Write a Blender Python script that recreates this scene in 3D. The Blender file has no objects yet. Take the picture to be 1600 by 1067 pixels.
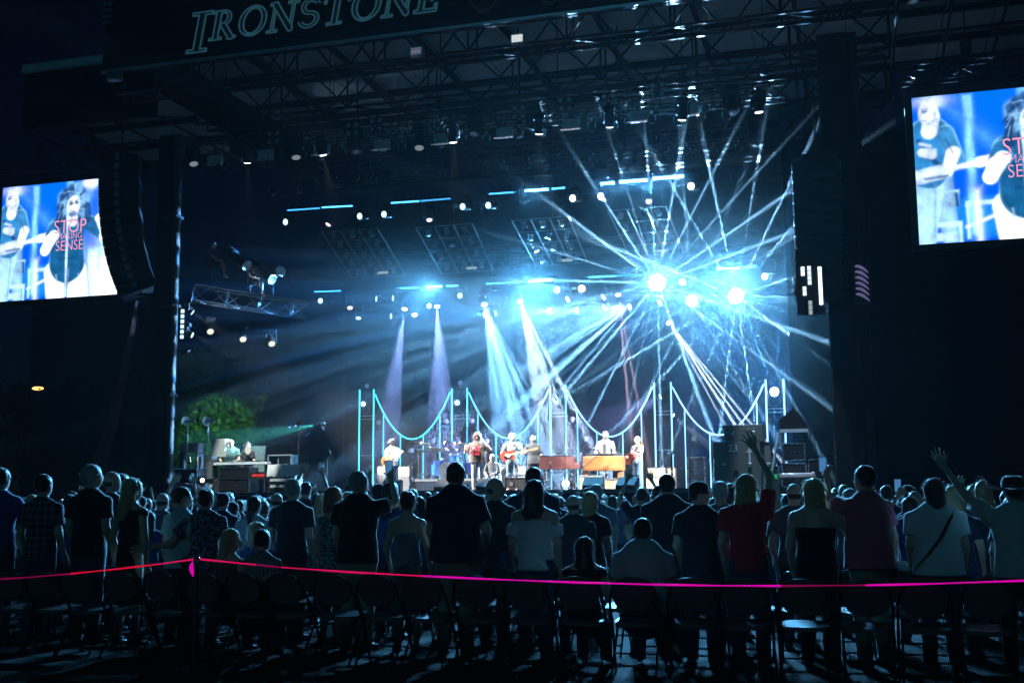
import bpy, math, random
import numpy as np
from mathutils import Vector, Matrix
R = math.radians
rnd = random.Random(7)
sc = bpy.context.scene
COL = sc.collection

# ------------------------------------------------------------------ camera
CAM = Vector((0.0, 0.0, 1.51))
FPX = 1826.0                      # focal length in pixels of a 1600 px wide picture
PITCH = math.atan(247.0 / FPX)
ROLL = -0.007
cam_data = bpy.data.cameras.new("camera")
cam_data.sensor_width = 36.0
cam_data.lens = FPX / 1600.0 * 36.0
cam_data.clip_start = 0.1
cam_data.clip_end = 2000.0
cam = bpy.data.objects.new("camera", cam_data)
CAMROT = Matrix.Rotation(math.pi / 2 + PITCH, 3, 'X') @ Matrix.Rotation(ROLL, 3, 'Z')
cam.matrix_world = Matrix.Translation(CAM) @ CAMROT.to_4x4()
COL.objects.link(cam)
sc.camera = cam

# ------------------------------------------------------------------ view, sampling
sc.render.engine = 'CYCLES'
sc.view_settings.view_transform = 'Standard'
sc.view_settings.look = 'None'
sc.view_settings.exposure = 0.0
sc.view_settings.gamma = 1.0
sc.view_settings.use_curve_mapping = False
cy = sc.cycles
cy.use_denoising = True
try:
    cy.denoiser = 'OPENIMAGEDENOISE'
    cy.denoising_prefilter = 'ACCURATE'
except Exception:
    pass
cy.denoising_input_passes = 'RGB_ALBEDO'
cy.use_adaptive_sampling = True
cy.adaptive_threshold = .012
cy.max_bounces = 4
cy.diffuse_bounces = 2
cy.glossy_bounces = 2
cy.transmission_bounces = 2
cy.transparent_max_bounces = 6
cy.volume_bounces = 0
cy.sample_clamp_indirect = 4.0
cy.use_light_tree = True
cy.caustics_reflective = False
cy.caustics_refractive = False

# ------------------------------------------------------------------ night sky
FILL_EL, FILL_ROT = R(24), R(205)
world = bpy.data.worlds.new("World")
sc.world = world
world.use_nodes = True
wn, wl = world.node_tree.nodes, world.node_tree.links
for n in list(wn):
    wn.remove(n)
wo = wn.new('ShaderNodeOutputWorld')
wb = wn.new('ShaderNodeBackground')
sky = wn.new('ShaderNodeTexSky')
sky.sky_type = 'NISHITA'
sky.sun_disc = False
sky.sun_elevation = FILL_EL
sky.sun_rotation = FILL_ROT
sky.air_density = 1.0
sky.dust_density = 0.3
sky.ozone_density = 6.0
wb.inputs['Strength'].default_value = 0.0010
tint = wn.new('ShaderNodeMix'); tint.data_type = 'RGBA'; tint.blend_type = 'MULTIPLY'; tint.inputs[0].default_value = 1.0
tint.inputs[7].default_value = (.30, .45, 1.0, 1)
wl.new(sky.outputs[0], tint.inputs[6])
wl.new(tint.outputs[2], wb.inputs['Color'])
wl.new(wb.outputs[0], wo.inputs['Surface'])
fill_data = bpy.data.lights.new("crowd_fill", 'SUN')  # added dim cyan fill on the crowd's backs, no moon stands there
fill_data.energy = 0.095
fill_data.angle = R(12)
fill_data.color = (0.10, 0.70, 1.0)
fill_lamp = bpy.data.objects.new("crowd_fill", fill_data)
# fill comes from behind the camera and a little to the right
md = Vector((math.sin(FILL_ROT) * math.cos(FILL_EL), math.cos(FILL_ROT) * math.cos(FILL_EL), math.sin(FILL_EL)))
fill_lamp.rotation_euler = md.to_track_quat('Z', 'Y').to_euler()
COL.objects.link(fill_lamp)

# ------------------------------------------------------------------ the stage's own frame
TH = R(16.5)                       # the stage stands turned to the camera, its right end nearer
U = Vector((math.cos(TH), -math.sin(TH), 0))     # to stage right as seen from the seats
V = Vector((math.sin(TH), math.cos(TH), 0))      # away from the seats
P0 = Vector((0, 38.0, 0))
ROTZ = -TH
def S(a, b, h=0.0):
    return P0 + U * a + V * b + Vector((0, 0, h))
def ray(px, py):
    d = Vector(((px - 800.0) / FPX, -(py - 533.5) / FPX, -1.0))
    return (CAMROT @ d)
def on(px, py, b):
    """point of the stage plane at depth b seen at a photo position: (a, h) in stage metres"""
    d = ray(px, py)
    t = ((P0 + V * b - CAM).dot(V)) / d.dot(V)
    p = CAM + d * t
    return ((p - P0).dot(U), p.z)
def SP(px, py, b):
    a, h = on(px, py, b)
    return S(a, b, h)
def onz(px, py, z):
    """point on the level z seen at a photo position"""
    d = ray(px, py)
    t = (z - CAM.z) / d.z
    return CAM + d * t
def proj(p):
    q = CAMROT.transposed() @ (Vector(p) - CAM)
    return (800 + FPX * q.x / -q.z, 533.5 - FPX * q.y / -q.z)
DECK = 1.80

# ================================================================== materials
MATS = {}
def mat(name, col, rough=0.6, metal=0.0, var=0.0, scale=8.0, bump=0.0, emit=None, estr=0.0, spec=0.5, sheen=0.0, alpha=None, stripes=None):
    if name in MATS:
        return MATS[name]
    m = bpy.data.materials.new(name)
    m.use_nodes = True
    nt = m.node_tree
    N, L = nt.nodes.new, nt.links.new
    b = nt.nodes['Principled BSDF']
    b.inputs['Base Color'].default_value = (*col, 1)
    b.inputs['Roughness'].default_value = rough
    b.inputs['Metallic'].default_value = metal
    b.inputs['Specular IOR Level'].default_value = spec
    if sheen:
        b.inputs['Sheen Weight'].default_value = sheen
        b.inputs['Sheen Roughness'].default_value = .35
    tc = None
    if var or bump:
        tc = N('ShaderNodeTexCoord')
        nz = N('ShaderNodeTexNoise'); nz.inputs['Scale'].default_value = scale; nz.inputs['Detail'].default_value = 5.0
        L(tc.outputs['Object'], nz.inputs['Vector'])
        if var:
            mx = N('ShaderNodeMix'); mx.data_type = 'RGBA'
            mx.inputs[6].default_value = (*[c * (1 - var) for c in col], 1)
            mx.inputs[7].default_value = (*[min(1, c * (1 + var)) for c in col], 1)
            L(nz.outputs['Fac'], mx.inputs[0]); L(mx.outputs[2], b.inputs['Base Color'])
            mr = N('ShaderNodeMapRange')
            mr.inputs[3].default_value = max(0, rough - .12); mr.inputs[4].default_value = min(1, rough + .12)
            L(nz.outputs['Fac'], mr.inputs[0]); L(mr.outputs[0], b.inputs['Roughness'])
        if bump:
            bp = N('ShaderNodeBump'); bp.inputs['Strength'].default_value = bump; bp.inputs['Distance'].default_value = 0.02
            L(nz.outputs['Fac'], bp.inputs['Height']); L(bp.outputs[0], b.inputs['Normal'])
    if emit is not None:
        b.inputs['Emission Color'].default_value = (*emit, 1)
        b.inputs['Emission Strength'].default_value = estr
        m.cycles.emission_sampling = 'NONE'
    MATS[name] = m
    return m

def pattern_mat(name, base, fig, kind, scale, rough=0.8, width=0.5):
    """printed cloth: plaid, stripe or blotch figures on the object's own coordinates"""
    if name in MATS:
        return MATS[name]
    m = mat(name, base, rough)
    nt = m.node_tree; N, L = nt.nodes.new, nt.links.new
    b = nt.nodes['Principled BSDF']
    tc = N('ShaderNodeTexCoord')
    mx = N('ShaderNodeMix'); mx.data_type = 'RGBA'
    mx.inputs[6].default_value = (*base, 1); mx.inputs[7].default_value = (*fig, 1)
    if kind in ('plaid', 'stripe'):
        w = N('ShaderNodeTexWave'); w.wave_type = 'BANDS'; w.bands_direction = 'X'; w.inputs['Scale'].default_value = scale
        L(tc.outputs['Object'], w.inputs[0])
        r = N('ShaderNodeMapRange'); r.inputs[1].default_value = 1 - width; r.inputs[2].default_value = 1.05 - width + .1
        L(w.outputs['Fac'], r.inputs[0]); fac = r.outputs[0]
        if kind == 'plaid':
            w2 = N('ShaderNodeTexWave'); w2.bands_direction = 'Z'; w2.inputs['Scale'].default_value = scale
            L(tc.outputs['Object'], w2.inputs[0])
            r2 = N('ShaderNodeMapRange'); r2.inputs[1].default_value = 1 - width; r2.inputs[2].default_value = 1.15 - width
            L(w2.outputs['Fac'], r2.inputs[0])
            ad = N('ShaderNodeMath'); ad.operation = 'ADD'; L(r.outputs[0], ad.inputs[0]); L(r2.outputs[0], ad.inputs[1])
            mu = N('ShaderNodeMath'); mu.operation = 'MULTIPLY'; mu.inputs[1].default_value = .5
            L(ad.outputs[0], mu.inputs[0]); fac = mu.outputs[0]
    else:
        v = N('ShaderNodeTexNoise'); v.inputs['Scale'].default_value = scale; v.inputs['Detail'].default_value = 2
        v.inputs['Distortion'].default_value = 2.2
        L(tc.outputs['Object'], v.inputs['Vector'])
        r = N('ShaderNodeMapRange'); r.inputs[1].default_value = .52; r.inputs[2].default_value = .56
        L(v.outputs['Fac'], r.inputs[0]); fac = r.outputs[0]
    L(fac, mx.inputs[0]); L(mx.outputs[2], b.inputs['Base Color'])
    return m

def glow(name, col, strength):
    if name in MATS:
        return MATS[name]
    m = bpy.data.materials.new(name); m.use_nodes = True
    nt = m.node_tree; nt.nodes.clear()
    e = nt.nodes.new('ShaderNodeEmission'); o = nt.nodes.new('ShaderNodeOutputMaterial')
    e.inputs[0].default_value = (*col, 1); e.inputs[1].default_value = strength
    nt.links.new(e.outputs[0], o.inputs[0])
    m.cycles.emission_sampling = 'NONE'
    MATS[name] = m
    return m

# ================================================================== mesh buffer
class MB:
    def __init__(s):
        s.v = []; s.f = []; s.m = []; s.cm = 0
    def add(s, vs, fs, M=None):
        o = len(s.v)
        if M is not None:
            vs = [M @ Vector(p) for p in vs]
        s.v.extend([tuple(p) for p in vs])
        s.f.extend([tuple(i + o for i in f) for f in fs])
        s.m.extend([s.cm] * len(fs))
        return s
    def box(s, c, d, M=None, rz=0.0, bev=0.0):
        x, y, z = d[0] / 2, d[1] / 2, d[2] / 2
        T = Matrix.Translation(Vector(c)) @ Matrix.Rotation(rz, 4, 'Z')
        if M is not None: T = M @ T
        if bev <= 0:
            vs = [(-x, -y, -z), (x, -y, -z), (x, y, -z), (-x, y, -z), (-x, -y, z), (x, -y, z), (x, y, z), (-x, y, z)]
            fs = [(0, 3, 2, 1), (4, 5, 6, 7), (0, 1, 5, 4), (1, 2, 6, 5), (2, 3, 7, 6), (3, 0, 4, 7)]
        else:
            b = min(bev, x * .45, y * .45, z * .45)
            vs = []; idx = {}
            for sx in (-1, 1):
                for sy in (-1, 1):
                    for sz in (-1, 1):
                        for ax in range(3):
                            p = [sx * (x - b), sy * (y - b), sz * (z - b)]
                            p[ax] = (sx * x, sy * y, sz * z)[ax]
                            idx[(sx, sy, sz, ax)] = len(vs); vs.append(tuple(p))
            fs = []
            def q(l):
                c0 = Vector((0, 0, 0))
                P = [Vector(vs[i]) for i in l]
                for p in P: c0 += p
                n = (P[1] - P[0]).cross(P[2] - P[0])
                fs.append(tuple(l) if n.dot(c0) > 0 else tuple(reversed(l)))
            for ax in range(3):
                o1, o2 = [a for a in range(3) if a != ax]
                for sg in (-1, 1):
                    l = []
                    for (a, b2) in ((-1, -1), (1, -1), (1, 1), (-1, 1)):
                        k = [0, 0, 0]; k[ax] = sg; k[o1] = a; k[o2] = b2
                        l.append(idx[(*k, ax)])
                    q(l)
            for ax in range(3):
                o1, o2 = [a for a in range(3) if a != ax]
                for a in (-1, 1):
                    for b2 in (-1, 1):
                        k1 = [0, 0, 0]; k1[ax] = -1; k1[o1] = a; k1[o2] = b2
                        k2 = list(k1); k2[ax] = 1
                        q([idx[(*k1, o1)], idx[(*k2, o1)], idx[(*k2, o2)], idx[(*k1, o2)]])
            for sx in (-1, 1):
                for sy in (-1, 1):
                    for sz in (-1, 1):
                        q([idx[(sx, sy, sz, a)] for a in range(3)])
        return s.add(vs, fs, T)
    def tube(s, p0, p1, r0, r1=None, n=8, cap=True, M=None):
        r1 = r0 if r1 is None else r1
        p0, p1 = Vector(p0), Vector(p1)
        z = (p1 - p0)
        if z.length < 1e-6: return s
        z.normalize()
        x = z.orthogonal().normalized(); y = z.cross(x)
        vs = []
        for k in range(n):
            a = 2 * math.pi * k / n
            d = x * math.cos(a) + y * math.sin(a)
            vs.append(p0 + d * r0); vs.append(p1 + d * r1)
        fs = [(2 * k, 2 * ((k + 1) % n), 2 * ((k + 1) % n) + 1, 2 * k + 1) for k in range(n)]
        if cap:
            fs.append(tuple(2 * k for k in reversed(range(n)))); fs.append(tuple(2 * k + 1 for k in range(n)))
        return s.add(vs, fs, M)
    def path(s, pts, r, n=6, M=None, closed=False):
        pts = [Vector(p) for p in pts]
        rr = r if hasattr(r, '__len__') else [r] * len(pts)
        m = len(pts); vs = []; px = None
        for i, p in enumerate(pts):
            a = pts[(i - 1) % m] if (closed or i > 0) else p
            b = pts[(i + 1) % m] if (closed or i < m - 1) else p
            t = (b - a).normalized()
            if px is None: px = t.orthogonal().normalized()
            px = (px - t * px.dot(t)).normalized()
            y = t.cross(px)
            for k in range(n):
                an = 2 * math.pi * k / n
                vs.append(p + (px * math.cos(an) + y * math.sin(an)) * rr[i])
        fs = []
        for i in range(m if closed else m - 1):
            j = (i + 1) % m
            for k in range(n):
                k2 = (k + 1) % n
                fs.append((i * n + k, i * n + k2, j * n + k2, j * n + k))
        if not closed:
            fs.append(tuple(reversed(range(n)))); fs.append(tuple((m - 1) * n + k for k in range(n)))
        return s.add(vs, fs, M)
    def lathe(s, prof, n=16, M=None):
        """prof: (radius, z) from bottom to top, about the local z axis"""
        vs = []; fs = []
        for (r, z) in prof:
            for k in range(n):
                a = 2 * math.pi * k / n
                vs.append((r * math.cos(a), r * math.sin(a), z))
        for i in range(len(prof) - 1):
            for k in range(n):
                k2 = (k + 1) % n
                fs.append((i * n + k, i * n + k2, (i + 1) * n + k2, (i + 1) * n + k))
        fs.append(tuple(reversed(range(n)))); fs.append(tuple((len(prof) - 1) * n + k for k in range(n)))
        return s.add(vs, fs, M)
    def prism(s, pts, y0, y1, M=None):
        """outline in x,z extruded from y0 to y1"""
        n = len(pts)
        ar = sum(pts[i][0] * pts[(i + 1) % n][1] - pts[(i + 1) % n][0] * pts[i][1] for i in range(n))
        if ar < 0: pts = list(reversed(pts))
        vs = [(p[0], y0, p[1]) for p in pts] + [(p[0], y1, p[1]) for p in pts]
        fs = [tuple(range(n)), tuple(reversed(range(n, 2 * n)))] + [(i, i + n, (i + 1) % n + n, (i + 1) % n) for i in range(n)]
        return s.add(vs, fs, M)
    def ball(s, c, r, n=10, M=None):
        rx, ry, rz = r if hasattr(r, '__len__') else (r, r, r)
        prof = []
        vs = []; fs = []
        m = max(4, n // 2)
        for i in range(m + 1):
            t = math.pi * i / m
            t = max(0.02, min(math.pi - .02, t))
            for k in range(n):
                a = 2 * math.pi * k / n
                vs.append((c[0] + rx * math.sin(t) * math.cos(a), c[1] + ry * math.sin(t) * math.sin(a), c[2] - rz * math.cos(t)))
        for i in range(m):
            for k in range(n):
                k2 = (k + 1) % n
                fs.append((i * n + k, i * n + k2, (i + 1) * n + k2, (i + 1) * n + k))
        fs.append(tuple(reversed(range(n)))); fs.append(tuple(m * n + k for k in range(n)))
        return s.add(vs, fs, M)
    def mesh(s, name, mats, smooth=False):
        me = bpy.data.meshes.new(name)
        me.from_pydata(s.v, [], s.f)
        mats = mats if isinstance(mats, (list, tuple)) else [mats]
        for m in mats: me.materials.append(m)
        if len(mats) > 1: me.polygons.foreach_set('material_index', s.m)
        if smooth:
            me.shade_smooth()
            try: me.set_sharp_from_angle(angle=R(38))
            except Exception: pass
        me.update()
        return me
    def build(s, name, mats, parent=None, smooth=False, loc=None):
        return ob(name, s.mesh(name, mats, smooth), parent, loc)

def ob(name, data, parent=None, loc=None, rot=None, scale=None):
    o = bpy.data.objects.new(name, data)
    COL.objects.link(o)
    if parent is not None: o.parent = parent
    if loc is not None: o.location = loc
    if rot is not None: o.rotation_euler = rot
    if scale is not None: o.scale = scale
    return o
def tag(o, label=None, cat=None, group=None, kind=None):
    if label: o['label'] = label
    if cat: o['category'] = cat
    if group: o['group'] = group
    if kind: o['kind'] = kind
    return o
def thing(name, label, cat, loc=(0, 0, 0), rz=0.0, group=None, scale=None):
    o = ob(name, None, None, loc, (0, 0, rz), scale)
    o.empty_display_size = 0.1
    return tag(o, label, cat, group)
KIDS = {}
def kids(o):
    return o.children
def dup(root, loc=None, rz=None, label=None, group=None, scale=None, rot=None):
    r = root.copy(); COL.objects.link(r)
    if loc is not None: r.location = loc
    if rz is not None: r.rotation_euler = (0, 0, rz)
    if rot is not None: r.rotation_euler = rot
    if label: r['label'] = label
    if group: r['group'] = group
    if scale is not None: r.scale = scale if hasattr(scale, '__len__') else (scale,) * 3
    for ch in ALLKIDS(root):
        c = ch.copy(); COL.objects.link(c); c.parent = r
        for g in ALLKIDS(ch):
            d = g.copy(); COL.objects.link(d); d.parent = c
    return r
def ALLKIDS(o):
    return list(o.children)

# ================================================================== fast meshes from arrays
def np_mesh(name, V_, Q, mats, smooth=True):
    me = bpy.data.meshes.new(name)
    V_ = np.ascontiguousarray(V_, dtype=np.float32); Q = np.ascontiguousarray(Q, dtype=np.int32)
    me.vertices.add(len(V_)); me.vertices.foreach_set('co', V_.ravel())
    k = Q.shape[1]
    me.loops.add(Q.size); me.loops.foreach_set('vertex_index', Q.ravel())
    me.polygons.add(len(Q)); me.polygons.foreach_set('loop_start', np.arange(0, Q.size, k, dtype=np.int32))
    for m in (mats if isinstance(mats, (list, tuple)) else [mats]): me.materials.append(m)
    me.update(calc_edges=True)
    if smooth: me.shade_smooth()
    return me

# ================================================================== bodies as one blended surface
def smin(a, b, k):
    h = np.clip(0.5 + 0.5 * (b - a) / k, 0, 1)
    return b * (1 - h) + a * h - k * h * (1 - h)
def cone(P, a, b, ra, rb, sq=1.0):
    a = np.array(a, float); b = np.array(b, float)
    s = np.array((1.0, sq, 1.0))
    p = (P - a) * s; ba = (b - a) * s
    L2 = max(1e-9, float(ba @ ba))
    h = np.clip((p @ ba) / L2, 0, 1)
    return np.linalg.norm(p - h[..., None] * ba, axis=-1) - (ra + (rb - ra) * h)
def cyl(P, a, b, ra, rb, sq=1.0):
    """flat-ended cone: hems and cuffs"""
    a = np.array(a, float); b = np.array(b, float)
    s = np.array((1.0, sq, 1.0))
    p = (P - a) * s; ba = (b - a) * s
    L = math.sqrt(float(ba @ ba)); n = ba / L
    t = p @ n
    h = np.clip(t / L, 0, 1)
    rad = np.linalg.norm(p - t[..., None] * n, axis=-1) - (ra + (rb - ra) * h)
    return np.maximum(rad, np.maximum(-t, t - L))
def ell(P, c, r, M=None):
    q = P - np.array(c, float)
    if M is not None: q = q @ np.array(M)
    r = np.array(r, float)
    k = np.linalg.norm(q / r, axis=-1)
    return (k - 1) * r.min()
def wr(P, f, seed=0):
    o = 0
    rs = np.random.RandomState(seed)
    for i in range(5):
        d = rs.randn(3); d /= np.linalg.norm(d)
        o = o + np.sin(P @ d * f * (1 + .5 * i) + rs.rand() * 6.3 + 1.3 * np.sin(P @ rs.randn(3) * f * .4)) / (1 + .5 * i)
    return o / 3
def nets(fn, lo, hi, h):
    """naive surface nets of a signed distance function"""
    lo = np.array(lo, float); hi = np.array(hi, float)
    n = np.maximum(4, np.ceil((hi - lo) / h).astype(int) + 1)
    ax = [lo[i] + h * np.arange(n[i]) for i in range(3)]
    G = np.stack(np.meshgrid(*ax, indexing='ij'), -1)
    F = fn(G)
    F[0] = np.maximum(F[0], 1e-3); F[-1] = np.maximum(F[-1], 1e-3)
    F[:, 0] = np.maximum(F[:, 0], 1e-3); F[:, -1] = np.maximum(F[:, -1], 1e-3)
    F[:, :, 0] = np.maximum(F[:, :, 0], 1e-3); F[:, :, -1] = np.maximum(F[:, :, -1], 1e-3)
    s = F < 0
    c = tuple(n - 1)
    acc = np.zeros(c + (3,)); cnt = np.zeros(c)
    def sl(o, a):
        return tuple(slice(o[i], o[i] + c[i] + (1 if i == a else 0) * 0) for i in range(3))
    for a in range(3):
        e = [0, 0, 0]; e[a] = 1
        others = [i for i in range(3) if i != a]
        for u in (0, 1):
            for v in (0, 1):
                o0 = [0, 0, 0]; o0[others[0]] = u; o0[others[1]] = v
                o1 = list(o0); o1[a] = 1
                A = F[sl(o0, -1)]; B = F[sl(o1, -1)]
                cr = (A < 0) != (B < 0)
                t = np.where(cr, A / np.where(cr, A - B, 1), 0)
                cnt += cr
                for i in range(3):
                    acc[..., i] += np.where(cr, (t if i == a else o0[i]), 0)
    act = cnt > 0
    idx = -np.ones(c, int); idx[act] = np.arange(act.sum())
    ii = np.argwhere(act)
    Vt = lo + h * (ii + acc[act] / cnt[act][:, None])
    Q = []
    for a in range(3):
        b1, b2 = (a + 1) % 3, (a + 2) % 3
        sa = [slice(None)] * 3; sb = [slice(None)] * 3
        sa[a] = slice(0, -1); sb[a] = slice(1, None)
        A = s[tuple(sa)]; B = s[tuple(sb)]
        cr = np.argwhere(A != B)
        cr = cr[(cr[:, b1] > 0) & (cr[:, b2] > 0) & (cr[:, b1] < n[b1] - 1) & (cr[:, b2] < n[b2] - 1)]
        if len(cr) == 0: continue
        def g(d1, d2):
            q = cr.copy(); q[:, b1] -= d1; q[:, b2] -= d2
            return idx[q[:, 0], q[:, 1], q[:, 2]]
        q = np.stack([g(1, 1), g(0, 1), g(0, 0), g(1, 0)], 1)
        fl = ~A[cr[:, 0], cr[:, 1], cr[:, 2]]
        q[fl] = q[fl][:, ::-1]
        Q.append(q)
    Q = np.concatenate(Q)
    return Vt, Q

# ================================================================== hands (local: wrist at origin, fingers along +z, palm faces -y, thumb to +x)
def make_hand(kind):
    c, g = [], []
    curl = {'open': 8, 'relaxed': 24, 'grip': 62, 'point': 10}[kind]
    spread = {'open': 17, 'relaxed': 2.5, 'grip': 0.5, 'point': 1}[kind]
    segs = []
    for i, (x, L, r) in enumerate(((.030, .074, .0092), (.010, .082, .0096), (-.011, .076, .0092), (-.030, .060, .0082))):
        p = Vector((x, 0, .088 - abs(x - .01) * .25))
        ang = R(spread * (1.5 - i)); cu = 0.0
        segs.append((Vector((x * .55, 0, .03)), p, .016, .0125))
        cc = curl if not (kind == 'point' and i > 0) else 70
        for k, f in enumerate((.45, .31, .24)):
            cu += R(cc * (.75, 1.1, .8)[k])
            d = Vector((math.sin(ang) * math.cos(cu), -math.sin(cu), math.cos(cu) * math.cos(ang)))
            q = p + d * L * f
            segs.append((p, q, r * (1 - .08 * k), r * (.92 - .08 * k)))
            p = q
    t0 = Vector((.022, -.004, .022)); t1 = Vector((.047, -.014, .050))
    if kind == 'grip':
        t2 = Vector((.046, -.034, .074)); t3 = Vector((.030, -.046, .088))
    else:
        t2 = Vector((.060, -.022, .078)); t3 = Vector((.066, -.030, .100))
    segs += [(t0, t1, .0165, .0125), (t1, t2, .0118, .0105), (t2, t3, .0105, .0088)]
    def fn(P):
        d = cone(P, (0, 0, -.035), (0, 0, .02), .027, .026, 1.25)
        for (a, b, ra, rb) in segs:
            q = cone(P, a, b, ra, rb)
            d = smin(d, q, .006)
        return d
    return nets(fn, (-.075, -.13, -.04), (.095, .05, .20), .0068)
HANDS = {}
def hand(kind):
    if kind not in HANDS: HANDS[kind] = make_hand(kind)
    return HANDS[kind]

# landmarks across the picture, for telling look-alikes apart
_LM = [(60, 'the left video screen'), (150, 'the left scrim'), (230, 'the left loudspeaker array'), (285, 'the left tower'), (340, 'the mixing desk'), (400, 'the bearded man'), (455, 'the tall antenna stand'), (510, 'the left microphone stand'), (575, 'the leftmost glowing posts'), (620, 'the left guitarist'), (680, 'the drum kit'), (722, 'the second glowing posts'), (750, 'the singer'), (800, 'the bassist'), (845, 'the middle glowing posts'), (880, 'the piano'), (940, 'the organ'), (1000, 'the acoustic guitarist'), (1045, 'the white microphone stand'), (1090, 'the right glowing curve'), (1150, 'the tall grey cases'), (1215, 'the rightmost glowing posts'), (1250, 'the right racks'), (1330, 'the right tower'), (1420, 'the right curtain'), (1520, 'the right video screen'), (1620, 'the right picture edge')]
def LM(p):
    x = proj(p)[0]
    return min(_LM, key=lambda q: abs(q[0] - x))[1]

def thin_hair(name, col):
    m = bpy.data.materials.new(name); m.use_nodes = True; nt = m.node_tree; nt.nodes.clear()
    o = nt.nodes.new('ShaderNodeOutputMaterial'); mx = nt.nodes.new('ShaderNodeMixShader'); mx.inputs[0].default_value = .6
    d = nt.nodes.new('ShaderNodeBsdfDiffuse'); t = nt.nodes.new('ShaderNodeBsdfTranslucent')
    d.inputs[0].default_value = (*col, 1); t.inputs[0].default_value = (*[min(.95, c * 1.6 + .12) for c in col], 1)
    nt.links.new(d.outputs[0], mx.inputs[1]); nt.links.new(t.outputs[0], mx.inputs[2]); nt.links.new(mx.outputs[0], o.inputs[0])
    return m

# ================================================================== people
SKIN = {'fair': mat('skin_fair', (.55, .36, .27), .5, var=.08, scale=30, sheen=.35), 'tan': mat('skin_tan', (.42, .25, .17), .5, var=.08, scale=30, sheen=.35),
        'dark': mat('skin_dark', (.12, .065, .045), .5, var=.08, scale=30, sheen=.35)}
HAIRM = {'brown': mat('hair_brown', (.05, .028, .018), .42, var=.35, scale=60, bump=.3, sheen=.9), 'black': mat('hair_black', (.012, .010, .010), .4, var=.3, scale=60, bump=.3, sheen=.9),
         'blonde': mat('hair_blonde', (.42, .30, .16), .42, var=.35, scale=60, bump=.3, sheen=.9), 'grey': mat('hair_grey', (.32, .32, .31), .5, var=.3, scale=60, bump=.3, sheen=.9),
         'red': mat('hair_red', (.25, .09, .04), .42, var=.35, scale=60, bump=.3, sheen=.9)}
HAIRT = {k: thin_hair('thin_hair_' + k, c) for k, c in (('brown', (.10, .06, .04)), ('black', (.04, .035, .035)), ('blonde', (.60, .45, .26)), ('grey', (.5, .5, .48)), ('red', (.40, .16, .08)))}
EYEM = mat('eye_dark', (.02, .02, .02), .2)
SHOEM = mat('shoe_dark', (.03, .03, .035), .6)
SOLE = mat('shoe_white', (.6, .6, .6), .6)
CLOTH = {}
def cloth(name, col, rough=.85):
    return mat('cloth_' + name, col, rough, var=.12, scale=14, bump=.15, sheen=.7)
def rot_to(d, up=Vector((0, 0, 1))):
    return Vector(d).to_track_quat('Z', 'Y').to_matrix()

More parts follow.
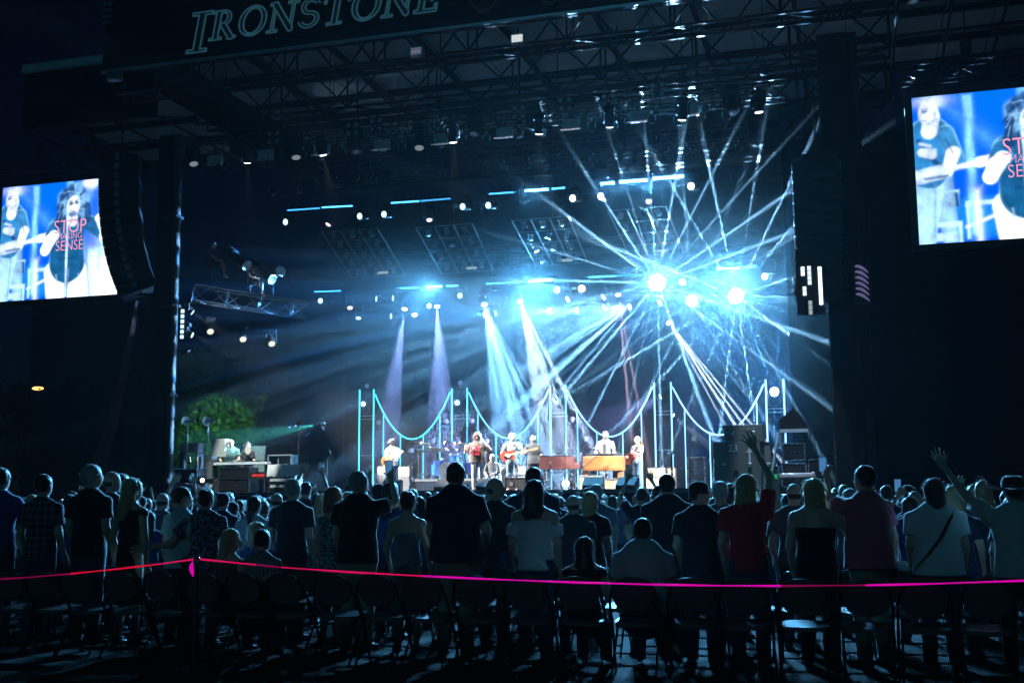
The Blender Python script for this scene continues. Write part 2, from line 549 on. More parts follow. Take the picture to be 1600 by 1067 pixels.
def person(label, loc, rz=0.0, h=1.75, wide=1.0, pose=None, skin='fair', hair=('short', 'brown'), top=None, bottom=None,
           hands=('relaxed', 'relaxed'), head_turn=0.0, head_tilt=0.0, seated=False, lean=0.0, res=.022, top_kind='tee', hat=None,
           glasses=False, group=None, fine_face=False, belly=0.0, bottom_kind='trousers', extra=None, seed=0, strands=90, cat='person', hand_rot=(0, 0)):
    """faces local +y; every joint below is for a 1.75 m tall figure, z up, x to the figure's right"""
    J = {}
    if seated:
        pz = .56
        J['pel'] = (0, -.02, pz); J['che'] = (0, -.02 + lean, pz + .38); J['nek'] = (0, .0 + lean * 1.3, pz + .545); J['hed'] = (0, .03 + lean * 1.4, pz + .70)
        for s, n in ((1, 'r'), (-1, 'l')):
            J['hip' + n] = (.095 * s, 0, pz - .01); J['kne' + n] = (.13 * s, .43, pz - .05); J['ank' + n] = (.13 * s, .42, .09); J['toe' + n] = (.14 * s, .57, .035)
            J['sho' + n] = (.180 * s, lean, pz + .455); J['elb' + n] = (.25 * s, .06 + lean, pz + .20); J['wri' + n] = (.16 * s, .27 + lean, pz + .12)
    else:
        J['pel'] = (0, 0, .95); J['che'] = (0, lean, 1.27); J['nek'] = (0, lean * 1.2, 1.475); J['hed'] = (0, .025 + lean * 1.3, 1.625)
        for s, n in ((1, 'r'), (-1, 'l')):
            J['hip' + n] = (.092 * s, 0, .92); J['kne' + n] = (.105 * s, .02, .50); J['ank' + n] = (.115 * s, -.02, .085); J['toe' + n] = (.145 * s, .13, .03)
            J['sho' + n] = (.180 * s, lean, 1.385); J['elb' + n] = (.245 * s, -.02 + lean, 1.12); J['wri' + n] = (.235 * s, .10 + lean, .89)
    if pose:
        J.update(pose)
    J = {k: Vector(v) for k, v in J.items()}
    W = wide
    for n in ('r', 'l'):
        J['sho' + n].x *= (.5 + .5 * W)
    root = thing('person', label, cat, loc, rz, group, (h / 1.75,) * 3)
    A = {k: np.array(v) for k, v in J.items()}
    pel, che, nek, hed = A['pel'], A['che'], A['nek'], A['hed']
    HR = Matrix.Rotation(head_turn, 3, 'Z') @ Matrix.Rotation(head_tilt, 3, 'X')
    HRn = np.array(HR)
    def torso(P, g=0.0):
        d = cone(P, pel + (0, 0, -.02), pel + (0, 0, .10), .145 * W + g, .135 * W + belly * .6 + g, 1.42 - belly * 2)
        d = smin(d, cone(P, pel + (0, .01, .10), che, .130 * W + belly + g, .150 * W + belly * .5 + g, 1.40 - belly * 2.5), .05)
        d = smin(d, cone(P, che, che + (nek - che) * .55, .150 * W + g, .128 * W + g, 1.38), .05)
        for s in ('r', 'l'):
            d = smin(d, cone(P, che + (nek - che) * .62, A['sho' + s], .070 + g, .050 + g, 1.1), .05)
            d = smin(d, cone(P, nek + (0, -.01, .0), A['sho' + s] + (0, 0, .0), .048 + g * .6, .040 + g * .6, 1.1), .04)
        return d
    def arm(P, s, g=0.0):
        q = 0.9 + .1 * W
        d = cone(P, A['sho' + s], A['elb' + s], .052 * q + g, .041 * q + g)
        return smin(d, cone(P, A['elb' + s], A['wri' + s], .041 * q + g, .026 * q + g), .02)
    def headf(P):
        q = (P - hed) @ HRn + (0, 0, 0)
        d = ell(q, (0, -.012, .025), (.081, .100, .104))
        d = smin(d, ell(q, (0, .022, -.045), (.058, .066, .070)), .03)
        d = smin(d, cone(q, (0, .088, .015), (0, .108, -.022), .010, .015), .012)
        for sx in (-1, 1):
            d = smin(d, ell(q, (.078 * sx, -.012, -.012), (.012, .024, .034)), .008)
            d = np.maximum(d, -(ell(q, (.030 * sx, .092, .018), (.016, .014, .010)) + .002))
        d = smin(d, ell(q, (0, .078, -.062), (.026, .016, .008)), .006)
        return d
    vis_legs = bottom_kind in ('dress', 'shorts', 'skirt')
    def body(P):
        d = torso(P)
        d = smin(d, cone(P, nek + (0, -.005, -.05), hed + (0, -.01, -.04), .058 * (.7 + .3 * W), .052, 1.0), .03)
        d = smin(d, headf(P), .018)
        for s in ('r', 'l'):
            d = smin(d, arm(P, s), .025)
            d = smin(d, cone(P, A['hip' + s], A['kne' + s], .083 * (.6 + .4 * W), .056), .03)
            d = smin(d, cone(P, A['kne' + s], A['ank' + s], .056, .036), .02)
            d = smin(d, cone(P, A['ank' + s] + (0, 0, -.03), A['toe' + s], .038, .028), .02)
        return d
    allp = np.array([A[k] for k in A])
    lo = allp.min(0) - .21 * max(1, W) - belly; hi = allp.max(0) + .21 * max(1, W) + belly
    lo[2] = max(lo[2], -.005)
    hi[2] = max(hi[2], hed[2] + .16)
    Vb, Qb = nets(body, lo, hi, res)
    parts = [(Vb, Qb)]
    for s, sg, kd, hr in (('r', 1, hands[0], hand_rot[0]), ('l', -1, hands[1], hand_rot[1])):
        if kd is None: continue
        hv, hq = hand(kd)
        d = (J['wri' + s] - J['elb' + s]).normalized()
        # palm faces inward (towards the body) by default, the thumb forward
        inward = Vector((-sg, 0.15, 0))
        inward = Matrix.Rotation(hr * sg, 3, d) @ inward
        y = -(inward - d * inward.dot(d)).normalized()
        x = y.cross(d)
        M = Matrix((x, y, d)).transposed()
        hv2 = hv.copy()
        if (M @ Vector((1, 0, 0))).dot(Vector((0, 1, .3))) < 0 and abs(hr) < .01:
            hv2[:, 0] *= -1; hq2 = hq[:, ::-1]
        else:
            hq2 = hq
        hv2 = hv2 * 1.12 @ np.array(M).T + A['wri' + s] + np.array(d) * .01
        parts.append((hv2, hq2))
    off = 0; VV = []; QQ = []
    for v, q in parts:
        VV.append(v); QQ.append(q + off); off += len(v)
    ob('body', np_mesh('body', np.concatenate(VV), np.concatenate(QQ), SKIN[skin]), root)
    # ---- clothes
    if top is not None:
        hem = pel[2] - (.10 if not seated else .03)
        sl = {'tee': .62, 'polo': .66, 'long': 2, 'tank': 0, 'strapless': 0, 'offshoulder': .5}[top_kind]
        ztop = nek[2] + (.012 if top_kind in ('tee', 'polo', 'long') else 0)
        def shirt(P):
            g = .014
            d = torso(P, g)
            d = smin(d, cone(P, pel + (0, 0, -.16), pel + (0, 0, .04), .172 * W + belly * .7 + g, .150 * W + belly * .8 + g, 1.30 - belly * 2), .05)
            if top_kind in ('tank', 'strapless', 'offshoulder'):
                cut = nek[2] - {'tank': .055, 'strapless': .18, 'offshoulder': .13}[top_kind]
                d = np.maximum(d, P[..., 2] - cut)
                if top_kind == 'tank':
                    for sx in (-1, 1):
                        d = np.minimum(d, cyl(P, A['che'] + (.085 * sx, -.02, .02), nek + (.09 * sx, -.01, -.01), .02, .02) )
            if top_kind == 'polo':
                d = smin(d, cyl(P, nek + (0, -.005, -.03), nek + (0, .0, .035), .078, .070), .012)
            if sl > 0:
                for s in ('r', 'l'):
                    a, e, w = A['sho' + s], A['elb' + s], A['wri' + s]
                    if sl < 1:
                        u = (e - a)
                        d = smin(d, cyl(P, a - u * .12 + (u * .45 if top_kind == 'offshoulder' else 0), a + u * sl + (u * .25 if top_kind == 'offshoulder' else 0), .068 + g * .4, .066 + g), .035)
                    else:
                        d = smin(d, cone(P, a, e, .058 + g, .048 + g), .035)
                        d = smin(d, cyl(P, e - (w - e) * .08, w - (w - e) * .04, .048 + g, .036 + g), .02)
            d = d + .0045 * wr(P * np.array((1, 1, .55)), 26, seed) + .0035 * wr(P * np.array((.6, 1, 1.3)), 15, seed + 9)
            d = np.maximum(d, hem - P[..., 2])
            if not seated or True:
                nk = cone(P, nek + (0, 0, -.005), hed, .060, .06)
                d = np.maximum(d, -nk) if top_kind != 'polo' else np.maximum(d, -(nk + .004))
            return d
        tv, tq = nets(shirt, lo, hi, res * .82)
        ob('shirt' if bottom_kind != 'dress' else 'dress', np_mesh('shirt', tv, tq, top), root)
    if bottom is not None:
        def pants(P):
            g = .014
            d = cone(P, pel + (0, 0, -.05), pel + (0, 0, .03), .155 * W + g, .148 * W + g, 1.38)
            if bottom_kind in ('dress', 'skirt'):
                if seated:
                    d = smin(d, cone(P, pel + (0, 0, -.05), (A['kner'] + A['knel']) / 2, .16, .15, 1.0), .05)
                else:
                    d = smin(d, cyl(P, pel + (0, 0, .02), pel + (0, .01, -.50), .15 * W, .23 * W, 1.15), .05)
            else:
                for s in ('r', 'l'):
                    hp, k, an = A['hip' + s], A['kne' + s], A['ank' + s]
                    if bottom_kind == 'shorts':
                        d = smin(d, cyl(P, hp, hp + (k - hp) * .92, .09 * W + g, .085 + g), .04)
                    else:
                        d = smin(d, cone(P, hp, k, .088 * (.5 + .5 * W) + g, .062 + g), .04)
                        d = smin(d, cyl(P, k - (an - k) * .05, an + (an - k) * .08, .062 + g, .052 + g), .03)
            d = d + .005 * wr(P * np.array((1, 1, .5)), 22, seed + 3)
            return np.maximum(d, P[..., 2] - (pel[2] + (.06 if top_kind != 'crop' else .06)))
        hi2 = hi.copy(); hi2[2] = pel[2] + .15
        pv, pq = nets(pants, lo, hi2, res)
        ob({'trousers': 'trousers', 'shorts': 'shorts'}.get(bottom_kind, 'skirt'), np_mesh('trousers', pv, pq, bottom), root)
    for s in ('r', 'l'):
        if seated and not fine_face: break
        b = MB()
        a, t = J['ank' + s], J['toe' + s]
        f = (t - a); f.z = 0; f.normalize(); sd = Vector((f.y, -f.x, 0))
        z0 = a.z - .085
        ring = []
        for (u, w, hh) in ((-.065, .034, .075), (-.03, .042, .085), (.04, .044, .07), (.12, .048, .05), (.165, .040, .035), (.19, .02, .02)):
            c = Vector((a.x, a.y, z0)) + f * u
            ring.append([c - sd * w + Vector((0, 0, .0)), c - sd * w * 1.04 + Vector((0, 0, hh * .6)), c + Vector((0, 0, hh + .02)), c + sd * w * 1.04 + Vector((0, 0, hh * .6)), c + sd * w])
        vs = [p for r_ in ring for p in r_]
        fs = [(i * 5 + k, (i + 1) * 5 + k, (i + 1) * 5 + (k + 1) % 5, i * 5 + (k + 1) % 5) for i in range(5) for k in range(5)]
        fs += [tuple(range(5)), tuple(reversed(range(25, 30)))]
        b.add(vs, fs)
        b.build('shoe', SHOEM, root, True)
    # ---- hair
    Hm = Matrix.Translation(J['hed']) @ HR.to_4x4()
    hk, hc = hair
    if hk in ('bob', 'long', 'curly', 'bun') and res < .03: strands = max(strands, 330)
    hm = HAIRM[hc]
    if hk != 'bald':
        def hairf(P):
            d = ell(P, (0, -.022, .040), (.088, .102, .098))
            if hk in ('short', 'buzz'):
                g = 0.0 if hk == 'short' else -.006
                d = d - g
                d = smin(d, ell(P, (0, -.050, -.005), (.078, .066, .075)), .02)
                d = np.maximum(d, -(P[..., 2] - (-.062 - P[..., 1] * .1)))
                d = np.maximum(d, -(ell(P, (0, .13, -.02), (.085, .115, .085))))
                d = d + .007 * wr(P, 60, seed)
            elif hk == 'bob':
                d = smin(d, cone(P, (0, -.045, .02), (0, -.055, -.12), .098, .092, 1.15), .03)
                d = np.maximum(d, -(P[..., 2] + .155 + .01 * np.sin(P[..., 0] * 90)))
                d = np.maximum(d, -(ell(P, (0, .13, -.06), (.066, .10, .14))))
                d = d + .010 * wr(P * np.array((1, 1, .22)), 80, seed) + .012 * np.sin(P[..., 0] * 23 + seed) * np.clip(-P[..., 2] * 7, 0, 1)
            elif hk == 'long':
                d = smin(d, cone(P, (0, -.05, .02), (0, -.085, -.20), .092, .098, 1.35), .03)
                d = smin(d, cone(P, (0, -.085, -.20), (.01, -.10, -.40), .098, .055, 1.7), .04)
                d = np.maximum(d, -(ell(P, (0, .13, -.08), (.064, .10, .16))))
                d = d + .011 * wr(P * np.array((1, 1, .16)), 75, seed) + .015 * np.sin(P[..., 0] * 19 + seed) * np.clip(-P[..., 2] * 4, 0, 1)
            elif hk == 'curly':
                d = d - .03
                d = smin(d, cone(P, (0, -.03, .0), (0, -.04, -.15), .125, .115, 1.1), .04)
                d = np.maximum(d, -(ell(P, (0, .15, -.035), (.064, .12, .10))))
                d = d + .016 * wr(P, 70, seed)
            elif hk in ('bun', 'pony'):
                d = smin(d, ell(P, (0, -.050, -.005), (.078, .066, .075)), .02)
                d = np.maximum(d, -(ell(P, (0, .13, -.02), (.085, .115, .085))))
                if hk == 'bun':
                    d = smin(d, ell(P, (0, -.09, .085), (.048, .045, .042)), .012)
                else:
                    d = smin(d, cone(P, (0, -.13, .03), (0, -.16, -.10), .026, .034), .012)
                    d = smin(d, cone(P, (0, -.16, -.10), (0, -.14, -.27), .034, .012), .012)
                d = d + .004 * wr(P, 85, seed)
            return d
        lo_h = (-.17, -.24, -.50 if hk == 'long' else (-.34 if hk == 'pony' else -.25)); hi_h = (.17, .15, .20)
        hv, hq = nets(hairf, lo_h, hi_h, min(res * .62, .0135))
        hv = hv @ HRn.T + hed
        ho = ob('hair', np_mesh('hair', hv, hq, hm), root)
        if strands:
            # loose hairs lifting off the outline
            rs = random.Random(seed + 5); b = MB()
            N_ = len(hv)
            for _ in range(strands):
                p = Vector(hv[rs.randrange(N_)]); q = HR.transposed() @ (p - J['hed'])
                n = (q - Vector((0, -.03, .0))).normalized()
                if q.y > .05 and q.z < .03: continue
                if hk in ('short', 'buzz') and q.z < -.02: continue
                drop = -1 if q.z < .0 else -.35
                d1 = (n * .35 + Vector((rs.uniform(-.5, .5), rs.uniform(-.5, .5), drop))).normalized()
                d2 = (d1 + Vector((rs.uniform(-.4, .4), rs.uniform(-.3, .3), -.8))).normalized()
                L_ = rs.uniform(.018, .06) * (1.0 if hk not in ('short', 'buzz') else .38)
                p0 = q - n * .006; p1 = q + n * .008 + d1 * L_ * .5; p2 = p1 + d2 * L_ * .6
                w = Vector((rs.uniform(-1, 1), rs.uniform(-1, 1), rs.uniform(-1, 1))).normalized() * .0016
                b.add([HR @ x + J['hed'] for x in (p0 - w, p0 + w, p1 + w, p1 - w, p2)], [(0, 1, 2, 3), (3, 2, 4)])
            so = b.build('loose_hair', HAIRT[hc], root); so['kind'] = 'stuff'
    else:
        def stub(P):
            d = ell(P, (0, -.016, .010), (.0815, .0995, .085))
            d = np.maximum(d, P[..., 2] - .012)
            d = np.maximum(d, -P[..., 2] - .05)
            return np.maximum(d, -(ell(P, (0, .13, -.02), (.085, .135, .11))))
        hv, hq = nets(stub, (-.12, -.15, -.1), (.12, .12, .08), .012)
        ob('hair', np_mesh('hair', hv @ HRn.T + hed, hq, hm), root)
    if hat == 'cap':
        b = MB(); b.lathe([(.094, .015), (.096, .05), (.090, .09), (.070, .12), (.03, .138)], 16, Hm @ Matrix.Translation((0, -.012, .0)) @ Matrix.Scale(1.1, 4, (0, 1, 0)))
        c = b.build('cap_crown', cloth('cap_dark', (.02, .02, .03)), root, True)
        b = MB(); pts = [(-.08, 0), (-.085, .05), (-.05, .10), (0, .115), (.05, .10), (.085, .05), (.08, 0)]
        MM = Hm @ Matrix.Translation((0, .075, .028)) @ Matrix.Rotation(R(98), 4, 'X')
        b.prism(pts, -.004, .004, MM)
        b.build('cap_brim', extra or cloth('cap_dark', (.02, .02, .03)), root, True)
    if hat == 'flat':
        b = MB(); b.lathe([(.098, .03), (.106, .045), (.100, .085), (.06, .115), (.02, .12)], 16, Hm @ Matrix.Scale(1.12, 4, (0, 1, 0)))
        b.lathe([(.13, .022), (.13, .034), (.10, .040)], 18, Hm @ Matrix.Translation((0, .02, 0)))
        b.build('hat', cloth('hat_dark', (.035, .035, .04)), root, True)
    if hat == 'cowboy':
        b = MB(); b.lathe([(.100, .02), (.104, .03), (.100, .09), (.085, .135), (.05, .148), (.02, .135)], 20, Hm @ Matrix.Scale(1.15, 4, (0, 1, 0)))
        b.build('hat_crown', cloth('hat_straw', (.03, .025, .02)), root, True)
        vs = []; fs = []
        n = 28
        for rr, up in ((.095, 0), (.17, .25), (.235, 1.0)):
            for k in range(n):
                a = 2 * math.pi * k / n
                zz = .026 + .05 * up * (abs(math.cos(a)) ** 2.2) - .012 * up * abs(math.sin(a))
                vs.append((rr * math.cos(a), rr * 1.18 * math.sin(a), zz))
        vs2 = [(x, y, z + .006) for x, y, z in vs]
        for i in range(2):
            for k in range(n):
                k2 = (k + 1) % n
                fs.append((i * n + k2, i * n + k, (i + 1) * n + k, (i + 1) * n + k2))
                fs.append((3 * n + i * n + k, 3 * n + i * n + k2, 3 * n + (i + 1) * n + k2, 3 * n + (i + 1) * n + k))
        for k in range(n):
            k2 = (k + 1) % n
            fs.append((2 * n + k2, 2 * n + k, 5 * n + k, 5 * n + k2))
        b = MB(); b.add(vs + vs2, fs, Hm); b.build('hat_brim', cloth('hat_straw', (.03, .025, .02)), root, True)
    if fine_face:
        for sx in (-1, 1):
            b = MB(); b.ball((.030 * sx, .084, .018), (.013, .010, .009), 8, Hm); b.build('eye', EYEM, root, True)
        b = MB(); b.ball((0, .093, -.060), (.022, .006, .005), 8, Hm); b.build('mouth', mat('lips', (.30, .10, .09), .5), root, True)
    if glasses:
        b = MB()
        for sx in (-1, 1):
            b.lathe([(.024, -.002), (.026, 0), (.024, .002)], 12, Hm @ Matrix.Translation((.033 * sx, .104, .018)) @ Matrix.Rotation(R(90), 4, 'X'))
            b.tube((.058 * sx, .10, .02), (.080 * sx, -.01, .02), .0025, n=5, M=Hm)
        b.tube((-.01, .106, .02), (.01, .106, .02), .0025, n=5, M=Hm)
        b.build('glasses', mat('dark_glasses', (.01, .01, .012), .15), root)
    root['J'] = 0
    del root['J']
    return root, J

# ================================================================== common materials
BLK = mat('black_paint', (.012, .012, .014), .5, var=.3, scale=6, spec=.2)
BLKM = mat('black_matt', (.008, .008, .010), .85, var=.2, scale=3, spec=.1)
STEEL = mat('truss_steel', (.20, .21, .22), .35, .9, var=.2, scale=10)
DSTEEL = mat('dark_steel', (.030, .032, .035), .5, .3, spec=.3, var=.2, scale=8)
ALU = mat('aluminium', (.55, .56, .58), .28, 1.0, var=.15, scale=12)
DRAPE = mat('black_drape', (.006, .008, .013), .95, var=.25, scale=1.5, bump=.2, spec=.05)
WHITE = mat('white_paint', (.72, .72, .70), .5, var=.08, scale=6)
GLASS = mat('lamp_glass', (.10, .11, .13), .12, .0, spec=.9)
CHROME = mat('chrome', (.7, .7, .72), .12, 1.0)
WOOD = mat('organ_wood', (.20, .085, .028), .4, var=.25, scale=5)
MAROON = mat('maroon_cloth', (.10, .028, .026), .6, var=.15, scale=5)
TOLEX = mat('cream_grille', (.30, .26, .17), .8, var=.1, scale=40)
TAN = mat('tan_grille', (.36, .24, .13), .8, var=.1, scale=40)
CASE = mat('road_case', (.045, .045, .047), .5, var=.3, scale=4)
GREYCASE = mat('grey_case', (.13, .135, .12), .65, var=.18, scale=3)

# ================================================================== ground
def sheet(name, x0, x1, y0, y1, z, m, nx=1, ny=1, amp=0.0):
    vs = []; fs = []
    for j in range(ny + 1):
        for i in range(nx + 1):
            vs.append((x0 + (x1 - x0) * i / nx, y0 + (y1 - y0) * j / ny, z + (rnd.uniform(-amp, amp) if amp else 0)))
    for j in range(ny):
        for i in range(nx):
            k = j * (nx + 1) + i
            fs.append((k, k + 1, k + nx + 2, k + nx + 1))
    b = MB(); b.add(vs, fs)
    o = b.build(name, m); o['kind'] = 'structure'
    return o
sheet('ground', -900, 900, -200, 1500, 0, mat('grass_ground', (.030, .042, .022), .95, var=.5, scale=.4, bump=.3))
sheet('seating_paving', -22, 22, 2, 33, .004, mat('paving', (.014, .014, .016), .85, spec=.2, var=.45, scale=1.2, bump=.4), 1, 1)
# dark hills far behind the stage
vs = []; fs = []
n = 60
for i in range(n + 1):
    x = -700 + 1400 * i / n
    hgt = 26 + 16 * math.sin(i * .31) + 8 * math.sin(i * .9 + 1)
    vs += [(x, 600, -1), (x, 640, hgt * .7), (x, 700, hgt)]
for i in range(n):
    for k in range(2):
        a = i * 3 + k
        fs.append((a, a + 3, a + 4, a + 1))
b = MB(); b.add(vs, fs); o = b.build('hills', mat('hill_woods', (.02, .03, .02), .95, var=.5, scale=.02)); o['kind'] = 'structure'

# ================================================================== truss builder
_brace = {}
def brace_mesh(L, r, m, nm='brace'):
    key = (round(L, 3), r, m.name)
    if key not in _brace:
        b = MB(); b.tube((0, 0, 0), (0, 0, L), r, n=6); _brace[key] = b.mesh(nm, m, True)
    return _brace[key]
def bar(parent, p0, p1, r, m, name='brace'):
    p0, p1 = Vector(p0), Vector(p1)
    d = p1 - p0
    o = ob(name, brace_mesh(d.length, r, m), parent, p0)
    o.rotation_euler = d.to_track_quat('Z', 'Y').to_euler()
    return o
def truss(label, a0, a1, b, h, w=.5, dep=.5, bay=1.0, r=.025, rb=.014, m=None, group='lighting trusses under the roof', faces='fb', name='lighting_truss', along='a', end=None, cat='truss', zig=True):
    """box truss hung with its lowest chord at h"""
    m = m or DSTEEL
    if end is None:
        p = S(a0, b, h); L = a1 - a0; rz = ROTZ
        t = thing(name, label, cat, p, rz, group)
    else:
        p = Vector(a0); q = Vector(end); L = (q - p).length
        t = thing(name, label, cat, p, 0, group)
        d = (q - p)
        t.rotation_euler = (0, -math.asin(d.z / L), math.atan2(d.y, d.x))
    for y in (-w / 2, w / 2):
        for z in (0, dep):
            bar(t, (0, y, z), (L, y, z), r, m, 'chord')
    n = max(1, int(round(L / bay))); st = L / n
    for i in range(n + 1):
        for y in ((-w / 2,) if faces == 'f' else (-w / 2, w / 2)):
            if not zig or i % 2 == 0: bar(t, (i * st, y, 0), (i * st, y, dep), rb, m)
        if i < n:
            for y, fl in (((-w / 2, 0),) if faces == 'f' else ((-w / 2, 0), (w / 2, 1))):
                z0, z1 = (0, dep) if (i + fl) % 2 == 0 else (dep, 0)
                bar(t, (i * st, y, z0), ((i + 1) * st, y, z1), rb, m)
            y0, y1 = (-w / 2, w / 2) if i % 2 == 0 else (w / 2, -w / 2)
            bar(t, (i * st, y0, 0), ((i + 1) * st, y1, 0), rb, m)
    return t

# ================================================================== stage deck
A_L, A_R = -14.2, 10.4
st = thing('stage', 'wide raised black stage with a dark skirt in front of the standing crowd', 'stage', S(0, 0, 0), ROTZ)
b = MB(); b.box(((A_L + A_R) / 2, 3.75, DECK - .06), (A_R - A_L, 13.5, .12)); b.build('deck', mat('stage_floor', (.03, .03, .032), .35, var=.3, scale=2), st)
for i in range(20):
    w = (A_R - A_L) / 20
    vs = []; fs = []
    for k in range(13):
        y = -3.0 - .03 * math.cos(k / 12 * 2 * math.pi * 2)
        vs += [(A_L + i * w + w * k / 12 * .99, y, .01), (A_L + i * w + w * k / 12 * .99, y, DECK - .12)]
    for k in range(12): fs.append((2 * k, 2 * k + 2, 2 * k + 3, 2 * k + 1))
    MB().add(vs, fs).build('skirt', DRAPE, st)
# front fill wall behind the skirt
b = MB(); b.box(((A_L + A_R) / 2, 3.75, (DECK - .12) / 2), (A_R - A_L - .2, 13.2, DECK - .12)); b.build('substructure', BLKM, st)

# ================================================================== roof
RF = on(180, 118, -3.5)[1]             # lower edge of the front fascia
roof_a0 = on(168, 118, -3.5)[0]; roof_a1 = 12.6
RF2 = RF + .1
roof = thing('stage_roof', 'huge steel stage roof with corrugated underside above the band', 'stage roof', S(roof_a0, -3.5, 0), ROTZ)
RW = roof_a1 - roof_a0
MB().box((RW / 2, -.15, RF + 1.9), (RW, .3, 3.8)).build('fascia', mat('fascia_black', (.005, .005, .006), .6, spec=.15, var=.2, scale=1), roof)
b = MB(); b.box((RW / 2, -.40, RF + 3.05), (RW, .22, .22), bev=.03); b.build('gutter', mat('gutter_grey', (.40, .42, .42), .5, var=.1), roof)
b = MB(); b.box((RW / 2, -.34, RF + .02), (RW, .10, .09), bev=.02); b.build('lower_trim', mat('trim_grey', (.22, .25, .27), .35, .6), roof)
CORR = mat('corrugated_metal', (.30, .34, .33), .6, .0, spec=.2, var=.2, scale=1.2)
# corrugated ceiling sheets, each one its own panel
nb = 16; pw = RW / nb
def corr_mesh(w, L, pitch=.19, amp=.022):
    vs = []; fs = []
    n = int(L / pitch * 4)
    for k in range(n + 1):
        y = L * k / n; z = amp * (1, 1, -1, -1)[k % 4]
        vs += [(0, y, z), (w, y, z)]
    for k in range(n): fs.append((2 * k, 2 * k + 2, 2 * k + 3, 2 * k + 1))
    return MB().add(vs, fs).mesh('ceiling_panel', CORR)
cm = corr_mesh(pw * .985, 3.0)
for i in range(nb):
    for j in range(5):
        o = ob('ceiling_panel', cm, roof, (i * pw, .3 + j * 3.05, RF2 + 1.95 + .02 * ((i + j) % 2)))
for j in range(6):
    MB().box((RW / 2, .25 + j * 3.05, RF2 + 1.78), (RW, .12, .26)).build('purlin', BLK, roof)
for i in range(nb // 2 + 1):
    MB().box((i * 2 * pw, 8, RF2 + 1.62), (.14, 15.4, .2)).build('rafter', BLK, roof)
MB().box((RW / 2, 7.8, RF2 + 2.2), (RW, 15.6, .1)).build('roof_deck', BLK, roof)
MB().box((.1, 8, RF2 + 1.2), (.15, 15.5, 2.2)).build('side_fascia', BLKM, roof)
for j, (bb, dr) in enumerate(((-2.9, 2.0), (2.0, 1.6), (7.0, 1.6), (11.4, 1.6))):
    truss(('deep black roof truss right behind the lettered fascia', 'second deep roof truss from the front under the corrugated ceiling',
           'third deep roof truss from the front under the corrugated ceiling', 'rearmost deep roof truss under the corrugated ceiling')[j],
          roof_a0 + .3, roof_a1 - .3, bb, RF2 - dr * (.35 if j == 0 else .15), .9, dr, 1.55, .06, .035, BLK, 'deep roof trusses', name='roof_truss')

# roof wings
def wing(name, label, a0, a1, b0, htop, hbot):
    t = thing(name, label, 'roof', S(a0, b0, 0), ROTZ)
    W_ = a1 - a0
    MB().box((W_ / 2, 0, (htop + hbot) / 2), (W_, .25, htop - hbot)).build('fascia', BLKM, t)
    MB().box((W_ / 2, -.2, htop - .12), (W_, .2, .34), bev=.04).build('gutter', MATS['gutter_grey'], t)
    n = max(2, int(W_ / 1.5)); w = W_ / n
    cm2 = corr_mesh(w * .98, 2.4)
    for i in range(n):
        for j in range(3):
            ob('ceiling_panel', cm2, t, (i * w, .25 + j * 2.45, hbot + .9))
    for j in range(4):
        MB().box((W_ / 2, .2 + j * 2.45, hbot + .72), (W_, .12, .22)).build('purlin', BLK, t)
    for i in range(n + 1):
        for j in range(3):
            bar(t, (i * w, .2 + j * 2.45, hbot + .05), (i * w, .2 + (j + 1) * 2.45, hbot + .7), .035, BLK)
        bar(t, (i * w, .2, hbot + .05), (i * w, 7.6, hbot + .05), .05, BLK, 'chord')
    for j in (1, 2):
        bar(t, (0, .2 + j * 2.45, hbot + .05), (W_, .2 + j * 2.45, hbot + .05), .05, BLK, 'chord')
    return t
la0, lt = on(42, 108, -1.5); lb = on(35, 205, -1.5)[1]
wing('wing_roof', 'lower left wing roof with a pale gutter beside the big fascia', la0, roof_a0 + .6, -1.5, lt, lb)
wing('wing_roof', 'right wing roof with thin trusses above the right video screen', roof_a1 - .2, roof_a1 + 12, -2.5, 17.2, 15.6)

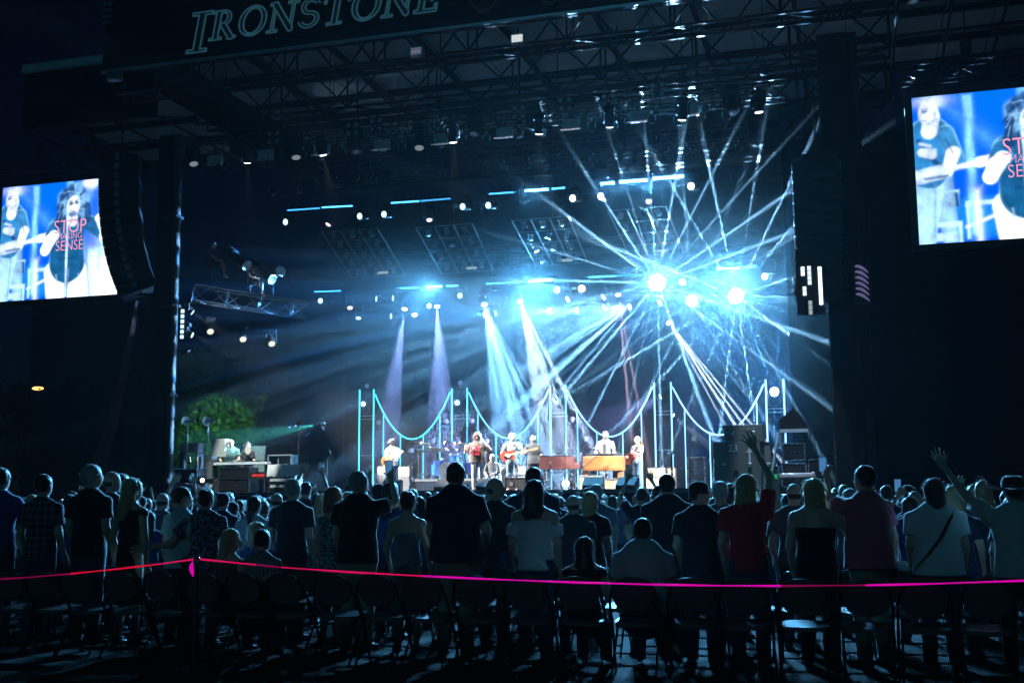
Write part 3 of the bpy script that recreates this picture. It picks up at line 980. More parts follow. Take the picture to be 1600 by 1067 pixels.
# ================================================================== sign letters (serif capitals from swept strokes)
def letter_sdf(ch):
    def box(x0, x1, z0, z1): return ('b', x0, x1, z0, z1)
    t = .17; s = .07
    L_ = {
        'I': ([box(.16, .16 + t, 0, 1), box(0, .5, 0, s), box(0, .5, 1 - s, 1)], .5),
        'R': ([box(.12, .12 + t, 0, 1), box(0, .42, 0, s), box(0, .45, 1 - s, 1), ('r', .38, .73, .27, .27, .13), ('l', .42, .48, .74, .04, .085), box(.62, .90, 0, s)], .88),
        'O': ([('o', .46, .5, .46, .51, .15)], .92),
        'N': ([box(.12, .20, 0, 1), box(.74, .82, 0, 1), ('l', .16, .95, .78, .06, .085), box(0, .34, 0, s), box(0, .24, 1 - s, 1), box(.60, .96, 1 - s, 1)], .94),
        'S': ([('a', .34, .73, .30, .27, .12, 'top'), ('a', .34, .28, .33, .28, .12, 'bot')], .70),
        'T': ([box(.34, .34 + t, 0, 1), box(.18, .66, 0, s), box(0, .85, .90, 1), box(0, .07, .74, 1), box(.78, .85, .74, 1)], .86),
        'E': ([box(.12, .12 + t, 0, 1), box(0, .70, 0, .09), box(0, .68, .91, 1), box(.2, .55, .46, .55), box(.63, .70, 0, .26), box(.61, .68, .76, 1), box(.49, .55, .37, .64)], .74),
    }[ch]
    def f(X, Z):
        d = 9.0 + 0 * X
        for q in L_[0]:
            if q[0] == 'b':
                e = np.maximum(np.maximum(q[1] - X, X - q[2]), np.maximum(q[3] - Z, Z - q[4]))
            elif q[0] == 'o':
                k = np.sqrt(((X - q[1]) / q[3]) ** 2 + ((Z - q[2]) / q[4]) ** 2)
                k2 = np.sqrt(((X - q[1]) / (q[3] - q[5])) ** 2 + ((Z - q[2]) / (q[4] - .07)) ** 2)
                e = np.maximum((k - 1) * q[3], (1 - k2) * (q[3] - q[5]))
            elif q[0] == 'r':
                k = np.sqrt(((X - q[1]) / q[3]) ** 2 + ((Z - q[2]) / q[4]) ** 2)
                k2 = np.sqrt(((X - q[1]) / (q[3] - q[5])) ** 2 + ((Z - q[2]) / (q[4] - .07)) ** 2)
                e = np.maximum(np.maximum((k - 1) * q[3], (1 - k2) * (q[3] - q[5])), .2 - X)
            elif q[0] == 'a':
                k = np.sqrt(((X - q[1]) / q[3]) ** 2 + ((Z - q[2]) / q[4]) ** 2)
                k2 = np.sqrt(((X - q[1]) / (q[3] - q[5])) ** 2 + ((Z - q[2]) / (q[4] - q[5] * .85)) ** 2)
                e = np.maximum((k - 1) * q[3], (1 - k2) * (q[3] - q[5]))
                if q[6] == 'top': e = np.maximum(e, np.minimum(X - q[1], -(Z - q[2]) - .0 + .0) if False else np.where((X > q[1]) & (Z < q[2] + .05), .05, -1))
                else: e = np.maximum(e, np.where((X < q[1]) & (Z > q[2] - .05), .05, -1))
            else:
                ax, az, bx, bz, r_ = q[1:]
                px, pz = X - ax, Z - az; vx, vz = bx - ax, bz - az
                h = np.clip((px * vx + pz * vz) / (vx * vx + vz * vz), 0, 1)
                e = np.sqrt((px - vx * h) ** 2 + (pz - vz * h) ** 2) - r_
            d = np.minimum(d, e)
        return d
    return f, L_[1]
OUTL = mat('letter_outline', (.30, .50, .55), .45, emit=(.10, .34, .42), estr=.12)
FILL = mat('letter_fill', (.030, .034, .036), .35, var=.5, scale=1.5)
sgn = thing('sign', 'long black banner sign with large outlined italic serif capitals on the roof fascia', 'sign', S(roof_a0 + .35, -3.84, RF + .05), ROTZ)
MB().box((RW / 2 - .5, .02, 1.45), (RW - 1.4, .05, 2.3)).build('banner', mat('banner_black', (.004, .004, .005), .7, var=.2, scale=2, spec=.1), sgn)
xs = on(292, 93, -3.84)[0] - (roof_a0 + .35); xe = on(684, 20, -3.84)[0] - (roof_a0 + .35)
word = 'IRONSTONE'; Hs = .98
wds = [letter_sdf(c)[1] for c in word]
Hs_first = 1.36
tot = wds[0] * Hs_first + sum(wds[1:]) * Hs + .09 * 8
kx = (xe - xs) / tot
xx = xs; _lc = {}
for i, c in enumerate(word):
    H_ = Hs_first if i == 0 else Hs
    if (c, H_) not in _lc:
        f, w = letter_sdf(c)
        def mk(band):
            def fn(P):
                X = P[..., 0] / (H_ * kx); Z = P[..., 2] / H_; X = X - Z * .16
                d = f(X, Z) * H_
                e = (np.abs(d) - .028) if band else (d + .028)
                return np.maximum(e, np.abs(P[..., 1]) - (.03 if band else .018))
            return fn
        rr = ((-.1, -.06, -.1), ((w + .3) * H_ * kx, .06, H_ * 1.1))
        v1, q1 = nets(mk(True), *rr, .026); v2, q2 = nets(mk(False), *rr, .026)
        _lc[(c, H_)] = (np_mesh('letter', v1, q1, OUTL, False), np_mesh('letter_face', v2, q2, FILL, False))
    m1, m2 = _lc[(c, H_)]
    o = ob('letter', m1, sgn, (xx, -.05, .22 + (0 if i == 0 else .34)))
    ob('letter_face', m2, o, (0, 0, 0))
    xx += (letter_sdf(c)[1] * H_ + .09) * kx
# the lower ends of a gold script line beside it, above the edge of the picture
for (x0, y0, x1, y1, bow) in ((728, -8, 778, -2, 22), (838, -8, 870, 2, 8)):
    a0, h0 = on(x0, y0, -3.9); a1, h1 = on(x1, y1, -3.9)
    o = S(roof_a0 + .35, 0, RF + .30)
    ax = roof_a0 + .35; hz = RF + .05
    pts = []
    for k in range(11):
        t = k / 10
        pts.append((a0 + (a1 - a0) * t - ax, -.06, h0 + (h1 - h0) * t - bow / 45 * math.sin(math.pi * t) - hz))
    MB().path(pts, [.02 + .05 * math.sin(math.pi * k / 10) for k in range(11)], 6).build('script_stroke', mat('gold_script', (.20, .11, .04), .5), sgn, True)

# ================================================================== towers and drapes
def tower(label, xpx, ytop, b0, w):
    a, h = on(xpx, ytop, b0)
    t = thing('roof_tower', label, 'tower', S(a, b0, 0), ROTZ, 'roof towers')
    MB().box((0, 0, h / 2), (w, w, h), bev=.05).build('wrapped_mast', mat('tower_wrap', (.006, .008, .011), .7, spec=.15, var=.4, scale=2), t)
    MB().tube((w / 2 + .12, -.2, 0), (w / 2 + .12, -.2, h), .13, n=14, cap=True).build('pipe', mat('tower_pipe', (.02, .022, .025), .6, .0, spec=.25, var=.2, scale=2), t, True)
    for z in (2.2, 5, 8, 11):
        MB().box((w / 2, -.2, z), (.5, .5, .12), bev=.02).build('collar', BLK, t)
    return t, a, h
tl, ta, th_ = tower('thick black wrapped roof tower at the left edge of the stage', 268, 215, -2.6, .62)
# louvered light column on the left tower
for k in range(6):
    y = 487 + k * 8
    a, h = on(288.5 - k * .25, y, -2.9)
    MB().box((a - ta, -.42, h), (.10, .05, .11), M=Matrix.Rotation(0, 4, 'X')).build('louver_lamp', glow('louver_white', (.55, .80, 1.0), 1.6), tl)
tower('thick black wrapped roof tower at the right edge of the stage', 1300, 60, -1.6, .9)
a, h = on(534, 470, 9.3)
t = thing('roof_tower', 'slim dark post behind the left microphone stand at the backdrop edge', 'tower', S(a, 9.3, 0), ROTZ, 'roof towers')
MB().box((0, 0, h / 2), (.3, .3, h), bev=.04).build('wrapped_mast', BLKM, t)

def drape(name, label, a0, a1, bdepth, h0, h1, m, folds=9, amp=.10, group=None, tilt=None):
    t = thing(name, label, 'curtain', S(a0, bdepth, 0), ROTZ, group)
    W_ = a1 - a0
    npan = max(1, int(round(W_ / 2.4))); pw_ = W_ / npan
    for p_ in range(npan):
        vs = []; fs = []
        k = 28
        ph = rnd.uniform(0, 6)
        for i in range(k + 1):
            x = pw_ * i / k
            y = amp * math.sin(x * folds * .9 + ph) * (1 + .3 * math.sin(x * 3.1 + ph)) + amp * .4 * math.sin(x * folds * 2.3 + ph)
            for j in range(5):
                z = h0 + (h1 - h0) * j / 4
                vs.append((p_ * pw_ + x, y * (1.15 - .5 * j / 4) + .02 * math.sin(j * 2 + i), z))
        for i in range(k):
            for j in range(4):
                a = i * 5 + j
                fs.append((a, a + 5, a + 6, a + 1))
        o = MB().add(vs, fs).build('curtain_panel', m, t)
        o.data.shade_smooth()
    bar(t, (0, 0, h1 + .03), (W_, 0, h1 + .03), .03, BLK, 'rail')
    return t
BACKD = mat('backdrop_cloth', (.0035, .0042, .006), .95, var=.3, scale=1, bump=.2, spec=.02)
a0 = on(522, 600, 10.0)[0]; a1 = on(1300, 600, 10.0)[0]
drape('backdrop', 'dark cloth backdrop hanging behind the light bridge and band', a0, a1, 10.0, DECK, on(600, 330, 10.0)[1], BACKD, 6, .12)
a0 = on(1362, 600, -1.8)[0]
drape('side_curtain', 'tall black curtain beneath the right video screen', a0, a0 + 9.5, -1.8, .02, on(1400, 235, -1.8)[1], DRAPE, 7, .12)
a0 = on(1236, 600, 3.0)[0]
drape('wing_curtain', 'black wing curtain behind the equipment racks at stage right', a0, a0 + 5.2, 3.0, DECK, 13.5, DRAPE, 7, .10)
# see-through scrim at the left with a slanting loose edge
SCR = bpy.data.materials.new('scrim'); SCR.use_nodes = True
nt = SCR.node_tree; bs = nt.nodes['Principled BSDF']; bs.inputs['Base Color'].default_value = (.012, .014, .02, 1); bs.inputs['Roughness'].default_value = .9
bs.inputs['Alpha'].default_value = .72
a0 = on(42, 600, -2.2)[0]; a1 = on(252, 600, -2.2)[0]
sm = drape('scrim', 'see-through black mesh scrim under the left video screen', a0, a1, -2.2, .02, on(150, 466, -2.2)[1], SCR, 4, .06)
pts0 = [(214, 470), (206, 520), (196, 570), (180, 640), (163, 700), (150, 745)]
fold = []
for (x, y) in pts0:
    a, h = on(x, y, -2.5); fold.append((a - sm.location.x * 0 - a0, -.3, h))
b = MB()
vs = []; fs = []
for i, p in enumerate(fold):
    w = .07 + .05 * i
    vs += [(p[0] - w, p[1], p[2]), (p[0], p[1] - .08, p[2]), (p[0] + w, p[1], p[2])]
for i in range(len(fold) - 1):
    for k in range(2):
        a = i * 3 + k; fs.append((a + 3, a + 4, a + 1, a))
b.add(vs, fs).build('loose_edge', mat('scrim_edge', (.13, .045, .055), .8, var=.5, scale=3, bump=.3), sm)

# ================================================================== trees behind the stage
def leafy(label, base, h, rad, col, nleaf, seed, group='trees behind the stage'):
    rs = np.random.RandomState(seed)
    t = thing('tree', label, 'tree', base, 0, group)
    b = MB()
    pts = [(0, 0, 0), (.1, .05, h * .25), (-.05, .1, h * .5), (.05, 0, h * .8)]
    b.path(pts, [rad * .07, rad * .055, rad * .04, rad * .015], 8)
    for k in range(9):
        an = k * 2.4; z0 = h * (.25 + .06 * k)
        d = Vector((math.cos(an), math.sin(an), .55)) * rad * .75
        p0_ = Vector((0, .05, z0))
        b.path([p0_, p0_ + d * .5 + Vector((0, 0, .1)), p0_ + d], [rad * .03, rad * .02, rad * .008], 5)
    b.build('trunk', mat('bark', (.05, .04, .03), .9, var=.3), t, True)
    # leaves gathered in clumps
    nc = 46
    C = rs.randn(nc, 3); C /= np.linalg.norm(C, axis=1)[:, None]
    C *= (rs.rand(nc, 1) ** .4) * np.array((rad, rad, h * .38)); C[:, 2] += h * .62
    which = rs.randint(0, nc, nleaf)
    P = C[which] + rs.randn(nleaf, 3) * rad * .15
    d1 = rs.randn(nleaf, 3); d1 /= np.linalg.norm(d1, axis=1)[:, None]
    d2 = np.cross(d1, rs.randn(nleaf, 3)); d2 /= np.linalg.norm(d2, axis=1)[:, None]
    s = (.09 + .09 * rs.rand(nleaf))[:, None]
    Vv = np.stack([P - d1 * s, P - d2 * s * .5, P + d1 * s, P + d2 * s * .5], 1).reshape(-1, 3)
    Q = np.arange(nleaf * 4).reshape(-1, 4)
    o = ob('crown', np_mesh('crown', Vv, Q, mat('leaf_%s' % seed, col, .55, var=.5, scale=1.5), False), t)
    return t
def gpos(xpx, Z):
    d = ray(xpx, 780); k = Z / d.y
    p = CAM + d * k; return Vector((p.x, p.y, 0))
leafy('leafy green tree lit from the stage beside the left tower', gpos(322, 52), 8.6, 2.4, (.07, .13, .035), 26000, 3)
leafy('dim tree behind the see-through scrim', gpos(232, 56), 7.6, 3.2, (.05, .08, .03), 14000, 4)
leafy('dark tree seen low behind the scrim fold', gpos(120, 60), 6.8, 3.4, (.05, .07, .03), 12000, 5)
leafy('dark spiky tree at the far left edge beneath the video screen', gpos(8, 55), 6.9, 1.6, (.04, .07, .03), 8000, 6)
# warm street lamps beyond the scrim
for (x, y, Z, st_, lb_) in ((52, 607, 66, 14, 'warm orange street lamp glowing beyond the scrim at far left'), (526, 611, 80, 2.0, 'tiny orange lamp beyond the back of the stage')):
    g = gpos(x, Z); d = ray(x, y); k = Z / d.y; p = CAM + d * k
    t = thing('street_lamp', lb_, 'street lamp', g, 0)
    MB().tube((0, 0, 0), (0, 0, p.z + .1), .07, .05, 8).build('pole', BLK, t)
    MB().ball((0, -.1, p.z), (.34 if Z < 70 else .12, .12, .10), 10).build('lamp', glow('lamp_%d' % Z, (1.0, .42, .10), st_), t)

# ================================================================== haze in the air of the venue
hb = MB(); hb.box((0, 25, 13.5), (120, 110, 29))
hz = hb.build('haze', BLK); hz['kind'] = 'stuff'; hz.data.materials.clear()
hm_ = bpy.data.materials.new('haze_air'); hm_.use_nodes = True; nt = hm_.node_tree; nt.nodes.clear()
ho = nt.nodes.new('ShaderNodeOutputMaterial'); pv = nt.nodes.new('ShaderNodeVolumePrincipled')
pv.inputs['Density'].default_value = .0001; pv.inputs['Anisotropy'].default_value = .50; pv.inputs['Color'].default_value = (.85, .93, 1, 1)
nt.links.new(pv.outputs[0], ho.inputs['Volume']); hz.data.materials.append(hm_)
# the stage house itself is filled with even, thicker haze from the haze machines
stb = MB(); stb.box((0, 0, 0), (25.8, 9.6, 12.6))
sh = stb.build('stage_haze', BLK, None, False, S(-.6, 4.9, DECK + .05 + 6.3)); sh.rotation_euler = (0, 0, ROTZ); sh['kind'] = 'stuff'; sh.data.materials.clear()
shm = bpy.data.materials.new('stage_haze'); shm.use_nodes = True; nt = shm.node_tree; nt.nodes.clear()
ho = nt.nodes.new('ShaderNodeOutputMaterial'); pv = nt.nodes.new('ShaderNodeVolumePrincipled')
pv.inputs['Density'].default_value = .0068; pv.inputs['Anisotropy'].default_value = .45; pv.inputs['Color'].default_value = (.85, .93, 1, 1)
nt.links.new(pv.outputs[0], ho.inputs['Volume']); sh.data.materials.append(shm)
# smoke blown over the back of the stage: thicker, drifting in patches, thinning out to its edges
sa0, sa1, sb0, sb1, sh0, sh1 = -8.5, 9.8, 5.6, 9.85, DECK + .02, 10.8
sb_ = MB(); sb_.box((0, 0, 0), (sa1 - sa0, sb1 - sb0, sh1 - sh0))
sk = sb_.build('stage_smoke', BLK, None, False, S((sa0 + sa1) / 2, (sb0 + sb1) / 2, (sh0 + sh1) / 2)); sk.rotation_euler = (0, 0, ROTZ)
sk['kind'] = 'stuff'; sk.data.materials.clear()
sm_ = bpy.data.materials.new('stage_smoke'); sm_.use_nodes = True; nt = sm_.node_tree; nt.nodes.clear()
N, L = nt.nodes.new, nt.links.new
ho = N('ShaderNodeOutputMaterial'); pv = N('ShaderNodeVolumePrincipled'); pv.inputs['Anisotropy'].default_value = .35; pv.inputs['Color'].default_value = (.85, .93, 1, 1)
tc = N('ShaderNodeTexCoord'); nz = N('ShaderNodeTexNoise'); nz.inputs['Scale'].default_value = .42; nz.inputs['Detail'].default_value = 3; nz.inputs['Distortion'].default_value = .8
L(tc.outputs['Object'], nz.inputs['Vector'])
mr = N('ShaderNodeMapRange'); mr.inputs[1].default_value = .42; mr.inputs[2].default_value = .68; mr.inputs[3].default_value = .0; mr.inputs[4].default_value = .035
L(nz.outputs['Fac'], mr.inputs[0])
sp = N('ShaderNodeSeparateXYZ'); L(tc.outputs['Generated'], sp.inputs[0])
last = mr.outputs[0]
for i in range(3):
    a = N('ShaderNodeMath'); a.operation = 'SUBTRACT'; L(sp.outputs[i], a.inputs[0]); a.inputs[1].default_value = .5
    b_ = N('ShaderNodeMath'); b_.operation = 'ABSOLUTE'; L(a.outputs[0], b_.inputs[0])
    c_ = N('ShaderNodeMapRange'); c_.interpolation_type = 'SMOOTHSTEP'; c_.inputs[1].default_value = .5; c_.inputs[2].default_value = .28 if i < 2 else .36; L(b_.outputs[0], c_.inputs[0])
    d_ = N('ShaderNodeMath'); d_.operation = 'MULTIPLY'; L(last, d_.inputs[0]); L(c_.outputs[0], d_.inputs[1]); last = d_.outputs[0]
L(last, pv.inputs['Density']); L(pv.outputs[0], ho.inputs['Volume']); sk.data.materials.append(sm_)
cy.volume_step_rate = 4.0
cy.volume_max_steps = 64
# ================================================================== lamps
def gobo(ld, kind, n=6, seed=0, sharp=.8, gain=3.0):
    ld.use_nodes = True; t = ld.node_tree; N, L = t.nodes.new, t.links.new
    em = [x for x in t.nodes if x.type == 'EMISSION'][0]
    tc = N('ShaderNodeTexCoord'); sp = N('ShaderNodeSeparateXYZ'); L(tc.outputs['Normal'], sp.inputs[0])
    def M(op, a, b=None, c=None):
        q = N('ShaderNodeMath'); q.operation = op
        for i, v in enumerate((a, b, c)):
            if v is None: continue
            if isinstance(v, (int, float)): q.inputs[i].default_value = v
            else: L(v, q.inputs[i])
        return q.outputs[0]
    if kind == 'spokes':
        ph = M('ARCTAN2', sp.outputs[0], sp.outputs[1])
        rs = random.Random(seed)
        wob = M('SINE', M('MULTIPLY_ADD', ph, 2.0, rs.uniform(0, 6)))
        wob2 = M('SINE', M('MULTIPLY_ADD', ph, 5.0, rs.uniform(0, 6)))
        v = M('COSINE', M('ADD', M('MULTIPLY_ADD', ph, float(n), rs.uniform(0, 6)), M('MULTIPLY_ADD', wob, 1.3, M('MULTIPLY', wob2, .8))))
        w = M('MULTIPLY_ADD', M('COSINE', M('MULTIPLY_ADD', ph, 7.0, rs.uniform(0, 6))), .45, .55)
        mr = N('ShaderNodeMapRange'); mr.interpolation_type = 'SMOOTHSTEP'; mr.inputs[1].default_value = .935; mr.inputs[2].default_value = 1.0; mr.inputs[3].default_value = 0; mr.inputs[4].default_value = gain
        L(M('MULTIPLY', v, M('MULTIPLY_ADD', w, .045, .957)), mr.inputs[0])
        hl = N('ShaderNodeMapRange'); hl.interpolation_type = 'SMOOTHSTEP'; hl.inputs[1].default_value = .82; hl.inputs[2].default_value = .70; L(M('ABSOLUTE', sp.outputs[2]), hl.inputs[0])
        L(M('MULTIPLY', mr.outputs[0], hl.outputs[0]), em.inputs['Strength'])
    else:  # 'comb': thin sheets side by side, fanning across the lamp's local x
        x = M('DIVIDE', sp.outputs[0], M('ABSOLUTE', sp.outputs[2]))
        v = M('COSINE', M('ADD', M('MULTIPLY_ADD', x, float(n), seed * 1.7), M('MULTIPLY', M('SINE', M('MULTIPLY_ADD', x, n * .37, seed * 1.0)), .8)))
        mr = N('ShaderNodeMapRange'); mr.interpolation_type = 'SMOOTHSTEP'; mr.inputs[1].default_value = sharp; mr.inputs[2].default_value = 1.0; mr.inputs[3].default_value = .01; mr.inputs[4].default_value = gain
        L(v, mr.inputs[0]); L(mr.outputs[0], em.inputs['Strength'])
    return ld
HOTF, HOTS, BEAMF = .52, 1.5, 3.2
CYAN = (.04, .32, 1.0); ICE = (.24, .58, 1.0); BLUE = (.03, .16, 1.0); LAV = (.32, .42, 1.0); TEAL = (.08, .85, .70)
# shared meshes of a moving-head lamp: hangs from its base, local -z is down
b = MB(); b.box((0, 0, -.09), (.36, .30, .16), bev=.03); b.box((0, 0, .02), (.10, .06, .10)); MH_base = b.mesh('base', BLK)
b = MB(); b.box((0, 0, -.20), (.40, .10, .07), bev=.02)
for sx in (-1, 1): b.box((.19 * sx, 0, -.36), (.05, .13, .34), bev=.02)
MH_yoke = b.mesh('yoke', BLK)
b = MB(); b.lathe([(.07, -.22), (.13, -.18), (.145, -.05), (.15, .10), (.135, .17), (.150, .19), (.148, .235), (.125, .235)], 18)
MH_head = b.mesh('head', BLK, True)
b = MB(); b.lathe([(.118, .236), (.110, .25), (.06, .262), (.01, .266)], 18)
_lens = {}
def lens(m):
    if m.name not in _lens:
        b2 = MB(); b2.lathe([(.118, .236), (.110, .25), (.06, .262), (.01, .266)], 18); _lens[m.name] = b2.mesh('lens', m, True)
    return _lens[m.name]
def spot(loc, d, ang, E, col, blend=.35, name='beam_light', soft=.05):
    ld = bpy.data.lights.new(name, 'SPOT'); ld.energy = E; ld.spot_size = R(ang); ld.spot_blend = blend; ld.color = col; ld.shadow_soft_size = soft
    o = ob(name, ld, None, loc); o.rotation_euler = Vector(d).to_track_quat('-Z', 'Y').to_euler()
    return o
def moving_head(label, p, aim, lens_m=None, group='moving head lamps', scale=1.0, up=False, light=None, gb=None):
    """p: world point of the clamp; aim: world direction"""
    t = thing('moving_head', label, 'stage lamp', p, 0, group, (scale,) * 3)
    aim = Vector(aim).normalized()
    sg = -1 if up else 1
    pan = math.atan2(aim.x, aim.y)
    o = ob('base', MH_base, t); o.rotation_euler = (math.pi if up else 0, 0, -pan)
    o = ob('yoke', MH_yoke, t); o.rotation_euler = (math.pi if up else 0, 0, -pan)
    hc = Vector((0, 0, -.42 * sg))
    h_ = ob('head', MH_head, t, hc); h_.rotation_euler = aim.to_track_quat('Z', 'Y').to_euler()
    ob('lens', lens(lens_m or GLASS), h_)
    if light:
        ang, E, col = light
        lo_ = p + (hc + aim * .31) * scale
        s_ = spot(lo_, aim, ang, E, col, soft=.04)
        if gb: gobo(s_.data, *gb[:1], **gb[1])
    return t

# ---- hung lighting rows
def row_h(x0, y0, x1, y1, bb):
    (a0, h0), (a1, h1) = on(x0, y0, bb), on(x1, y1, bb)
    return a0, a1, (h0 + h1) / 2
R1 = (1.0,) ; R2 = (6.0,)
a0, a1, h1r = row_h(440, 322, 1090, 268, 1.0)
truss('long box truss carrying the upper row of glowing blue bars', a0 - .3, a1 + 2.6, 1.0, h1r + .25, .5, .5, 1.0)
a0b, a1b, h2r = row_h(480, 450, 1200, 411, 6.0)
truss('long box truss carrying the lower row of glowing blue bars', a0b - .4, a1b + .5, 5.6, h2r + .25, .5, .5, 1.0)
a0c, a1c, h0r = row_h(270, 245, 1200, 175, -1.4)
truss('front box truss with quad lamp clusters and pale flood panels', a0c - .2, a1c + .6, -1.4, h0r + .1, .55, .55, 1.0)
truss('box truss hanging just behind the quad lamp clusters', a0c + 1.5, a1c - .5, .0, h0r + .9, .5, .5, 1.1)
truss('high box truss in the middle of the rig', a0c + 2.5, a1c - 1.0, 3.2, h0r + .4, .5, .5, 1.1)
truss('rear box truss above the backdrop', a0b + .5, a1b + .2, 8.5, h2r + 1.3, .5, .5, 1.1)
# chain hoists holding the trusses
for nm_, bb, hh, lst in (('upper bar', 1.0, h1r + .75, (-7.0, -3.5, 0, 3.5, 6.2)), ('lower bar', 5.6, h2r + .75, (-8, -4, 0, 4.2, 8)), ('front', -1.4, h0r + .65, (-10, -6, -2, 2, 6, 8.5))):
    for a in lst:
        t = thing('chain_hoist', 'chain hoist of the %s truss, above %s' % (nm_, LM(S(a, bb, hh))), 'hoist', S(a, bb, hh), ROTZ, 'chain hoists')
        MB().box((0, 0, .45), (.24, .2, .36), bev=.04).build('motor', BLK, t)
        MB().tube((0, 0, .6), (0, 0, RF2 - hh + 1.4), .018, n=5).build('chain', DSTEEL, t)
        MB().tube((0, 0, 0), (0, 0, .3), .018, n=5).build('hook', DSTEEL, t)

# ---- glowing LED bars
def led_bar(label, x0, x1, y0, y1, bb, bright, col, group):
    (aa, ha), (ab, hb_) = on(x0, y0, bb), on(x1, y1, bb)
    L_ = math.hypot(ab - aa, hb_ - ha)
    t = thing('led_bar', label, 'stage lamp', S(aa, bb, ha), ROTZ, group)
    t.rotation_euler = (0, -math.atan2(hb_ - ha, ab - aa), ROTZ)
    MB().box((L_ / 2, .08, .05), (L_, .16, .12), bev=.015).build('housing', BLK, t)
    b = MB(); n = max(6, int(L_ / .075)); 
    for i in range(n):
        b.box(((i + .5) * L_ / n, -.01, 0), (L_ / n * .72, .03, .045 if bright < 9 else .075))  # taller diodes on the brightest bars imitate their bloom
    b.build('diodes', glow('led_%s_%.1f' % (''.join('%d' % (c * 9) for c in col), bright), col, bright), t)
    for x in (.15, L_ - .15):
        MB().box((x, .08, .17), (.05, .05, .18)).build('clamp', BLK, t)
    if bright > 8:
        ld = bpy.data.lights.new('bar_light', 'AREA'); ld.shape = 'RECTANGLE'; ld.size = L_; ld.size_y = .06; ld.energy = bright * (70 if bright > 8 else 5); ld.color = col; ld.spread = R(110)
        o = ob('bar_light', ld, None, S((aa + ab) / 2, bb - .12, (ha + hb_) / 2 - .04)); o.rotation_euler = (-(V * .9 + Vector((0, 0, .45)))).normalized().to_track_quat('-Z', 'Y').to_euler()
    return t
bars1 = [(449, 500, 329, 325.5, 2), (503, 551, 324.5, 322, 6), (611, 655, 317.5, 314.5, 5), (657, 704, 314.3, 310.5, 1.6), (764, 803, 303.5, 300.5, 3), (820, 857, 298.5, 296, 10), (862, 883, 295.5, 293.5, 6), (938, 960, 287.5, 285.5, 10), (968, 1011, 284.5, 281.5, 22), (1020, 1068, 279.5, 275.5, 22)]
bars2 = [(491, 533, 456, 454.5, 3), (620, 655, 450.5, 449.5, 5), (665, 691, 448.5, 447.5, 9), (697, 716, 447, 446.2, 8), (760, 789, 443.5, 442.3, 5), (792, 816, 442, 440.5, 6), (825, 863, 440.5, 437, 18), (920, 962, 433.5, 431.3, 7), (965, 1000, 431, 429.5, 2), (1120, 1156, 421, 418.5, 10), (1160, 1182, 418, 416.5, 8)]
ordn = ['first', 'second', 'third', 'fourth', 'fifth', 'sixth', 'seventh', 'eighth', 'ninth', 'tenth', 'eleventh']
for nm, lst, bb in (('upper', bars1, .68), ('lower', bars2, 5.68)):
    for i, (x0, x1, y0, y1, s_) in enumerate(lst):
        w = {True: 'dazzling', False: 'dim' if s_ < 3 else 'glowing'}[s_ >= 9]
        led_bar('%s blue diode bar, %s from the left in the %s row' % (w, ordn[i], nm), x0, x1, y0, y1, bb, s_, (.06, .42, 1.0) if s_ < 9 else (.12, .52, 1.0), 'diode bars of the %s row' % nm)

# ---- lamps hung under the rows
LW = glow('lens_ice', (.50, .90, 1.0), 2.2); LWW = glow('lens_white', (.85, .95, 1.0), 6); LD = glow('lens_hot', (.9, .97, 1.0), 60); LP = glow('lens_pink', (.95, .75, .9), 2.2); LF = glow('lens_faint', (.5, .6, .65), .35)
def hung(x, y, bb, aim, **k):
    """the lens is seen at the photo position"""
    p = SP(x, y, bb)
    aim = Vector(aim).normalized()
    sc_ = k.get('scale', 1.0)
    return p - (Vector((0, 0, -.42 if not k.get('up') else .42)) + aim * .27) * sc_
def lamp(label, x, y, bb, aim, lm, **k):
    p = hung(x, y, bb, aim, **{q: k[q] for q in ('scale', 'up') if q in k})
    return moving_head(label, p, aim, lm, **k)
C_ = lambda x, y, bb: (CAM - SP(x, y, bb)).normalized()
D = Vector((0, 0, -1))
tocam = -V * 1.0
n_up = [('leftmost in the upper row', 445, 347), ('below the second blue bar', 561, 338), ('just right of the second blue bar', 599, 335), ('under the dim fourth blue bar', 722, 323), ('beside it toward the centre', 762, 321), ('left of the brightest upper bars', 894, 310), ('under the brightest upper bars', 938, 307), ('rightmost in the upper row', 1079, 291)]
for i, (w, x, y) in enumerate(n_up):
    hot = i in (5, 6, 7)
    lamp('lit moving head lamp with %s lens, %s' % ('a dazzling white' if hot else 'an icy blue', w), x, y, .6, tocam + Vector((-.35, 0, -.22)), LWW if hot else LW, scale=.95,
         light=(34, 260 if not hot else 700, ICE) if i in (3, 4, 6) else None, group='lamps of the upper row')
for i, (x, y, d) in enumerate(((671, 345, (.1, -.4, -1)), (512, 352, (-.55, -.3, -1)), (1014, 316, (.1, -.5, -1)), (820, 318, (.2, -.5, -1)))):
    lamp(('pink tinted lamp tilted down under the upper truss centre', 'slanted lamp with pink lens above the left truss pod', 'small pinkish lamp under the dazzling upper bars', 'unlit lamp tilted down near the middle of the upper truss')[i],
         x, y, .9, d, LP if i < 3 else GLASS, scale=.85, light=(13, 420, (.7, .75, .9)) if i == 1 else None, group='lamps of the upper row')
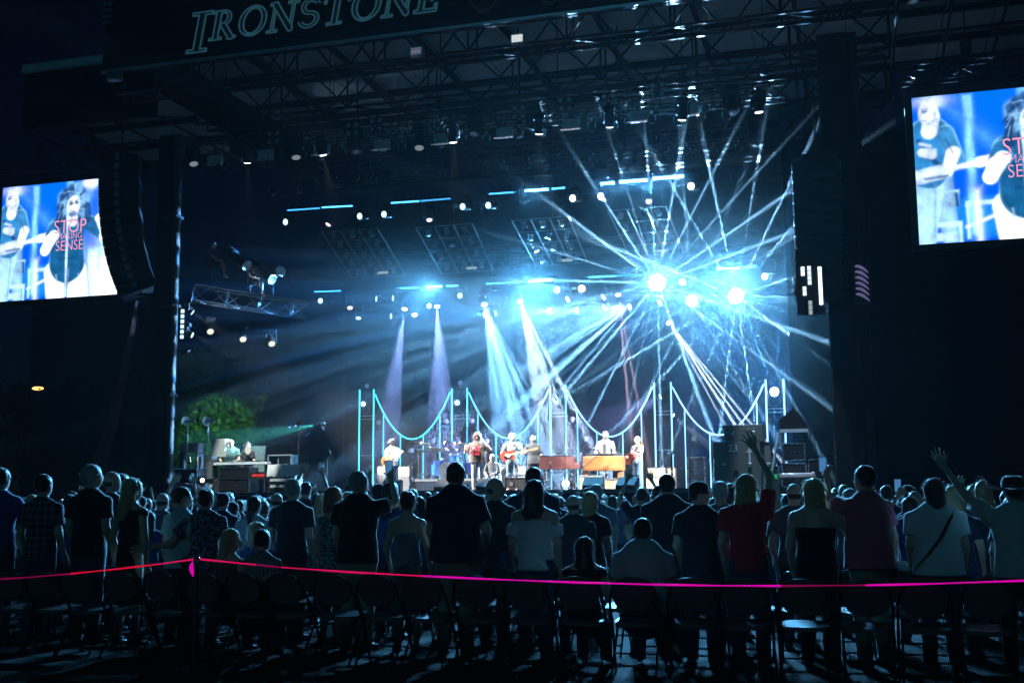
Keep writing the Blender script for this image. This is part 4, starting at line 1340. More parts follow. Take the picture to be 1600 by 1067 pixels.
# lower row: beams in the haze
def burst(p, axis, n, P_, seed, col=(.30, .66, 1.0)):
    """multi-ray lamp: light thrown out in thin sheets all round the lamp's axis"""
    o = spot(p, axis, 132, P_, col, blend=.5, soft=.03)  # added light, its rays stand in for lens starburst spikes
    gobo(o.data, 'spokes', n=n, seed=seed, gain=10.0)
def fan(p, d, n, spread, size, P_, col, seed):
    """one lamp split into n rays lying side by side"""
    d = Vector(d).normalized(); w = V.cross(d).normalized(); q = w.cross(d)
    o = spot(p, d, spread, P_, col, blend=.5, soft=.03)
    o.rotation_euler = Matrix((w, q, -d)).transposed().to_euler()
    if n > 1:
        gobo(o.data, 'comb', n=2 * math.pi * n / (2 * math.tan(R(spread / 2))), seed=seed, sharp=.60, gain=3.4)
low = [
    # label, photo place, direction (right, away, up), sub-beams, spread, size, strength, colour
    ('with short split beams at the lower row left', 632, 484, (.03, -.42, -1), 4, 13, 2.4, 600, LAV),
    ('with a thin violet beam right of the split beams', 648, 493, (.22, -.42, -1), 1, 4, 3.5, 80, ICE),
    ('with split beams falling right of centre left', 683, 480, (.20, -.42, -1), 5, 15, 2.4, 640, LAV),
    ('throwing four beams to the drum kit', 757, 477, (.40, -.42, -1), 5, 24, 2.6, 900, ICE),
    ('throwing the longest white beams over the bassist', 813, 472, (.42, -.45, -1), 5, 22, 3.0, 620, (.62, .78, 1)),
    ('fanning blue rays left from above the drums', 756, 491, (-1, -.8, -.05), 7, 44, 3.0, 60, CYAN),
    ('fanning white rays left above the bassist', 857, 486, (-1, -.8, -.10), 8, 44, 3.2, 85, ICE),
    ('fanning white rays left above the piano', 900, 485, (-1, -.8, -.22), 8, 44, 3.2, 110, ICE),
    ('fanning rays like a shell beside the hot white lamps', 983, 480, (-1, -.8, -.45), 9, 66, 3.2, 200, ICE),
    ('with short blue rays at the left end of the lower row', 613, 466, (-1, -.8, -.02), 4, 26, 3.2, 16, CYAN),
    ('neighbouring the left end lamp with short blue rays', 587, 467, (-1, -.8, -.02), 4, 26, 3.2, 14, CYAN),
    ('with dim blue rays below the left end of the row', 610, 494, (-1, -.8, -.05), 4, 22, 4, 10, BLUE),
    ('crossing a long pale beam down to the left', 942, 465, (-.86, -.42, -.62), 2, 5, 2.6, 420, ICE),
    ('crossing a second pale beam down to the left', 944, 482, (-.75, -.42, -.70), 2, 6, 2.4, 420, (.6, .78, 1)),
    ('crossing a pale beam down left under the hot lamps', 1030, 474, (-.80, -.42, -.62), 2, 6, 2.6, 420, ICE),
    ('with a short pale beam left of the shell rays', 886, 468, (-.8, -.42, -.42), 1, 5, 3, 30, ICE),
    ('with a glowing pink column beneath its lens', 966, 462, (.18, -.42, -1), 2, 8, 9, 400, (1, .62, .82)),
    ('leftmost of the lower row with a pinkish lens', 547, 482, (.25, -.42, -1), 1, 3, 6, 14, (.9, .7, 1)),
    ('with a cold faint beam at the lower left', 560, 498, (.1, -.42, -1), 1, 5, 5, 10, CYAN),
    ('sending a white shaft down to the organ player', 1046, 505, (.62, -.42, -.95), 4, 12, 1.8, 900, (.70, .84, 1)),
]
for i, (lb_, x, y, d, n_, spd, sz, P_, co) in enumerate(low):
    dd = (U * d[0] + V * d[1] + Vector((0, 0, d[2]))).normalized()
    lamp('moving head ' + lb_, x, y, 5.2, dd, LP if 'pink' in lb_ else (LWW if P_ > 25 else LW), scale=.9, group='lamps of the lower row')
    fan(SP(x, y, 5.2) + dd * .06, dd, n_, spd, sz, P_ * 100 * BEAMF, co, i + 20)
for i, (x, y, w) in enumerate(((500, 470, 'under the first lower bar'), (718, 462, 'beneath the third lower bar'), (757, 461, 'left of the lower middle bars'), (870, 453, 'right of the brightest lower bar'), (670, 478, 'between the left split beams'), (772, 490, 'beside the four split beams'), (1195, 432, 'at the right end of the lower row'), (1066, 441, 'between the two hottest lamps'))):
    lamp('lit lamp with round bright lens ' + w, x, y, 6.0, tocam + Vector((.0, 0, -.12)), LWW if i in (3, 6, 7) else LW, scale=.9, group='lamps of the lower row')
# the lamps that shine straight at the seats
hot = [('hottest white lamp of all, on the left of the pair facing the seats', 1027, 442, 20000, 2.3, 22, 1), ('hot white lamp lower between the dazzling pair', 1081, 470, 5000, 1.5, 12, 2),
       ('dazzling white lamp on the right of the pair facing the seats', 1150, 462, 20000, 2.1, 20, 3), ('small hot lamp with a short halo left of the dazzling pair', 909, 451, 900, .9, 7, 4)]
for lb_, x, y, E, s_, n, sd in hot:
    dc = (CAM + Vector((0, 0, 1)) - SP(x, y, 5.4)).normalized()
    lamp(lb_, x, y, 5.4, dc, LD, scale=s_, group='hot lamps facing the seats')
    burst(SP(x, y, 5.1), dc, n, E * HOTS, sd)
    spot(SP(x, y, 5.1), dc, 100, E * HOTF, (.16, .56, 1.0), blend=1.0, soft=.10)
# front truss: quad clusters, flood panels, fresnels
bq = MB()
for i in (-1, 1):
    for j in (-1, 1):
        bq.lathe([(.10, 0), (.125, .03), (.13, .12), (.10, .14)], 14, Matrix.Translation((i * .14, 0, -.16 + j * .14)) @ Matrix.Rotation(R(90), 4, 'X'))
quad_mesh = bq.mesh('housing', BLK, True)
bl = MB()
for i in (-1, 1):
    for j in (-1, 1):
        bl.lathe([(.098, .13), (.08, .146), (.02, .152)], 14, Matrix.Translation((i * .14, 0, -.16 + j * .14)) @ Matrix.Rotation(R(90), 4, 'X'))
quad_lens = bl.mesh('lamp_face', mat('blinder_glass', (.28, .33, .35), .2, .3, spec=.8), True)
for i, (x, y) in enumerate(((553, 197), (681, 190), (812, 170), (952, 152), (430, 210), (590, 190), (884, 158), (1028, 135))):
    p = SP(x, y, -1.75)
    t = thing('quad_lamp', 'unlit four-lens blinder lamp, %s of eight along the front truss' % (['second', 'fourth', 'fifth', 'seventh', 'first', 'third', 'sixth', 'eighth'][i]) + (' from the left'), 'stage lamp', p, ROTZ, 'four-lens lamps on the front truss')
    ob('housing', quad_mesh, t); ob('lamp_face', quad_lens, t)
    MB().box((0, .0, .14), (.06, .05, .24)).build('bracket', BLK, t)
for i, (x, y) in enumerate(((502, 234), (596, 226), (690, 217), (788, 207), (892, 194), (997, 182), (335, 250), (414, 242), (1078, 172))):
    p = SP(x, y, -1.9)
    t = thing('flood_panel', 'pale rectangular flood lamp %s under the front truss' % ('third', 'fourth', 'fifth', 'sixth', 'seventh', 'eighth', 'first', 'second', 'ninth')[i] + ' from the left', 'stage lamp', p, ROTZ, 'rectangular flood lamps under the front truss')
    MB().box((0, .05, 0), (.56, .16, .34), bev=.02).build('housing', mat('pale_housing', (.30, .33, .34), .5, var=.1), t)
    b = MB()
    for k in range(5): b.box((0, -.045, -.12 + k * .06), (.48, .02, .035))
    b.build('louver', mat('pale_louver', (.45, .48, .48), .4), t)
    MB().box((0, -.01, -.24), (.62, .06, .03), M=Matrix.Rotation(R(-30), 4, 'X')).build('flap', ALU, t)
    MB().box((0, .05, .26), (.05, .05, .22)).build('bracket', BLK, t)
# par cans on the front trusses
b = MB(); b.lathe([(.06, -.16), (.095, -.12), (.10, .12), (.115, .14)], 12); par_m = b.mesh('can', DSTEEL, True)
b = MB(); b.lathe([(.108, .141), (.05, .148)], 12); par_l = b.mesh('lens', GLASS, True)
b = MB(); b.box((0, 0, .13), (.26, .03, .02)); b.box((.125, 0, .05), (.015, .03, .18)); b.box((-.125, 0, .05), (.015, .03, .18)); b.box((0, 0, .2), (.04, .04, .14)); par_y = b.mesh('yoke', ALU)
def par(label, p, aim, group):
    t = thing('par_can', label, 'stage lamp', p, ROTZ, group)
    ob('yoke', par_y, t)
    o = ob('can', par_m, t, (0, 0, 0)); o.rotation_euler = Vector(aim).to_track_quat('Z', 'Y').to_euler()
    ob('lens', par_l, o)
    return t
k = 0
for bb, hh, n in ((-1.4, h0r - .12, 26), (0.0, h0r + .68, 24), (3.2, h0r + .18, 22)):
    for i in range(n):
        a = a0c + 1.2 + (a1c - a0c - 2.2) * (i + .5 + rnd.uniform(-.25, .25)) / n
        par('small unlit par can on the %s upper truss, above %s' % ({-1.4: 'front', 0.0: 'second', 3.2: 'third'}[bb], LM(S(a, bb, hh))), S(a, bb, hh - rnd.uniform(0, .15)), (rnd.uniform(-.6, .6), rnd.uniform(-.3, .7), -1), 'small unlit par cans on the upper trusses')
for i, (x, y, d) in enumerate(((303, 258, (.35, -.2, -1)), (382, 252, (.45, -.2, -1)), (463, 248, (.25, -.2, -1)), (372, 243, (.3, .2, -1)), (556, 240, (.2, -.3, -1)), (655, 233, (.1, -.3, -1)), (740, 212, (-.1, -.3, -1)), (835, 205, (0, -.2, -1)), (1145, 178, (.1, -.2, -1)))):
    lamp('dark moving head slanting down under the front truss, %s from the left' % ordn[(0, 2, 3, 1, 4, 5, 6, 7, 8)[i]], x, y, -1.6, U * d[0] + V * d[1] + D, LF if i in (0, 2, 5) else GLASS, scale=1.25, group='dark moving heads under the front truss')
for i, (x, y) in enumerate(((650, 80), (808, 60))):
    p = SP(x, y, -3.9)
    t = thing('house_floodlight', ('square floodlight with violet glass under the lettered fascia', 'square floodlight with bright glass under the fascia, right of the letters')[i], 'floodlight', p, ROTZ, 'floodlights under the fascia')
    MB().box((0, .08, 0), (.46, .16, .34), bev=.03).build('housing', mat('flood_grey', (.25, .26, .27), .4, .4), t)
    MB().box((0, -.01, -.01), (.34, .02, .22)).build('glass', glow('flood_face_%d' % i, ((.30, .34, .55), (.75, .85, .85))[i], (.25, .8)[i]), t)
    b = MB()
    for k in range(3): b.box((-.1 + k * .1, -.026, -.03), (.05, .01, .06))
    b.build('diode_block', glow('flood_diode_%d' % i, (.8, .75, .7), (.25, .9)[i]), t)
    MB().box((0, .1, .25), (.06, .06, .2)).build('bracket', BLK, t)
a, h = on(185, 352 / 2.963, -3.7)
t = thing('corner_floodlight', 'boxy floodlight on the left lower corner of the fascia', 'floodlight', S(a, -3.9, h - .1), ROTZ)
MB().box((0, 0, 0), (.5, .3, .30), bev=.03).build('housing', mat('flood_grey', (.25, .26, .27), .4, .4), t)
MB().box((0, -.16, 0), (.36, .02, .2)).build('glass', GLASS, t)
# lamp rack on the outer left corner
t = thing('lamp_rack', 'tall rack of eight round lamps on the upper left corner of the roof', 'stage lamp', SP(168, 22, -3.9), ROTZ)
MB().box((0, .1, 0), (.42, .2, .95), bev=.02).build('frame', BLK, t)
for i in range(2):
    for j in range(4):
        MB().lathe([(.075, 0), (.08, .05), (.03, .06)], 12, Matrix.Translation((-.1 + i * .2, 0, -.33 + j * .22)) @ Matrix.Rotation(R(90), 4, 'X')).build('round_lamp', GLASS, t, True)

# ---- slanted truss pods (ladder grids with small lamps)
def pod(label, pts, nc, nr, bright):
    """pts: photo positions of top-left, top-right, bottom-right, bottom-left"""
    P = [SP(x, y, bb) for (x, y, bb) in pts]
    t = thing('truss_pod', label, 'truss', P[0], 0, 'slanted grid pods in the rig')
    def q(u, v): return (P[0].lerp(P[1], u)).lerp(P[3].lerp(P[2], u), v) - P[0]
    pm = mat('pod_bar', (.10, .11, .12), .45, .6, var=.2, scale=8)
    for i in range(nc + 1): bar(t, q(i / nc, 0), q(i / nc, 1), .028, pm, 'long_bar')
    for j in range(nr + 1): bar(t, q(0, j / nr), q(1, j / nr), .016, pm, 'cross_bar')
    for i in range(nc):
        for j in range(nr):
            c = q((i + .5) / nc, (j + .5) / nr)
            o = ob('small_lamp', small_lamp, t, c); o.rotation_euler = (R(rnd.uniform(-20, 30)), R(rnd.uniform(-30, 30)), 0)
    c = q(.62, .93)
    MB().box(c + Vector((0, -.1, 0)), (.42, .06, .09), rz=ROTZ, bev=.01).build('tube_lamp', glow('tube_dim', (.75, .85, .75), .40 * bright), t)
b = MB(); b.lathe([(.04, .12), (.07, .08), (.085, -.05), (.10, -.08)], 12); b.lathe([(.075, -.081), (.02, -.09)], 12); b.box((0, 0, .13), (.2, .05, .04)); small_lamp = b.mesh('small_lamp', mat('small_lamp_metal', (.12, .13, .14), .3, .8), True)
pod('leftmost slanted grid pod full of small lamps', ((502, 362, 1.4), (590, 358, 1.4), (634, 430, 5.0), (550, 434, 5.0)), 3, 5, 1)
pod('second slanted grid pod from the left', ((650, 356, 1.4), (738, 349, 1.4), (770, 422, 5.0), (690, 428, 5.0)), 3, 4, 1)
pod('third slanted grid pod from the left, under the dazzling bars', ((800, 345, 1.4), (888, 338, 1.4), (918, 410, 5.0), (838, 416, 5.0)), 3, 4, 1.5)
pod('rightmost slanted grid pod above the hot lamps', ((950, 330, 1.4), (1040, 322, 1.4), (1068, 395, 5.0), (985, 402, 5.0)), 3, 4, 1.2)

# ---- PA line arrays
def line_array(label, pts, w, dep, hh, yaw=0.0):
    t = thing('line_array', label, 'loudspeaker array', S(*pts[0][:3]), ROTZ + yaw, 'curved loudspeaker arrays')
    base = pts[0]
    n = len(pts)
    for i, (a, bb, h, tilt) in enumerate(pts):
        M_ = Matrix.Translation((a - base[0], bb - base[1], h - base[2])) @ Matrix.Rotation(tilt, 4, 'X')
        b = MB(); b.box((0, 0, 0), (w, dep, hh * .93), M_, bev=.03)
        o = b.build('speaker_cabinet', BLK, t)
        b = MB(); b.box((0, -dep / 2 - .006, 0), (w * .9, .02, hh * .80), M_); b.build('grille', mat('grille_black', (.018, .018, .02), .5, .3), o)
        for sx in (-1, 1):
            b = MB(); b.box((sx * (w / 2 + .012), -.05, 0), (.03, .16, hh * .72), M_, bev=.008); b.build('rigging_plate', mat('plate_steel', (.32, .34, .36), .3, .9), o)
        b = MB(); b.box((0, -dep / 2 - .02, hh * .47), (w * .96, .02, .018), M_); b.build('edge_strip', DSTEEL, o)
    MB().box((0, 0, hh * .9), (w * .9, .6, .12)).build('flying_frame', BLK, t)
    MB().tube((0, 0, hh), (0, 0, 3.2), .03, n=6).build('chain', DSTEEL, t)
aL, hL = on(190, 256, -2.9)
pts = []; a = aL; h = hL; bb = -2.9; 
sc_arr = on(195, 450, -2.9)[1]
N_ = 15; Hh = (hL - sc_arr) / (N_ - 1.2)
til = 0
for i in range(N_):
    pts.append((a, bb, h, til))
    til += R(.4 + .30 * i) * .72
    h -= Hh * math.cos(til); bb += Hh * math.sin(til)
line_array('tall curved black loudspeaker array covering the left video screen edge', pts, 1.6, 1.25, Hh, R(-62))
aR, hR = on(1275, 262, -2.2); pts = []; a = aR; h = hR; bb = -2.2; til = 0
for i in range(13):
    pts.append((a, bb, h, til)); til += R(.4 + .22 * i) * .55; h -= Hh * math.cos(til); bb += Hh * math.sin(til)
line_array('tall curved black loudspeaker array right of the hot lamps', pts, 1.35, .7, Hh)
# bright louvered lamps glimpsed by the right array
t = thing('louver_lamp_column', 'columns of small white lit louvres hanging right of the hot lamps', 'stage lamp', SP(1265, 440, -2.9), ROTZ)
for (x, y0, y1, s_) in ((1254, 417, 432, 1.2), (1264, 416, 440, .8), (1280.5, 417, 470, 1.7), (1257, 448, 461, .9), (1266, 470, 488, .3)):
    y = y0
    while y < y1:
        a, h = on(x + (y - y0) * .05, y + 3, -2.95)
        a2, h2 = on(1265, 440, -2.9)
        MB().box((a - a2, -.05 + rnd.uniform(0, .04), h - h2), (.10, .03, .12), M=Matrix.Identity(4)).build('louvre', glow('louvre_%.1f' % s_, (.75, .9, 1), s_ * 1.4), t)
        y += 7.5
MB().box((0, .06, 0), (.75, .05, 1.9)).build('frame', BLK, t)
t = thing('louver_fan', 'curved violet louvres of a lamp in front of the right curtain', 'stage lamp', SP(1347, 440, -2.6), ROTZ)
for i in range(6):
    pts = []
    for k in range(7):
        pts.append((-.18 + .36 * (k / 6), 0, .42 - i * .16 - .20 * (k / 6) ** 1.5))
    b = MB()
    vs = []; fs = []
    for p in pts: vs += [(p[0], -.02, p[2]), (p[0], -.02, p[2] + .10 * math.sin(.5 + 2.2 * (p[0] + .18) / .36))]
    for k in range(6): fs.append((2 * k, 2 * k + 2, 2 * k + 3, 2 * k + 1))
    b.add(vs, fs).build('louvre', mat('violet_louvre', (.25, .20, .35), .5, emit=(.30, .24, .50), estr=.35), t)
MB().box((0, .06, 0), (.5, .06, 1.2)).build('housing', BLK, t)

# ---- video screens
def raster(W_, H_):
    """the live picture: bassist at the left, curly haired singer with a microphone stand; soft colour field"""
    X, Y = np.meshgrid((np.arange(W_) + .5) / W_ * 1.19, 1 - (np.arange(H_) + .5) / H_)
    X = X / 1.19 * 1.19
    im = np.zeros((H_, W_, 3)); im[:] = (.0, .14, .75)
    im += np.exp(-((X - .55) ** 2 / .25 + (Y - .9) ** 2 / .3))[..., None] * np.array((.0, .08, .25))
    def S_(d, s=.003): return 1 / (1 + np.exp(np.clip(d / s, -40, 40)))
    FOLD = wr(np.stack([X * 1.0, Y * .45, 0 * X], -1), 60, 4) + .7 * wr(np.stack([X, Y, 0 * X], -1), 140, 9)
    def put(d, col, a=1.0, s=.0032):
        k = (S_(d, s) * a)[..., None]
        shade = (1 + .26 * FOLD + .22 * np.clip(-d / .05, 0, 1) - .12)[..., None]
        rim = (np.exp(-np.clip(-d, 0, 1) / .007) * (.5 + .5 * np.sin(X * 31 + Y * 17)))[..., None] * np.array((.35, .6, .75)) * (a > .85)
        im[:] = im * (1 - k) + (np.array(col) * shade + rim) * k
    def seg(x0, y0, x1, y1, r0, r1=None):
        r1 = r0 if r1 is None else r1
        px, py, vx, vy = X - x0, Y - y0, x1 - x0, y1 - y0
        h = np.clip((px * vx + py * vy) / (vx * vx + vy * vy + 1e-9), 0, 1)
        return np.hypot(px - vx * h, py - vy * h) - (r0 + (r1 - r0) * h)
    def el(x, y, rx, ry): return (np.hypot((X - x) / rx, (Y - y) / ry) - 1) * min(rx, ry)
    def bx(x0, x1, y0, y1): return np.maximum(np.maximum(x0 - X, X - x1), np.maximum(y0 - Y, Y - y1))
    Wh = (1.1, 1.15, 1.2); Ic = (.35, .85, 1.15); Mb = (.02, .22, .55); Dk = (.0, .05, .22)
    put(seg(.14, 1.0, .52, .62, .03, .05), (.15, .45, 1.0), .6, .02)
    put(seg(.95, 1.0, .80, .78, .05, .06), (.3, .55, 1.1), .6, .03)
    put(el(.88, .97, .07, .05), Wh, 1, .01)
    put(bx(.90, 1.19, .0, .40), (.45, .85, 1.15), .9, .01)
    put(el(1.08, .12, .16, .28), (1.3, 1.3, 1.3), .95, .06)
    put(bx(.16, .40, .17, .24), Mb, .9); put(bx(.20, .78, .02, .30), (.02, .32, .85), .8)
    for q in (bx(.30, .58, .24, .27), bx(.30, .32, .02, .25), bx(.08, .27, .11, .14), bx(.25, .27, .0, .14), bx(.09, .24, .015, .07), bx(.17, .26, .33, .35)):
        put(q, (.75, 1.0, 1.15), .9)
    put(bx(.17, .26, .24, .34), (.0, .10, .35)); put(seg(.30, .10, .62, .22, .012), Wh, .8)
    put(bx(.325, .365, .05, .98), (.40, .85, 1.15), .92, .008); put(bx(.655, .70, .2, 1.0), (.30, .75, 1.15), .9, .008); put(bx(.36, .39, .0, .35), Wh, .9, .01)
    put(bx(.98, 1.01, .2, .98), (.25, .7, 1.1), .6, .01)
    put(seg(.02, .0, .10, .45, .08, .09), (.45, .72, .95)); put(seg(.20, .02, .16, .45, .05, .07), (.50, .78, 1.0), .7)
    put(seg(.08, .50, .10, .72, .13, .14), (.05, .27, .55)); put(seg(.20, .74, .26, .56, .055, .05), (.08, .32, .60))
    put(seg(.03, .70, .16, .50, .016), Dk, .7); 
    put(seg(.10, .76, .12, .86, .05), (.85, .93, 1.1)); put(el(.10, .885, .062, .085), (.9, .97, 1.15)); put(el(.12, .965, .085, .035), (1.0, 1.05, 1.2), 1, .012)
    put(el(.075, .89, .012, .010), Mb, .6); put(seg(.05, .62, .11, .60, .03), (.9, 1, 1.15), .8)
    put(seg(.24, .60, .20, .48, .045, .035), (1, 1.02, 1.15)); put(seg(-.02, .46, .44, .53, .018), (.85, .97, 1.15)); put(seg(.40, .525, .58, .565, .035, .028), Wh)
    put(seg(.00, .45, .16, .48, .05), (.8, .95, 1.15), .8)
    put(seg(.56, .22, .58, .02, .10, .09), Wh); put(seg(.78, .22, .80, .02, .10, .10), Wh)
    put(seg(.68, .30, .68, .56, .175, .16), (.02, .16, .34)); put(seg(.56, .62, .84, .64, .07, .07), (.03, .18, .38))
    put(seg(.54, .60, .50, .50, .065, .06), (.03, .20, .42)); put(seg(.50, .50, .46, .42, .055, .045), Wh); put(seg(.46, .42, .53, .53, .045, .035), Wh); put(el(.54, .54, .05, .045), Wh)
    put(seg(.90, .62, 1.04, .50, .065, .055), (.03, .18, .38)); put(seg(1.04, .50, 1.08, .47, .05), Wh); put(seg(1.08, .48, .98, .66, .05, .035), Wh); put(seg(.97, .66, 1.05, .73, .025, .018), Wh)
    for k in range(46):
        an = k * 2.39996; r_ = .03 + .085 * math.sqrt(k / 46)
        put(el(.72 + r_ * 1.15 * math.cos(an), .80 + r_ * 1.3 * math.sin(an), .038, .045), (.02, .10, .28) if k % 3 else (.25, .50, .85), .9, .006)
    for k in range(9): put(seg(.60 - .004 * k, .78 - .02 * k, .575 + .003 * k, .66 - .004 * k, .02), (.03, .12, .3), .8)
    put(seg(.86, .78, .875, .66, .03), (.03, .12, .3), .85)
    put(seg(.72, .66, .72, .72, .05), (.9, .95, 1.1)); put(el(.725, .785, .065, .088), (.95, 1.0, 1.15)); put(el(.70, .805, .020, .014), Dk, .9); put(el(.755, .812, .020, .014), Dk, .9)
    put(el(.715, .725, .035, .024), (.05, .15, .35), .7); put(el(.712, .735, .018, .010), (.9, .9, 1.0), .8); put(seg(.67, .70, .68, .02, .009), (.8, .98, 1.15), .95); put(el(.69, .715, .025, .03), (.7, .8, 1.0), .9)
    # features of the faces and clothes, drawn as soft darker strokes
    for q, c_, a_ in ((seg(.062, .900, .088, .902, .006), Dk, .8), (seg(.060, .915, .090, .918, .004), Mb, .7), (seg(.052, .885, .044, .862, .005), (.5, .7, .95), .8), (seg(.056, .838, .082, .836, .005), (.35, .45, .8), .8), (el(.140, .872, .012, .022), (.6, .75, 1.0), .8), (seg(.10, .815, .15, .84, .010), (.45, .6, .9), .6),
        (seg(.70, .775, .705, .745, .006), (.55, .65, .9), .8), (seg(.685, .826, .712, .822, .004), Dk, .8), (seg(.742, .828, .770, .834, .004), Dk, .8), (el(.722, .712, .052, .022), (.12, .22, .5), .75), (seg(.66, .66, .78, .665, .008), (.0, .08, .2), .6),
        (seg(.60, .50, .64, .40, .006), Dk, .5), (seg(.76, .42, .80, .54, .006), Dk, .5), (seg(.62, .34, .76, .33, .006), Dk, .4), (seg(.58, .20, .60, .06, .007), (.5, .75, 1.0), .7), (seg(.70, .24, .69, .04, .010), (.35, .6, .95), .7), (seg(.80, .20, .82, .05, .006), (.5, .75, 1.0), .6),
        (seg(.06, .44, .20, .45, .008), (.1, .2, .4), .8), (seg(.12, .40, .10, .05, .006), (.25, .5, .8), .6), (seg(.20, .70, .24, .60, .006), Dk, .5), (seg(.04, .68, .10, .66, .012), (.8, .9, 1.1), .7), (seg(.07, .64, .13, .63, .010), (.8, .9, 1.1), .7)):
        put(q, c_, a_, .003)
    for k in range(26):
        an = k * 2.39996 + .4; r_ = .07 + .06 * ((k * 7) % 5) / 5
        put(seg(.72 + r_ * 1.1 * math.cos(an), .80 + r_ * 1.2 * math.sin(an), .72 + r_ * 1.45 * math.cos(an + .25), .80 + r_ * 1.5 * math.sin(an + .25) - .02, .003), (.45, .7, 1.0) if k % 2 else (.0, .05, .2), .7, .002)
    rs = np.random.RandomState(2)
    n = rs.rand(H_, W_, 1); n = (n + np.roll(n, 1, 0) + np.roll(n, 1, 1)) / 3
    im *= (.86 + .28 * n)
    im = np.clip(im, 0, 2) ** 1.25
    return np.clip(im, 0, 1.3)
def text_mesh(s, size, name='lettering', depth=.004, bold=0.0):
    cu = bpy.data.curves.new(name, 'FONT'); cu.body = s; cu.size = size; cu.extrude = depth; cu.resolution_u = 3; cu.offset = bold
    cu.align_x = 'CENTER'
    o = bpy.data.objects.new(name, cu); COL.objects.link(o)
    dg = bpy.context.evaluated_depsgraph_get()
    me = bpy.data.meshes.new_from_object(o.evaluated_get(dg))
    bpy.data.objects.remove(o)
    return me
im = raster(310, 260)
def screen(label, x, ytop, ybot, bb):
    """left edge of the picture at photo x"""
    a, ht = on(x[0], ytop, bb); _, hb_ = on(x[1], ybot, bb)
    H_ = ht - hb_; W_ = H_ * 1.19
    t = thing('video_screen', label, 'video screen', S(a, bb, hb_), ROTZ, 'video screens showing the band')
    ny, nx = im.shape[:2]
    gx, gz = np.meshgrid(np.linspace(0, W_, nx + 1), np.linspace(H_, 0, ny + 1))
    Vv = np.stack([gx, 0 * gx, gz], -1).reshape(-1, 3)
    i0 = (np.arange(ny)[:, None] * (nx + 1) + np.arange(nx)[None]).ravel()
    Q = np.stack([i0 + nx + 1, i0 + nx + 2, i0 + 1, i0], 1)
    m = bpy.data.materials.get('live_picture')
    if not m:
        m = bpy.data.materials.new('live_picture'); m.use_nodes = True; n2 = m.node_tree; n2.nodes.clear()
        e = n2.nodes.new('ShaderNodeEmission'); o2 = n2.nodes.new('ShaderNodeOutputMaterial'); at = n2.nodes.new('ShaderNodeAttribute'); at.attribute_name = 'picture'
        e.inputs[1].default_value = 1.25
        m.cycles.emission_sampling = 'NONE'; n2.links.new(at.outputs['Color'], e.inputs[0]); n2.links.new(e.outputs[0], o2.inputs[0])
    me = np_mesh('picture', Vv, Q, m, False)
    ca = me.color_attributes.new('picture', 'FLOAT_COLOR', 'CORNER')
    c4 = np.ones((ny * nx, 4)); c4[:, :3] = im.reshape(-1, 3)
    ca.data.foreach_set('color', np.repeat(c4, 4, 0).astype(np.float32).ravel())
    pic = ob('picture', me, t)
    k = H_
    pk = glow('screen_text', (1.0, .35, .55), 1.1)
    for s_, y, sz in (('STOP', .555, .165), ('MAKING', .50, .078), ('SENSE', .405, .125)):
        mm = text_mesh(s_, sz * k, 'lettering', .003, -.006); mm.materials.clear(); mm.materials.append(pk)
        # hollow neon strokes: keep the glyphs thin
        o = ob('lettering', mm, pic, (.70 * k, -.01, y * k), (R(90), 0, 0))
        o.scale = (.82, 1, 1)
    F = mat('screen_frame', (.008, .010, .014), .5)
    for (c, d) in (((W_ / 2, .1, H_ + .10), (W_ + .4, .3, .2)), ((W_ / 2, .1, -.08), (W_ + .4, .3, .16)), ((-.10, .1, H_ / 2), (.2, .3, H_)), ((W_ + .10, .1, H_ / 2), (.2, .3, H_))):
        MB().box(c, d).build('frame', F, t)
    MB().box((W_ / 2, .16, H_ / 2), (W_, .2, H_)).build('back', BLKM, t)
    return a, W_, ht
aS, wS, hS = screen('video screen partly covered by the left loudspeaker array, showing guitarist and curly haired singer', (5, 0), 294, 472, -.6)
truss('short dark truss holding the left video screen', aS - .3, aS + wS + .1, -.6, hS + .45, .45, .45, .8, group='screen trusses')
aS2, wS2, hS2 = screen('video screen at the right edge of the picture, showing guitarist beside curly haired singer', (1424, 1438), 154, 383, -2.4)
truss('short dark truss holding the right video screen', aS2 - .3, aS2 + wS2 + .1, -2.4, hS2 + .45, .45, .45, .8, group='screen trusses')
for (aa, ww, hh, bb, dz, lb_) in ((aS, wS, hS, -.6, 1, 'left'), (aS2, wS2, hS2, -2.4, 1, 'right')):
    for fx in (.3, .75):
        t = thing('chain_hoist', 'chain hoist above the %s video screen, %s one' % (lb_, 'inner' if (fx > .5) == (lb_ == 'left') else 'outer'), 'hoist', S(aa + ww * fx, bb, hh + .9), ROTZ, 'chain hoists of the video screens')
        MB().box((0, 0, .45), (.3, .25, .4), bev=.05).build('motor', BLK, t); MB().tube((0, 0, .6), (0, 0, 4.0), .018, n=5).build('chain', DSTEEL, t)

